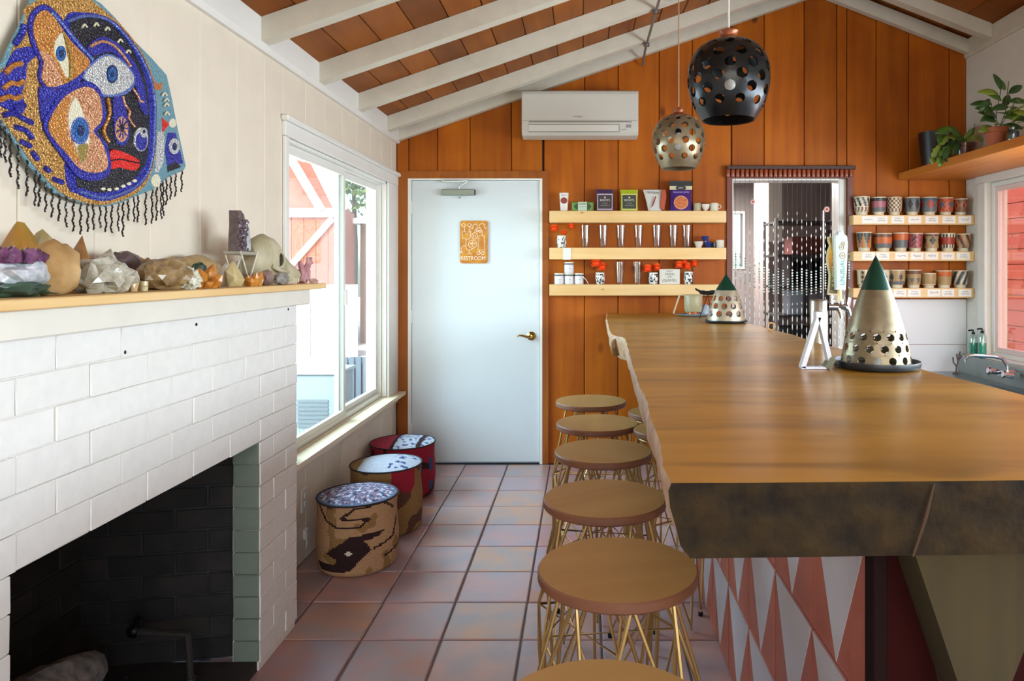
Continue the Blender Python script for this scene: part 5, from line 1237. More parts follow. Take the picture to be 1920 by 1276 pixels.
# cone lanterns
M_grn = mat('dark_green_glaze', '#0f3b2c', .3, .35, var=.15, scale=14); M_brz = mat('bronze_glaze', '#7d6f55', .38, .55, var=.18, scale=30, bump=.2); M_dplate = mat('dark_iron_plate', '#26282b', .4, .4)
def plate(t, r, h=.02):
    q = MB(); q.lathe([(0, 0), (r*.82, 0), (r*.97, .004), (r, h*.6), (r*.985, h), (r*.955, h*.98), (r*.93, h*.5), (r*.85, h*.34), (0, h*.34)], 48); return q.build('saucer', M_dplate, t, smooth=True)
t = thing('cone_lantern', 'tall ceramic cone lantern with a green tip and small round holes, near on the slab', 'lantern', (PX(1642, 2.25), 2.25, ZT+.001), .1)
plate(t, .132, .024)
Rb = curve_r([(0, .106), (.04, .100), (.10, .088), (.20, .058), (.30, .022), (.345, .0)])
z0 = 0; rows = [(0, .008, 0, 0)]; z = .008
for i in range(3):
    rows.append((z, z+.026, .0122, .5*(i % 2))); z += .026; rows.append((z, z+.0095, .0026, .5*(i % 2)+.5 if i < 2 else 0.5)); z += .0095
rows.append((z, .344, 0, 0))
o = shell(t, 'shade', lambda z: max(0.0, Rb(z)) if z < .3435 else 0, rows, 14, [M_brz, M_grn], lambda z: 1 if z > .235 else 0, .004); o.location.z = .010
q = MB(); q.lathe([(0, 0), (.02, 0), (.02, .03), (0, .03)], 14, c=(0, 0, .0095)); q.build('candle', mat('white_wax', '#e6dfd0', .4), t, smooth=True)
t = thing('cone_lantern', 'small ceramic cone lantern with a green tip and large oval holes, far on the slab', 'lantern', (PX(1361.5, 4.17), 4.17, ZT+.001), .4)
plate(t, .122, .016)
Rs = curve_r([(0, .110), (.03, .107), (.09, .094), (.15, .074), (.19, .056), (.235, .028), (.278, .0)])
rows = [(0, .024, 0, 0), (.024, .069, .0185, 0), (.069, .113, .018, .5), (.113, .157, .0165, 0), (.157, .2775, 0, 0)]
o = shell(t, 'shade', lambda z: max(0.0, Rs(z)) if z < .277 else 0, rows, 11, [mat('pale_bronze_glaze', '#a0927a', .4, .4, var=.12, scale=30), M_grn], lambda z: 1 if z > .186 else 0, .004); o.location.z = .007
q = MB(); q.lathe([(0, 0), (.02, 0), (.02, .03), (0, .03)], 14, c=(0, 0, .007)); q.build('candle', mat('white_wax', '#e6dfd0', .4), t, smooth=True)

# ------------------------------------------------------------------ small things on the slab
t = thing('aframe_holder', 'white metal A-shaped holder standing beside the near cone lantern', 'holder', (PX(1530, 2.22), 2.22, ZT+.0012)); s = 2.22/FP
def bar(q, p0, p1, w, d):
    a, b_ = Vector(p0), Vector(p1); dd = (b_-a).normalized(); n = Vector((-dd.z, 0, dd.x))*w/2
    vs = [a+n+Vector((0, -d, 0)), b_+n+Vector((0, -d, 0)), b_-n+Vector((0, -d, 0)), a-n+Vector((0, -d, 0)), a+n+Vector((0, d, 0)), b_+n+Vector((0, d, 0)), b_-n+Vector((0, d, 0)), a-n+Vector((0, d, 0))]
    q.add(vs, [(0, 1, 2, 3), (7, 6, 5, 4), (0, 4, 5, 1), (1, 5, 6, 2), (2, 6, 7, 3), (3, 7, 4, 0)])
M_wm = mat('white_coated_metal', '#c9cad2', .3, .2)
q = MB(); bar(q, (-.044, 0, .004), (.006, .0, .165), .014, .014); q.build('left_bar', M_wm, t)
q = MB(); bar(q, (.008, 0, .165), (.042, 0, .02), .013, .014); q.build('right_bar', M_wm, t)
q = MB(); bar(q, (-.048, 0, .004), (.03, 0, .004), .008, .014); q.build('foot_bar', M_wm, t)
q = MB(); q.box(-.004, .018, -.016, .016, .16, .178); q.build('head_clip', M_wm, t)
q = MB(); bar(q, (.030, .0, .003), (.050, .0, .034), .018, .017); q.build('felt_pad', mat('grey_green_pad', '#6c6a55', .8), t)
Yt = 3.05
t = thing('tap_tower', 'stainless tap tower with two faucets standing behind the slab', 'beer tower', (PX(1529, Yt)+.015, Yt, .8855))
r = .0375; ht = PZ(561, Yt)-.8855
q = MB(); q.lathe([(0, 0), (.055, 0), (.055, .008), (r, .012), (r, ht-.008), (r-.004, ht), (0, ht)], 36); q.build('column', mat('satin_steel', '#aba69a', .25, 1.0), t, smooth=True)
fz = PZ(574, Yt)-.8855
q = MB(); q.cyl((.036, -.012, fz), (.075, -.018, fz), .017, 14); q.tube([(.075, -.018, fz), (.10, -.02, fz), (.118, -.02, fz-.012), (.128, -.02, fz-.045)], [.014, .013, .011, .008], 10); q.cyl((.09, -.02, fz), (.09, -.02, fz+.03), .007, 8); q.cyl((.116, -.02, fz-.01), (.126, -.02, fz+.038), .007, 8)
q.tube([(.075, -.02, fz-.005), (.085, -.022, fz-.03), (.088, -.024, fz-.05)], [.011, .008, .006], 8); q.build('faucet', M_chrome, t, smooth=True)
ty = Yt-.02
def handle(nm, label, px_, pts, m_edge, m_face, zbase, dots):
    q = MB(); sc = ty/FP; P2 = [((x-px_)*sc, PZ(y, ty)-zbase) for x, y in pts]; q.prism(P2, 1, -.012, .012)
    tt = q.build(nm, m_edge, t, (PX(px_, ty)-t.location.x, ty-t.location.y, zbase-t.location.z)); tt['label'] = label
    cx = sum(p[0] for p in P2)/len(P2); cz = sum(p[1] for p in P2)/len(P2)
    q = MB(); q.prism([(cx+(x-cx)*.84, cz+(z-cz)*.955) for x, z in P2], 1, -.014, -.0122); q.build('printed_face', m_face, tt)
    return tt, sc
def grad(name, stops):
    m = bpy.data.materials.new(name); m.use_nodes = True; nt = m.node_tree; tc = nt.nodes.new('ShaderNodeTexCoord'); sx = nt.nodes.new('ShaderNodeSeparateXYZ'); cr = nt.nodes.new('ShaderNodeValToRGB')
    nt.links.new(tc.outputs['Generated'], sx.inputs[0]); nt.links.new(sx.outputs[2], cr.inputs[0]); nt.links.new(cr.outputs[0], nt.nodes['Principled BSDF'].inputs['Base Color'])
    for i, (p, c) in enumerate(stops):
        e = cr.color_ramp.elements[i] if i < 2 else cr.color_ramp.elements.new(p); e.position = p; e.color = srgb(c)
    nt.nodes['Principled BSDF'].inputs['Roughness'].default_value = .35; return m
zb = PZ(556, ty)
p1 = [(1552, 552), (1554, 535), (1555, 515), (1552, 500), (1550, 485), (1552, 470), (1556, 460), (1553, 452), (1552, 444), (1556, 443), (1559, 450), (1562, 445), (1566, 450), (1566, 470), (1569, 500), (1570, 530), (1570, 553)]
tt, sc_ = handle('tap_handle', 'yellow and green tap handle with a wavy outline, left of the pair', 1560, p1, mat('handle_cream_edge', '#d8c79a', .4), grad('sunflower_print', [(0, '#5a4a2c'), (.35, '#5f7a34'), (.55, '#c9861c'), (.75, '#e3b81f'), (1, '#6a5a2c')]), zb, 0)
o = text('JUNIPER IPA', .030, mat('pale_yellow_print', '#efe6b0', .5), tt, (.006, -.0148, .11), rot=(pi/2, radians(-90), 0), sx=.85)
q = MB(); q.cyl((0, 0, -.03), (0, 0, .012), .007, 10); q.cyl((0, 0, -.018), (0, 0, -.008), .012, 10); q.build('ferrule', M_chrome, tt, smooth=True)
p2 = [(1566, 543), (1563, 470), (1562, 448), (1564, 440), (1568, 441), (1569, 436), (1574, 434), (1579, 433), (1581, 440), (1586, 442), (1588, 455), (1587, 480), (1584, 543)]
zb2 = PZ(548, ty-.03)
ty -= .03
tt, sc_ = handle('tap_handle', 'pale mint tap handle with a round emblem and vertical lettering, right of the pair', 1575, p2, mat('handle_mint_edge', '#c2cdc2', .4), mat('mint_print', '#b6c8c2', .4, var=.05, scale=30), zb2, 0)
o = text('UNUSUAL', .024, mat('teal_print', '#4d8a80', .5), tt, (.006, -.0148, .085), rot=(pi/2, radians(-90), 0))
q = MB()
for (x, z, r_) in ((.006, .155, .011), (.002, .19, .009), (.008, .205, .007)): q.tube([(x+r_*cos(a*pi/8), -.0148, z+r_*sin(a*pi/8)*1.2) for a in range(16)], .0012, 5, closed=True); q.ball((x, -.0145, z), (r_*.45, .001, r_*.5), 8, 4)
q.build('emblem', mat('gold_print', '#b08d4a', .4), tt)
q = MB(); q.cyl((0, 0, -.035), (0, 0, .012), .009, 10, r2=.007); q.build('ferrule', mat('pale_brass', '#c9a36a', .3, .8), tt, smooth=True)
# far end of the slab: plate, cup, card, tripod dish
Yc = 4.72
t = thing('glazed_platter', 'pale blue oval platter at the far end of the slab', 'platter', (PX(1300, Yc), Yc, ZT+.001)); q = MB(); q.lathe([(0, 0), (.07, 0), (.09, .004), (.125, .012), (.13, .016), (.122, .017), (.085, .009), (0, .007)], 36, sy=.55); q.build('platter', mat('pale_blue_glaze', '#8fa6b8', .25, coat=.4), t, smooth=True)
t = thing('copper_stand', 'low copper coloured foot under the speckled cup', 'stand', (PX(1299, Yc), Yc-.005, ZT+.0085)); q = MB(); q.lathe([(0, 0), (.040, 0), (.036, .010), (.034, .022), (0, .022)], 24); q.build('foot', mat('copper_glaze', '#a85526', .35, .3), t, smooth=True)
t = thing('speckled_cup', 'speckled sand coloured cup at the far end of the slab', 'cup', (PX(1299.5, Yc), Yc-.005, ZT+.031)); q = MB(); q.lathe([(0, 0), (.052, 0), (.056, .006), (.060, .05), (.061, .108), (.058, .113), (.054, .108), (.052, .01), (0, .01)], 28); q.build('cup', mat('speckled_sand', '#a39873', .45, var=.2, scale=120), t, smooth=True)
t = thing('tent_card', 'small tan paper tent leaning beside the speckled cup', 'card', (PX(1279, Yc), Yc+.03, ZT+.018)); q = MB(); q.prism([(-.055, 0), (-.052, 0), (-.012, .117), (.02, .117), (.034, 0), (.037, 0), (.024, .121), (-.015, .121)], 1, -.03, .03); q.build('paper', mat('tan_translucent_paper', '#c2a987', .6), t)
t = thing('folded_cloth', 'crumpled pale blue cloth behind the far cone lantern', 'cloth', (PX(1327, Yc)-.01, Yc+.06, ZT+.0)); q = MB(); q.lathe([(0, .001), (.055, .001), (.06, .012), (.05, .04), (.03, .062), (.012, .075), (0, .078)], 24); q.v = [tuple(Vector(v)+Vector((noise.noise(Vector(v)*35), noise.noise(Vector(v)*35+Vector((4, 4, 4))), 0))*.012) for v in q.v]; q.build('cloth', mat('pale_blue_cloth', '#aab6c4', .9, var=.1, scale=20), t, smooth=True)
Yd = 4.50
t = thing('tripod_dish', 'dark shallow leaf shaped dish on thin wire legs at the far end of the slab', 'dish', (PX(1327, Yd), Yd, ZT+.001)); sd = Yd/FP; q = MB()
pts = [];
q.lathe([(0, 0), (.03, .002), (.058, .010), (.078, .022), (.080, .026), (.055, .018), (0, .010)], 28, sy=.55, c=(0, 0, .148)); q.v = [(x, y, z+.012*noise.noise(Vector((x*30, y*30, 1)))+(.012 if x < -.05 else 0)) for x, y, z in q.v]; q.build('dish', mat('dark_dish', '#23272c', .45, .3), t, smooth=True)
for a, b_ in ((-.056, -.02), (.022, -.035), (.034, .04)):
    q = MB(); q.cyl((0, 0, .150), (a, b_, .0015), .0022, 6); q.build('leg', M_black, t)
t = thing('tan_ring', 'small tan ring lying at the far right edge of the slab', 'ring', (PX(1446, 3.62), 3.62, ZT+.001)); q = MB(); q.tube([(.018*cos(a*pi/10), 0, .020+.018*sin(a*pi/10)) for a in range(20)], .0045, 8, closed=True); q.build('ring', mat('tan_wood_ring', '#b98a5a', .5), t, smooth=True)

# ------------------------------------------------------------------ sink corner
sk = thing('sink_unit', 'steel sink unit along the right wall behind the bar', 'sink', (2.46, 4.2, 0))
ZK = .66
q = MB(); q.box(-.24, .22, -1.0, .885, .10, ZK-.022); q.build('cabinet', mat('sink_cabinet', '#5a5f62', .4, .6), sk)
q = MB()
for a in ((-.25, .222, -1.01, -.35, ZK-.02, ZK), (-.25, .222, .34, .888, ZK-.02, ZK), (-.25, -.19, -.35, .34, ZK-.02, ZK), (.15, .222, -.35, .34, ZK-.02, ZK)): q.box(*a)
q.build('drainboard', M_steel, sk)
q = MB(); q.box(-.19, .15, -.35, .34, ZK-.19, ZK-.18); q.box(-.19, -.185, -.35, .34, ZK-.18, ZK-.001); q.box(.145, .15, -.35, .34, ZK-.18, ZK-.001); q.box(-.185, .145, -.35, -.345, ZK-.18, ZK-.001); q.box(-.185, .145, .335, .34, ZK-.18, ZK-.001); q.build('basin', M_steel, sk)
q = MB(); q.bbox(.223, XR-2.46-.001, -1.01, .888, ZK-.02, .785, .003); q.build('backsplash', mat('dull_steel', '#a4b0ac', .45, .5, var=.1, scale=8), sk)
q = MB(); q.cyl((.215, .20, .745), (.16, .20, .745), .02, 14); q.box(.14, .20, .13, .27, .725, .76); q.build('faucet_body', M_chrome, sk, smooth=True)
q = MB(); q.tube([(.17, .20, .75), (.165, .205, .80), (.14, .21, .835), (.10, .215, .845), (-.02, .235, .852), (-.06, .24, .848), (-.075, .242, .83), (-.076, .242, .805)], .0105, 10); q.build('spout', M_chrome, sk, smooth=True)
for y in (.12, .28):
    q = MB(); q.cyl((.15, y, .74), (.09, y-.0, .752), .017, 12); 
    for k in range(4): a = k*pi/2+.4; q.cyl((.10, y, .75), (.10, y+.028*cos(a), .75+.028*sin(a)), .006, 6)
    q.build('tap_knob', M_chrome, sk, smooth=True)
def soap(label, x, y, h, m):
    t = thing('soap_bottle', label, 'bottle', (x, y, .7856)); q = MB(); r = .027
    q.lathe([(0, 0), (r*.95, 0), (r, .004), (r, h*.72), (r*.75, h*.80), (r*.4, h*.83), (0, h*.83)], 20); q.build('bottle', glass_mat('clear_bottle', '#e8f4f0', .1, .3), t, smooth=True)
    q = MB(); q.lathe([(0, .002), (r*.93, .003), (r*.94, h*.5), (0, h*.5)], 20); q.build('liquid', m, t, smooth=True)
    q = MB(); q.cyl((0, 0, h*.83), (0, 0, h*.9), .011, 12); q.cyl((0, 0, h*.9), (0, 0, h*.97), .004, 8); q.tube([(0, 0, h*.965), (-.02, 0, h*.97), (-.034, 0, h*.955)], .0055, 8); q.build('pump_head', M_black, t, smooth=True); return t
M_teal = mat('teal_soap', '#3fae93', .2)
soap('teal soap pump bottle nearer the cup shelves, shorter of the two', 2.712, 4.94, .185, M_teal); soap('taller teal soap pump bottle at the window frame', 2.712, 4.83, .205, M_teal)
t = thing('coral_ring_holder', 'small dark branching twig standing on the sink corner', 'twig', (PX(1792, 4.95)+.0, 4.95, ZK+.0015)); q = MB()
for pts in ([(0, 0, 0), (.006, 0, .05), (.02, 0, .1), (.03, 0, .155)], [(.006, 0, .05), (-.016, 0, .08), (-.02, 0, .115)], [(.016, 0, .09), (.008, 0, .12), (.008, 0, .14)], [(.022, 0, .1), (.036, 0, .115), (.037, 0, .13)]): q.tube(pts, .0045, 6)
q.lathe([(0, 0), (.022, 0), (.018, .006), (0, .01)], 12); q.build('twig', mat('dark_twig', '#53433a', .6), t, smooth=True)
t = thing('blue_sponge', 'bright blue scrubbing cloth on the sink edge', 'sponge', (2.60, 4.02, ZK+.001)); q = MB(); q.bbox(-.06, .05, -.07, .07, 0, .022, .006); q.v = [(x, y, z+.006*noise.noise(Vector((x*20, y*20, 0)))*(z > .01)) for x, y, z in q.v]; q.build('sponge', mat('sponge_blue', '#1d6f9c', .8, bump=.6, scale=80), t)
t = thing('white_tray', 'white tray lying on the drainboard at the right edge of the frame', 'tray', (2.46, 3.60, ZK+.001)); q = MB(); q.lathe([(0, 0), (.14, 0), (.17, .02), (.175, .022), (.16, .018), (.135, .006), (0, .005)], 4, M=Matrix.Rotation(pi/4, 4, 'Z')); q.build('tray', mat('tray_white', '#c9ced0', .4), t)

# ------------------------------------------------------------------ plant shelf in the right corner
ps = thing('plant_shelf', 'orange pine corner shelf high on the right wall carrying plants', 'shelf', (2.26, 3.0, 2.075))
q = MB(); q.bbox(0, XR-2.26-.002, .0, YB-3.0-.003, -.052, 0, .003); q.build('board', wood('orange_pine', '#b5651c', '#d18a38', 1, .45, .05, '#7a3a10', 5), ps)
SZ = 2.0755
def pot(t, r0, r1, h, m, rim=True):
    q = MB(); q.lathe([(0, 0), (r0, 0), (r0+(r1-r0)*.75, h*.74), (r1*(.99), h*.75), (r1*1.04, h*.76), (r1*1.06, h), (r1*.97, h), (r1*.9, h*.85), (0, h*.85)] if rim else [(0, 0), (r0, 0), (r1, h), (r1*.95, h), (r0*.95, h*.88), (0, h*.88)], 28); q.build('pot', m, t, smooth=True)
    q = MB(); q.lathe([(0, h*.86), (r1*.9, h*.87), (0, h*.9)], 16); q.build('soil', mat('dark_soil', '#2d211a', .9, bump=1, scale=60), t)
M_tcp = mat('terracotta_pot', '#a65a38', .75, var=.08, scale=12); M_leaf = mat('mid_green_leaf', '#4d7224', .4, var=.25, scale=10, coat=.2); M_leafd = mat('dark_green_leaf', '#2f5420', .4, var=.25, scale=10, coat=.2); M_leafl = mat('yellow_green_leaf', '#86983a', .45, var=.2, scale=10)
def leaf(parent, p, d, L_, W, m, up=(0, 0, 1), curl=.25, name='leaf', wavy=0):
    p, d = Vector(p), Vector(d).normalized(); s = d.cross(Vector(up))
    if s.length < .1: s = d.cross(Vector((0, 1, 0)))
    s.normalize(); n = s.cross(d).normalized(); q = MB(); rows = []; K_ = 7
    for i in range(K_+1):
        v = i/K_; w = W*math.sin(pi*min(1, v*.94+.03))**.8*(1-.15*v)*(1+wavy*(1 if i % 2 else -1)); c = p+d*L_*v+n*(.0-curl*L_*v*v)
        rows.append([c-s*w/2+n*w*.12, c, c+s*w/2+n*w*.12])
    for r_ in rows: q.v += [tuple(x) for x in r_]
    for i in range(K_):
        for k in range(2): q.f.append((i*3+k, i*3+k+1, i*3+k+4, i*3+k+3)); q.m.append(0)
    o = q.build(name, m, parent, smooth=True, angle=80); md = o.modifiers.new('t', 'SOLIDIFY'); md.thickness = .0018; return o
t = thing('black_planter', 'large black planter in the corner end of the plant shelf', 'planter', (2.43, 4.90, SZ)); pot(t, .085, .11, .25, mat('black_planter_glaze', '#141516', .4), False)
t = thing('trailing_cactus', 'trailing cactus with flat wavy leaves hanging over the shelf edge from a brown pot', 'plant', (2.40, 4.47, SZ)); pot(t, .05, .065, .10, mat('brown_glazed_pot', '#5b2a1c', .3, coat=.4))
rr = random.Random(3)
strands = [[(-.02, 0, .11), (-.09, -.02, .10), (-.165, -.02, .02), (-.175, -.03, -.07), (-.165, -.03, -.12)], [(-.02, 0, .11), (-.08, .03, .16), (-.14, .03, .10), (-.185, .03, .02), (-.195, .02, -.05)], [(0, 0, .1), (-.06, -.05, .14), (-.12, -.06, .19), (-.20, -.06, .16)], [(0, 0, .1), (-.06, -.05, .10), (-.10, -.07, .03)], [(0, 0, .12), (.03, -.04, .18), (.02, -.08, .20)], [(.0, 0, .1), (.04, -.05, .14), (.06, -.09, .10)], [(-.01, 0, .11), (-.07, 0, .19), (-.14, .02, .17), (-.16, 0, .11)], [(-.02, .0, .1), (-.11, -.04, .09), (-.15, -.05, -.01), (-.14, -.06, -.06)]]
for s_, pts in enumerate(strands):
    for a, b_ in zip(pts[:-1], pts[1:]):
        a, b_ = Vector(a), Vector(b_); a.z *= 1 if a.z > 0 else .35; b_.z *= 1 if b_.z > 0 else .35; leaf(t, a, b_-a, (b_-a).length*1.15, .045, (M_leaf, M_leafl, M_leaf, M_leafd)[(s_) % 4], up=(rr.uniform(-.3, .3), -1, .4), curl=.08, wavy=.22)
t = thing('terracotta_plant', 'leafy plant with oval leaves in an orange terracotta pot on the plant shelf', 'plant', (2.355, 4.05, SZ)); pot(t, .045, .060, .115, M_tcp)
specs = [((-.01, 0, .20), (-1, -.3, -.5), .10), ((-.03, 0, .25), (-1, 0, .1), .11), ((.01, 0, .31), (-1, -.2, .15), .12), ((.02, -.01, .33), (-.3, 0, 1), .10), ((.05, 0, .33), (-.6, 0, 1), .09), ((.06, -.02, .26), (1, -.1, .1), .10), ((.1, -.02, .27), (1, 0, -.3), .13), ((.05, -.03, .23), (-.9, -.3, -.1), .11), ((.03, -.02, .17), (1, -.4, .1), .10), ((-.02, -.03, .15), (-1, -.5, .1), .10),
         ((.0, -.03, .13), (-.6, -1, .0), .10), ((.06, -.03, .16), (.7, -.8, -.1), .10), ((.0, .03, .18), (-.5, .6, .6), .10), ((.08, .0, .20), (.8, .3, .5), .09), ((.04, -.03, .19), (.1, -1, .2), .09), ((-.04, 0, .28), (-.7, 0, -1), .09), ((.0, .02, .22), (-1, .2, .3), .10), ((.05, .02, .24), (.6, .2, .9), .10), ((.08, -.02, .20), (.9, -.6, -.2), .11), ((-.01, -.02, .17), (-.9, -.6, .3), .10), ((.03, .0, .27), (-.9, -.2, .5), .10), ((.04, .0, .13), (1, -.2, -.1), .11), ((-.03, -.01, .12), (-1, -.3, -.3), .09), ((.07, .0, .31), (.9, .0, .6), .10)]
for i, (p, d, l_) in enumerate(specs): leaf(t, p, d, l_, .048, (M_leaf, M_leafd, M_leafl, M_leafd)[i % 4], up=(.1, -1, .5), curl=.18)
for pts in ([(0, 0, .1), (.0, 0, .2), (.02, 0, .3), (.03, 0, .36)], [(.01, 0, .1), (.05, 0, .2), (.06, 0, .3), (.07, 0, .38)], [(0, 0, .1), (-.02, 0, .2), (-.03, 0, .26)], [(.01, 0, .1), (.06, -.02, .2), (.1, -.02, .27)]):
    q = MB(); q.tube(pts, .0022, 6); q.build('stem', mat('brown_stem', '#4b3b28', .6), t, smooth=True)
t = thing('glass_jar_cutting', 'plant cutting in a small glass jar beside the terracotta pot', 'plant', (2.35, 3.89, SZ)); q = MB(); q.lathe([(0, 0), (.03, 0), (.033, .01), (.033, .06), (.024, .072), (.025, .085), (.022, .085), (.022, .07), (.03, .058), (.03, .008), (0, .006)], 22); q.build('jar', glass_mat('blue_jar_glass', '#bcd0d6', .1, .4), t, smooth=True)
for i in range(7): leaf(t, (0, 0, .07+.02*i), (cos(i*2.3), sin(i*2.3)*.8, .45), .085, .03, (M_leaf, M_leafd, M_leafl)[i % 3], curl=.2)
t = thing('dark_foliage_pot', 'dark green bushy plant at the right edge of the frame on the plant shelf', 'plant', (2.48, 3.80, SZ)); pot(t, .05, .065, .10, mat('grey_pot', '#4a5048', .5))
for i in range(16): leaf(t, (.02*cos(i), .02*sin(i), .09), (cos(i*2.4), sin(i*2.4), .5+.4*(i % 3)), .11, .035, (M_leafd, M_leaf)[i % 2], curl=.35)
# ------------------------------------------------------------------ beaded tapestry on the left wall
TX = XL+.02
tp = thing('beaded_tapestry', 'large beaded face tapestry with blue and gold eyes and black fringe on the left wall', 'wall hanging', (TX, 1.95, 2.0))
def W2(zx, zy):                       # drawing units of the tapestry to metres across and up the wall
    px, py = zx/2.775, zy/2.775
    Y = 1.31*FP/(1092-px); return (Y-1.95, HC-(py-505)*Y/FP-2.0)
def refine(P, step=26, closed=True):
    """rounded outline through the given points"""
    n = len(P); out = []
    for i in range(n if closed else n-1):
        p0, p1, p2, p3 = (P[(i-1) % n] if closed or i else P[0]), P[i], P[(i+1) % n], (P[(i+2) % n] if closed or i+2 < n else P[-1])
        m = max(2, int(math.hypot(p2[0]-p1[0], p2[1]-p1[1])/step))
        for k in range(m):
            t = k/m; out.append(tuple(.5*((2*p1[j])+(-p0[j]+p2[j])*t+(2*p0[j]-5*p1[j]+4*p2[j]-p3[j])*t*t+(-p0[j]+3*p1[j]-3*p2[j]+p3[j])*t**3) for j in (0, 1)))
    if not closed: out.append(P[-1])
    return out
def bead_mat(name, c, c2=None, metal=.3, sc=170):
    m = mat('beads_'+name, c, .3, metal, col2=c2 or c, scale=190, det=1); nt = m.node_tree
    if 'vor' not in nt.nodes:
        v = nt.nodes.new('ShaderNodeTexVoronoi'); v.name = 'vor'; v.inputs['Scale'].default_value = sc; tc = nt.nodes.new('ShaderNodeTexCoord'); nt.links.new(tc.outputs['Object'], v.inputs[0])
        b = nt.nodes.new('ShaderNodeBump'); b.invert = True; b.inputs['Strength'].default_value = .9; b.inputs['Distance'].default_value = .003; nt.links.new(v.outputs['Distance'], b.inputs['Height']); nt.links.new(b.outputs[0], nt.nodes['Principled BSDF'].inputs['Normal'])
    return m
B = dict(denim=bead_mat('denim', '#6f97a2', '#5b8794', 0), gold=bead_mat('gold', '#6b4012', '#e6b262'), blue=bead_mat('blue', '#15176a', '#3d42b8'), lblue=bead_mat('lblue', '#3f55a0', '#7388c8'), black=bead_mat('black', '#0b0c12', '#1c2230', .1), peach=bead_mat('peach', '#96562c', '#f0b890'), orange=bead_mat('orange', '#a05c1e', '#dc9c50'),
         cream=bead_mat('cream', '#cfc8a8', '#e4dfc6', 0), silver=bead_mat('silver', '#8f9698', '#ececea', .4), iris=bead_mat('iris', '#1c4a86', '#2f6db0', .2), red=bead_mat('red', '#c20c0c', '#e02018', 0), pupil=bead_mat('pupil', '#0d1f4a', '#142c60', .1), oran2=bead_mat('oran2', '#a8592a', '#c27442', 0), olive=bead_mat('olive', '#7d6a2c', '#a18d48', .1))
level = {'n': 0}
def area_(name, P, m, lv, round_=True):
    pts = refine(P) if round_ else P; W = [W2(*p) for p in pts]; x0 = .004+lv*.0012
    q = MB(); n = len(W)
    q.v = [(x0, a, b_) for a, b_ in W]+[(x0-.0045 if lv else 0.0, a, b_) for a, b_ in W]; q.f = [tuple(range(n))]+[(i, (i+1) % n, n+(i+1) % n, n+i) for i in range(n)]; q.m = [0]*len(q.f)
    if not lv: q.f.append(tuple(range(n, 2*n))[::-1]); q.m.append(0)
    o = q.build(name, B[m], tp)
    bm = bmesh.new(); bm.from_mesh(o.data); bmesh.ops.triangulate(bm, faces=[f for f in bm.faces if len(f.verts) > 4], quad_method='BEAUTY', ngon_method='EAR_CLIP'); bm.to_mesh(o.data); bm.free(); return o
def line_(name, P, m, w, lv, closed=False):
    pts = refine(P, 22, closed); q = MB(); q.tube([(.004+lv*.0012, *W2(*p)) for p in pts], w, 6, closed=closed); return q.build(name, B[m], tp, smooth=True)
def ell(cx, cy, rx, ry, n=14, rot=0): return [(cx+rx*cos(2*pi*k/n)*cos(rot)-ry*sin(2*pi*k/n)*sin(rot), cy+rx*cos(2*pi*k/n)*sin(rot)+ry*sin(2*pi*k/n)*cos(rot)) for k in range(n)]
OUT = [(150, 0), (300, -60), (420, -45), (520, 20), (590, 90), (700, 220), (780, 300), (860, 390), (885, 500), (920, 680), (960, 860), (950, 885), (870, 920), (790, 985), (700, 1020), (620, 1055), (540, 1075), (400, 1055), (270, 1000), (130, 850), (60, 730), (0, 650), (-90, 520), (-110, 420), (-60, 350), (0, 330), (40, 240), (110, 100)]
area_('backing_cloth', OUT, 'denim', 0, False)
area_('gold_field', [(135, 30), (300, -40), (420, -28), (515, 40), (640, 150), (745, 300), (800, 460), (805, 700), (785, 880), (710, 1000), (540, 1065), (400, 1045), (290, 990), (150, 840), (70, 720), (10, 640), (-80, 510), (-90, 430), (20, 340), (60, 240), (118, 110)], 'gold', 1)
area_('blue_streak_field', [(60, 262), (100, 248), (150, 245), (175, 290), (130, 330), (120, 420), (100, 480), (120, 560), (80, 600), (30, 570), (0, 560), (-60, 490), (-70, 430), (0, 370), (30, 320)], 'blue', 2)
for P in ([(10, 380), (50, 340), (95, 330)], [(0, 460), (40, 430), (75, 440), (100, 420)], [(-20, 520), (30, 500), (60, 515), (90, 500)]): line_('gold_streak', P, 'orange', .006, 3)
for P in ([(0, 600), (50, 590), (110, 620), (150, 640)], [(60, 660), (120, 680), (150, 720)], [(90, 735), (140, 760)], [(150, 790), (180, 830)], [(215, 870), (240, 890)], [(260, 930), (310, 950)], [(110, 130), (95, 180), (60, 230)], [(50, 560), (110, 545)]): line_('blue_streak', P, 'blue', .007, 2.5)
area_('blue_rim', [(320, 110), (430, 66), (560, 96), (660, 190), (750, 330), (797, 480), (803, 650), (785, 850), (725, 960), (620, 1022), (520, 1045), (400, 1012), (330, 930), (330, 500)], 'blue', 2)
line_('pale_blue_line', [(335, 112), (430, 82), (550, 106), (650, 200), (738, 335), (785, 480), (790, 650), (772, 850), (712, 952), (612, 1008), (515, 1028), (400, 995)], 'lblue', .004, 3.2)
area_('black_face', [(350, 125), (440, 92), (545, 112), (640, 205), (715, 330), (755, 470), (765, 650), (750, 830), (690, 925), (600, 985), (500, 1002), (410, 975), (380, 935), (380, 500)], 'black', 3)
area_('blue_brow', [(440, 240), (520, 190), (620, 245), (700, 350), (740, 470), (755, 600), (715, 560), (690, 450), (640, 340), (560, 270), (470, 290)], 'blue', 4)
line_('gold_brow', [(452, 240), (510, 214), (570, 235), (620, 285), (660, 345)], 'peach', .0042, 5)
for (a, b_) in ((420, 135), (482, 128), (540, 150), (607, 212), (650, 268), (840, 490), (850, 545), (852, 590), (850, 520)): line_('white_stitch', [(a-12, b_+8), (a, b_-8), (a+12, b_+6)], 'cream', .003, 5)
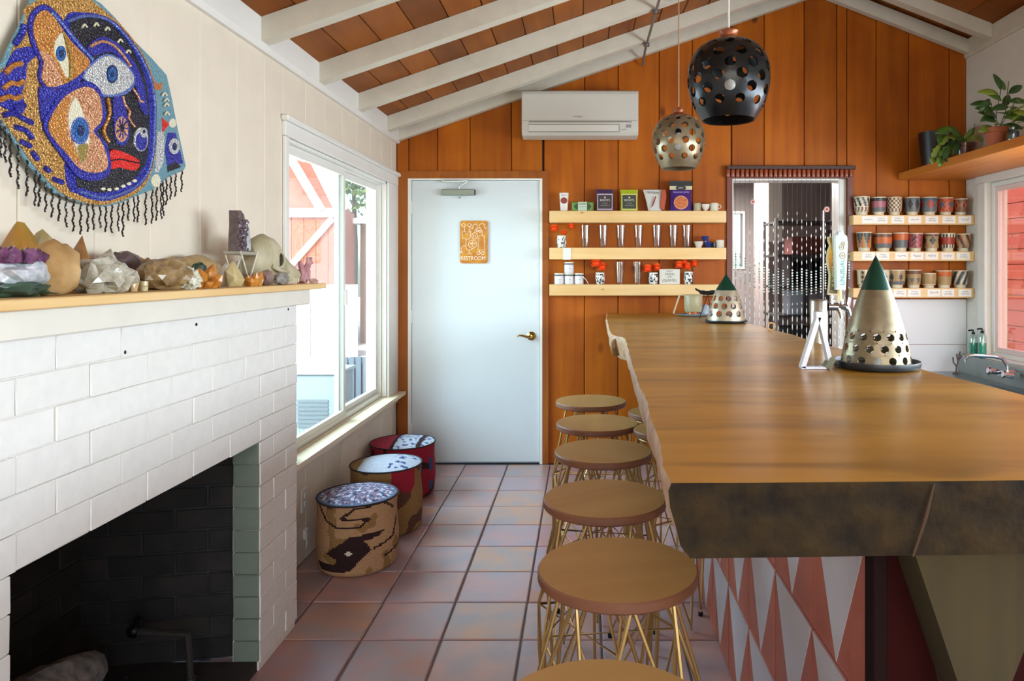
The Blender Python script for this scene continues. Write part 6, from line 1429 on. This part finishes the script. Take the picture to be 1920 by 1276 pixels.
area_('upper_petal_rim', [(150, 60), (215, 22), (285, 75), (380, 200), (470, 305), (445, 350), (400, 420), (310, 458), (220, 462), (180, 400), (190, 320), (150, 240), (128, 140)], 'blue', 4.5)
line_('petal_edge_line', [(240, 60), (300, 125), (380, 225), (460, 310)], 'lblue', .0045, 5.6)
area_('upper_petal', [(168, 80), (215, 52), (262, 92), (350, 215), (448, 318), (420, 365), (330, 430), (230, 452), (195, 400), (205, 320), (172, 240), (150, 150)], 'orange', 5.5)
area_('upper_petal_shade', [(180, 260), (250, 300), (290, 380), (300, 440), (230, 450), (198, 400), (205, 320)], 'peach', 6.2)
area_('upper_eye_white', [(293, 170), (262, 215), (258, 275), (285, 330), (328, 410), (330, 320), (316, 250), (305, 190)], 'cream', 7)
area_('upper_iris', ell(290, 278, 26, 40), 'iris', 8); area_('upper_pupil', ell(290, 278, 12, 20), 'pupil', 9)
line_('petal_crease', [(300, 165), (325, 230), (345, 320), (335, 420)], 'olive', .003, 7)
area_('blue_join', [(190, 450), (270, 470), (400, 420), (330, 470), (270, 560), (210, 640), (190, 560)], 'blue', 4.6)
area_('lower_petal_rim', [(205, 640), (270, 520), (335, 455), (430, 420), (500, 465), (530, 570), (525, 640), (480, 685), (530, 740), (556, 830), (550, 905), (480, 940), (385, 920), (300, 810), (235, 720)], 'blue', 5.8)
area_('lower_petal', [(225, 650), (285, 535), (345, 480), (430, 450), (490, 490), (510, 580), (500, 640), (462, 680), (510, 745), (538, 830), (530, 880), (470, 900), (390, 875), (315, 790), (255, 720)], 'peach', 6.8)
area_('lower_petal_shade', [(225, 650), (285, 545), (335, 500), (318, 600), (325, 700), (370, 790), (400, 850), (330, 800), (255, 715)], 'orange', 7.5)
area_('lower_eye_white', [(362, 505), (335, 570), (330, 650), (360, 740), (400, 850), (435, 760), (436, 690), (410, 600), (385, 540)], 'cream', 8.3)
area_('lower_eye_corner', [(372, 770), (400, 848), (432, 770), (420, 745), (390, 752)], 'olive', 9)
area_('lower_iris_rim', ell(387, 680, 48, 72), 'lblue', 9.2); area_('lower_iris', ell(388, 678, 40, 60), 'iris', 10); area_('lower_pupil', ell(388, 678, 18, 28), 'pupil', 11)
area_('right_eye_rim', [(408, 400), (450, 335), (535, 280), (625, 318), (688, 402), (665, 470), (600, 500), (500, 498), (455, 450)], 'lblue', 4.8)
area_('right_eye_white', [(415, 400), (470, 330), (540, 290), (620, 325), (678, 402), (655, 455), (590, 488), (515, 488), (468, 445)], 'silver', 5.6)
area_('right_iris_rim', ell(562, 385, 30, 48), 'pupil', 6.4); area_('right_iris', ell(562, 385, 22, 37), 'iris', 7.2); area_('right_pupil', ell(560, 388, 9, 16), 'pupil', 8)
line_('nose_line', [(542, 510), (552, 590), (520, 680), (548, 738)], 'orange', .0045, 5)
area_('nose_blue', [(575, 510), (625, 505), (640, 580), (655, 650), (650, 730), (615, 760), (585, 720), (575, 620)], 'blue', 4.4)
area_('star_eye', ell(615, 672, 34, 66), 'peach', 5.2); area_('star_eye_pupil', ell(615, 665, 12, 22), 'black', 6)
for k in range(9): a = 2*pi*k/9; line_('star_ray', [(615+14*cos(a), 667+26*sin(a)), (615+30*cos(a), 667+56*sin(a))], 'blue', .0018, 6.3)
line_('gold_zigzag', [(622, 500), (632, 545), (660, 580), (650, 610), (682, 660)], 'peach', .0035, 5); line_('gold_zigzag', [(672, 458), (700, 500), (712, 525), (730, 530)], 'peach', .0035, 5)
area_('round_charm_rim', ell(717, 725, 37, 62), 'silver', 5.2); area_('round_charm', ell(717, 735, 29, 48), 'blue', 6); area_('round_charm_top', ell(728, 690, 18, 26), 'silver', 6.8); area_('charm_pupil', ell(728, 684, 7, 10), 'pupil', 7.6)
area_('lips', [(556, 785), (600, 783), (645, 800), (690, 822), (712, 848), (690, 885), (640, 880), (595, 870), (556, 878)], 'red', 5.2); line_('lip_line', [(558, 835), (610, 828), (660, 840), (708, 848)], 'black', .0022, 6)
for (a, b_) in ((520, 982), (552, 986), (590, 982), (625, 968), (655, 955), (685, 940)): area_('tooth', ell(a, b_, 11, 8, 8), 'cream', 5)
area_('orange_star', [(790, 420), (815, 438), (838, 430), (828, 470), (800, 466)], 'oran2', 1.2, False); area_('red_triangle', [(835, 612), (872, 645), (838, 690)], 'red', 1.2, False)
area_('side_patch', [(865, 690), (905, 690), (930, 790), (945, 850), (862, 862), (850, 780)], 'blue', 1.1, False); area_('side_eye', ell(897, 760, 28, 42), 'silver', 2); area_('side_eye_pupil', ell(897, 762, 12, 20), 'pupil', 3)
area_('black_patch', [(862, 865), (905, 838), (935, 868), (865, 895)], 'black', 1.2, False); area_('white_dot', ell(803, 940, 24, 34), 'cream', 1.2); area_('white_dot', ell(890, 640, 18, 24), 'cream', 1.2); area_('pale_side_band', [(812, 690), (845, 690), (840, 850), (800, 900), (806, 780)], 'silver', 1.1)
# fringe: each strand is its own string of beads
M_fr = mat('black_fringe_beads', '#15110f', .35, .2)
def hem(zx):
    best = None
    for (a, b_), (c, d) in zip(OUT, OUT[1:]+OUT[:1]):
        if min(a, c) <= zx <= max(a, c) and a != c:
            y = b_+(d-b_)*(zx-a)/(c-a)
            if best is None or y > best: best = y
    return best
fr = [(-75, 760), (-45, 790), (-15, 820), (8, 845), (35, 922), (75, 982), (122, 1020), (165, 1070), (187, 1074), (221, 1102), (254, 1130), (290, 1150), (327, 1180), (365, 1204), (403, 1216), (440, 1204), (470, 1196), (505, 1186), (535, 1206), (565, 1210), (600, 1202), (625, 1230), (653, 1147), (683, 1152), (703, 1156), (743, 1170), (777, 1162), (801, 1147), (825, 1138), (836, 1120), (853, 1066), (875, 1036), (900, 1022), (932, 997)]
for i, (zx, zy) in enumerate(fr):
    y0 = hem(zx); rr = random.Random(i); pts = []; n = max(6, int((zy-y0)/9))
    for k in range(n+1):
        a, b_ = W2(zx+(1.7 if k % 2 else -1.7)*(k > 0)+rr.uniform(-1, 1), y0+(zy-y0)*k/n-4*(k == 0)); pts.append((.008+.002*sin(k*.9+i), a, b_))
    q = MB(); q.tube(pts, [.0019+.0008*(k % 2) for k in range(n+1)], 6); q.build('fringe_strand', M_fr, tp)

# ------------------------------------------------------------------ minerals on the mantel
SHZ = 1.3325
def mpos(px, X): return (X, -X*FP/(1092-px), SHZ)
def crystal(q, c, ax, r, L_, n=6, tip=.35, seed=0, mi=0, tw=0):
    """hexagonal point"""
    ax = Vector(ax).normalized(); u = ax.cross(Vector((.3, .9, .2))).normalized(); w = ax.cross(u); c = Vector(c); rr = random.Random(seed); vs = []
    js = [rr.uniform(.85, 1.15) for _ in range(n)]
    for t, s_ in ((0, .85), (1-tip, 1.0)):
        for k in range(n): a = 2*pi*k/n+tw; vs.append(c+ax*L_*t+(u*cos(a)+w*sin(a))*r*s_*js[k])
    vs.append(c+ax*L_+u*r*rr.uniform(-.3, .3)); fs = [tuple(range(n))[::-1]]+[(k, (k+1) % n, n+(k+1) % n, n+k) for k in range(n)]+[(n+k, n+(k+1) % n, 2*n) for k in range(n)]
    q.add(vs, fs, mi)
def hull_rock(dims, seed, n=26, flat=.0, peak=None, squash=2.2):
    rr = random.Random(seed); bm = bmesh.new()
    for i in range(n):
        d = Vector((rr.gauss(0, 1), rr.gauss(0, 1), rr.gauss(0, 1))).normalized(); d = Vector([math.copysign(abs(x)**(1/1.25), x) for x in d])
        z = max(0, dims[2]*.5+d.z*dims[2]*.52*rr.uniform(.85, 1)); bm.verts.new((d.x*dims[0]*.5, d.y*dims[1]*.5, z))
    for i in range(7): a = 2*pi*i/7+rr.random(); bm.verts.new((cos(a)*dims[0]*.42, sin(a)*dims[1]*.42, 0))
    if peak: bm.verts.new((peak[0], peak[1], dims[2]))
    r_ = bmesh.ops.convex_hull(bm, input=bm.verts); bmesh.ops.delete(bm, geom=[v for v in bm.verts if not v.link_faces], context='VERTS')
    bmesh.ops.dissolve_limit(bm, angle_limit=radians(9), verts=bm.verts, edges=bm.edges)
    bm.verts.ensure_lookup_table(); bm.verts.index_update(); q = MB(); q.add([tuple(v.co) for v in bm.verts], [tuple(v.index for v in f.verts) for f in bm.faces]); bm.free(); return q
def lump(dims, seed, amp=.25, fr_=2.2, sub=3):
    bm = bmesh.new(); bmesh.ops.create_icosphere(bm, subdivisions=sub, radius=1)
    for v in bm.verts:
        d = v.co.normalized(); k = 1+amp*noise.noise(d*fr_+Vector((seed*3.1, 0, 0)))+amp*.5*noise.noise(d*fr_*2.7+Vector((0, seed*2.3, 0)))+amp*.3*noise.noise(d*fr_*6+Vector((0, 0, seed)))
        v.co = Vector((d.x*dims[0]*.5*k, d.y*dims[1]*.5*k, max(0, dims[2]*.46+d.z*dims[2]*.54*k)))
    bm.verts.ensure_lookup_table(); q = MB(); q.add([tuple(v.co) for v in bm.verts], [tuple(v.index for v in f.verts) for f in bm.faces]); bm.free(); return q
def gem(n, c, c2, rough=.25, tr=.0, sc=26, bump=1.2, coat=.3): return mat(n, c, rough, 0, col2=c2, scale=sc, bump=bump, trans=tr, coat=coat, sss=.0)
def mineral(name, label, px, X, q, m, cat='mineral', rz=0, part='stone', smooth=False):
    t = thing(name, label, cat, mpos(px, X), rz); q.build(part, m, t, smooth=smooth, angle=50); return t
G_amb = gem('amber_quartz', '#96703a', '#c4a270', .75, sc=14, coat=0); G_gry = gem('smoky_gold_crystal', '#8f7d4c', '#b6a680', .3, sc=12); G_brn = gem('rusty_point', '#7a4a1e', '#a0743c', .4); G_clr = gem('clear_grey_quartz', '#857e62', '#ddd7c6', .12, tr=.2, sc=30)
G_ame = gem('amethyst_crystals', '#3f1c3a', '#7a4a72', .15, sc=40); G_amb2 = gem('amethyst_base', '#8f9a9c', '#c9c7cc', .4, sc=60, bump=1); G_grn = gem('dark_green_crust', '#1c3328', '#38503c', .5, bump=1); G_crst = gem('grey_purple_crust', '#4b3d3c', '#6b5a58', .6, sc=50, bump=1); G_tan = gem('tan_geode', '#8c6f40', '#b2986a', .6, sc=20, bump=1)
G_wht = gem('white_moss_crystals', '#b9b79c', '#dad8ca', .5, sc=60, bump=1); G_tpz = gem('brown_topaz', '#6e5635', '#a98d60', .35); G_cit = gem('orange_citrine', '#a8601c', '#d0903c', .35, sc=26); G_pale = gem('pale_yellow_crystal', '#ad9a68', '#cdbf92', .3, sc=16); G_milk = gem('milky_quartz', '#bdb4a4', '#dcd6ca', .3, tr=.1)
def peak_rock(dims, seed, lean=0):
    q = lump(dims, seed, .16, 1.9, 2); h = max(v[2] for v in q.v)
    q.v = [(x*(1-.62*(z/h)**1.7), y*(1-.62*(z/h)**1.7)+lean*(z/h), z) for x, y, z in q.v]; return q
def pt_rock(r, L_, tip, seed, ax):
    q = MB(); crystal(q, (0, 0, -.0), ax, r, L_, 7, tip, seed); crystal(q, (r*.3, r*.5, 0), (ax[0]+.2, ax[1]+.25, 1), r*.7, L_*.6, 6, .4, seed+1); q.v = [(x, y, max(0, z)) for x, y, z in q.v]; return q
# amethyst chunk at the left edge
t = thing('amethyst_chunk', 'purple amethyst chunk on a green base at the left edge of the mantel', 'mineral', mpos(28, -1.12), 0)
q = lump((.10, .15, .036), 1, .35, 3); q.build('green_base', G_grn, t, smooth=True)
q = lump((.098, .148, .062), 2, .3, 3.2); q.v = [(x, y, z+.014) for x, y, z in q.v]; q.build('white_layer', G_amb2, t, smooth=True)
q = MB(); rr = random.Random(4)
for i in range(46): x, y = rr.uniform(-.035, .035), rr.uniform(-.062, .055); crystal(q, (x, y, .068), (rr.uniform(-.3, .5), rr.uniform(-.4, .4), 1), rr.uniform(.008, .014), rr.uniform(.02, .034), seed=i)
q.build('purple_crystals', G_ame, t)
mineral('golden_point', 'tall golden brown crystal point at the left back of the mantel', 42, -1.245, peak_rock((.10, .11, .168), 3, -.008), gem('golden_point', '#8a7028', '#9a6426', .35))
t = thing('quartz_cluster', 'white quartz needles cluster behind the amethyst chunk', 'mineral', mpos(50, -1.19)); q = MB(); rr = random.Random(8)
for i in range(16): crystal(q, (rr.uniform(-.022, .022), rr.uniform(-.03, .03), .0), (rr.uniform(-.4, .4), rr.uniform(-.6, .6), 1), rr.uniform(.008, .014), rr.uniform(.06, .11), seed=i)
q.build('needles', G_milk, t)
mineral('smoky_crystal', 'large pale golden crystal leaning behind the amber boulder', 98, -1.25, peak_rock((.10, .13, .146), 6, -.03), G_gry)
mineral('amber_boulder', 'rounded amber quartz boulder near the left end of the mantel', 101, -1.10, lump((.088, .095, .112), 55, .22, 2.0, 3), G_amb, smooth=True)
mineral('brown_point', 'slim rusty brown crystal point behind the clear quartz', 148, -1.26, pt_rock(.027, .14, .5, 8, (0, .05, 1)), G_brn)
t = thing('white_pebble', 'small round white pebble in front of the rusty brown point', 'pebble', (mpos(150, -1.17)[0], mpos(150, -1.17)[1], SHZ)); q = lump((.026, .026, .07), 3, .05); q.v = [(x, y, z) for x, y, z in q.v]; q.build('pebble', mat('bright_white_stone', '#e0dcd8', .4), t, smooth=True)
t = mineral('clear_quartz', 'big clear grey quartz cluster in the left half of the mantel', 192, -1.12, lump((.12, .165, .080), 41, .38, 2.2, 3), G_clr, part='matrix'); q = MB()
crystal(q, (-.01, .01, .02), (-.1, .45, 1), .034, .090, seed=3, tip=.5); crystal(q, (0, -.03, .015), (.3, -.7, .8), .03, .08, seed=5, tip=.5); crystal(q, (.02, .0, .01), (.9, .2, .5), .024, .06, seed=6, tip=.5); q.build('point', G_clr, t)
mineral('purple_crust', 'dark grey purple crusted stone behind the clear quartz', 232, -1.245, lump((.08, .13, .105), 7, .2, 2.5), G_crst, smooth=True)
mineral('shell_fragment', 'small peach stone fragment at the right foot of the clear quartz', 250, -1.09, hull_rock((.02, .03, .035), 52, 12, peak=(0, .01)), gem('peach_fragment', '#b08a58', '#caa878'))
mineral('tan_chunk', 'brown tan chunky mineral behind the topaz boulder', 277, -1.235, lump((.08, .10, .088), 9, .3, 2.8), gem('brown_tan_chunk', '#7a5a2c', '#a8854c', .5, bump=1), smooth=True)
t = thing('yellow_cylinder', 'tiny pale yellow stone cylinder on the mantel edge', 'stone', mpos(268, -1.10)); q = MB(); q.lathe([(0, 0), (.011, 0), (.012, .010), (.0105, .012), (.012, .014), (.012, .024), (0, .025)], 12); q.build('cylinder', G_pale, t, smooth=True)
mineral('white_block', 'small white crystal block behind the topaz boulder', 303, -1.175, hull_rock((.035, .04, .085), 61, 14), G_wht)
t = mineral('topaz_boulder', 'brown topaz boulder with white mossy crystals on its front, middle of the mantel', 313, -1.115, lump((.11, .145, .086), 71, .34, 2.0, 3), G_tpz, part='boulder')
q = lump((.055, .065, .055), 11, .4, 4.5, 4); q.v = [(x+.035, y+.045, z) for x, y, z in q.v]; q.build('white_moss', G_wht, t, smooth=True)
mineral('tan_geode', 'long low tan geode at the back of the mantel middle', 368, -1.265, lump((.075, .30, .10), 13, .16, 2.2), G_tan, smooth=True)
mineral('green_stone', 'dark green mossy stone between the topaz boulder and the citrine', 374, -1.18, lump((.05, .06, .075), 15, .25, 3), G_grn, smooth=True)
t = thing('citrine_cluster', 'orange citrine points cluster at the front of the mantel', 'mineral', mpos(388, -1.10)); q = hull_rock((.07, .12, .028), 5, 18); crystal(q, (0, -.035, .0), (.1, -.35, 1), .02, .062, seed=2); crystal(q, (0, .01, .0), (.1, .05, 1), .018, .072, seed=3); crystal(q, (.0, .045, 0), (0, .6, 1), .015, .05, seed=4); crystal(q, (.02, -.01, 0), (.8, 0, 1), .014, .05, seed=6); q.build('points', G_cit, t)
mineral('milky_point', 'pale milky point between the citrine and the pale yellow crystal', 420, -1.15, hull_rock((.035, .05, .075), 82, 12, peak=(0, .01)), G_milk)
mineral('pale_crystal', 'pale yellow faceted crystal just left of the small orange cluster', 440, -1.095, hull_rock((.055, .07, .078), 91, 18, peak=(0, 0)), G_pale)
t = thing('small_citrine_cluster', 'small orange citrine cluster below the white stand', 'mineral', mpos(477, -1.075)); q = hull_rock((.045, .08, .025), 6, 14)
for i in range(9): crystal(q, (random.Random(i).uniform(-.012, .012), -.035+i*.008, .0), (.3, (i-4)*.18, 1), .011, .035+.015*((i*7) % 3)/2, seed=i)
q.build('points', G_cit, t)
# white stand with the amethyst slice
sp_ = mpos(451, -1.195); sp_ = (sp_[0], sp_[1], SHZ); ss = sp_[1]/FP
t = thing('folding_stand', 'tiny white folding stool stand holding the dark amethyst slice', 'stand', sp_)
ht = .116; M_stw = mat('stand_white', '#d2cfc0', .4)
q = MB(); q.bbox(-.03, .032, -.062, .062, ht-.012, ht, .004); q.build('seat', mat('stand_seat', '#a5a091', .5), t)
for s_ in (-1, 1):
    q = MB(); q.cyl((.028*s_, -.058, ht), (.028*s_, .022-.01, .002), .0028, 6); q.build('leg', M_stw, t)
    q = MB(); q.cyl((.028*s_+.005, .058, ht), (.028*s_+.005, -.012, .002), .0028, 6); q.build('leg', M_stw, t)
    q = MB(); q.cyl((.028*s_, .058, ht), (.028*s_, .07, .012), .0028, 6); q.build('leg', M_stw, t)
t = thing('amethyst_slice', 'dark amethyst slice with a jagged top standing on the white stand', 'mineral', (sp_[0], sp_[1], SHZ+ht+.0005))
q = MB(); q.prism([(-.052, 0), (.050, 0), (.046, .03), (.040, .075), (.030, .094), (.010, .104), (.002, .128), (-.022, .142), (-.046, .140), (-.044, .09), (-.050, .045)], 0, -.018, .012); q.build('slice', G_crst, t)
q = MB(); q.prism([(.012, .004), (.046, .004), (.042, .035), (.036, .078), (.024, .09), (.014, .06)], 0, .0125, .016); q.build('white_rim', G_amb2, t)
q = MB(); rr = random.Random(2)
for i in range(46): y, z = rr.uniform(-.042, .02), rr.uniform(.008, .11); crystal(q, (.008, y, z), (1, rr.uniform(-.4, .4), rr.uniform(-.4, .4)), rr.uniform(.005, .009), .014, seed=i)
q.build('crystals', gem('dark_lilac_crystals', '#40323a', '#75646c', .2, sc=60), t)
mineral('white_ball', 'smooth white stone ball under the white stand', 452, -1.27, lump((.07, .075, .088), 17, .03), mat('soft_white_stone', '#cfc8bc', .4), smooth=True)
# animal skull
t = thing('animal_skull', 'bleached animal skull near the right end of the mantel', 'skull', (-1.155, 2.655, SHZ), radians(-24)); t.scale = (1.1, .95, 1.45); M_bone = mat('old_bone', '#9d9373', .6, col2='#bdb396', scale=18, bump=.5)
q = MB(); secs = [(-.125, .062, .004, .004), (-.118, .062, .034, .036), (-.095, .068, .048, .050), (-.06, .072, .053, .055), (-.025, .068, .050, .053), (.005, .058, .042, .045), (.035, .045, .034, .034), (.065, .034, .027, .027), (.095, .026, .021, .020), (.120, .021, .017, .014), (.135, .019, .008, .008)]
n = 22
for y, z, a, b_ in secs: q.v += [(a*cos(2*pi*k/n), y+.008*sin(2*pi*k/n), z+b_*sin(2*pi*k/n)) for k in range(n)]
for i in range(len(secs)-1):
    for k in range(n): q.f.append((i*n+k, i*n+(k+1) % n, (i+1)*n+(k+1) % n, (i+1)*n+k)); q.m.append(0)
q.f += [tuple(range(n))[::-1], tuple(range((len(secs)-1)*n, len(secs)*n))]; q.m += [0, 0]
q.v = [(x+.004*noise.noise(Vector((x, y, z))*28), y, max(.004, z+.004*noise.noise(Vector((x, y, z))*30+Vector((5, 0, 0))))) for x, y, z in q.v]
q.build('cranium', M_bone, t, smooth=True)
for s_ in (1, -1):
    q = MB(); q.tube([(s_*.043+s_*.004*cos(a*pi/9), -.012+.019*cos(a*pi/9), .062+.021*sin(a*pi/9)) for a in range(18)], .0042, 7, closed=True); q.build('eye_socket_rim', M_bone, t, smooth=True)
    q = MB(); q.ball((s_*.040, -.012, .062), (.008, .017, .019), 14, 8); q.build('eye_socket', mat('socket_shadow', '#2f2d1e', .9), t, smooth=True)
    q = MB(); q.tube([(s_*.045, -.05, .046), (s_*.054, -.02, .034), (s_*.048, .02, .032), (s_*.034, .045, .03)], [.006, .005, .005, .004], 7); q.build('cheek_bone', M_bone, t, smooth=True)
    for k in range(6):
        q = MB(); q.bbox(s_*.021-.003, s_*.021+.003, .045+k*.011, .053+k*.011, .002, .016, .0015); q.build('tooth', mat('tooth_ivory', '#c9bfa0', .4), t)
q = MB(); q.tube([(.0, -.10, .010), (.02, -.04, .012), (.022, .04, .010), (.012, .12, .009)], [.009, .010, .008, .006], 7); q.build('lower_jaw', M_bone, t, smooth=True)
q = MB(); q.ball((.0, .123, .032), (.010, .012, .006), 10, 6); q.build('nasal_opening', mat('socket_shadow', '#2f2d1e', .9), t, smooth=True)
mineral('red_grey_stone', 'reddish grey stone at the left foot of the animal skull', 499, -1.085, lump((.045, .06, .052), 19, .2, 2.8), gem('red_grey_stone', '#6b5248', '#8e7468', .6, bump=1), smooth=True)
mineral('speckled_stone', 'grey speckled stone in front of the animal skull', 528, -1.065, lump((.04, .085, .045), 21, .22, 3.2), gem('speckled_grey_stone', '#6b665c', '#9a948a', .6, sc=60, bump=1), smooth=True)
t = thing('pink_coral', 'pink branching coral piece at the right end of the mantel', 'coral', mpos(572, -1.11)); M_cor = mat('pink_coral', '#a8737a', .6, col2='#c79a98', scale=30, bump=.6); q = MB()
q.tube([(0, -.04, .0), (0, -.02, .03), (.0, .0, .05), (0, .02, .062), (0, .045, .085), (0, .06, .10)], [.016, .018, .017, .014, .011, .007], 9); q.tube([(0, .02, .06), (0, .03, .085), (0, .028, .105)], [.010, .007, .005], 7); q.tube([(0, -.02, .03), (0, -.045, .07), (0, -.05, .085)], [.012, .011, .007], 7); q.tube([(0, .045, .085), (0, .07, .08)], [.009, .006], 7); q.tube([(0, 0, .01), (0, .03, .02), (0, .035, .05)], [.012, .01, .01], 7); q.build('branch', M_cor, t, smooth=True)
mineral('pink_slab', 'flat pale pink stone lying at the right tip of the mantel', 588, -1.045, hull_rock((.03, .06, .022), 95, 14), gem('pink_stone', '#b58f84', '#cbb0a4'))
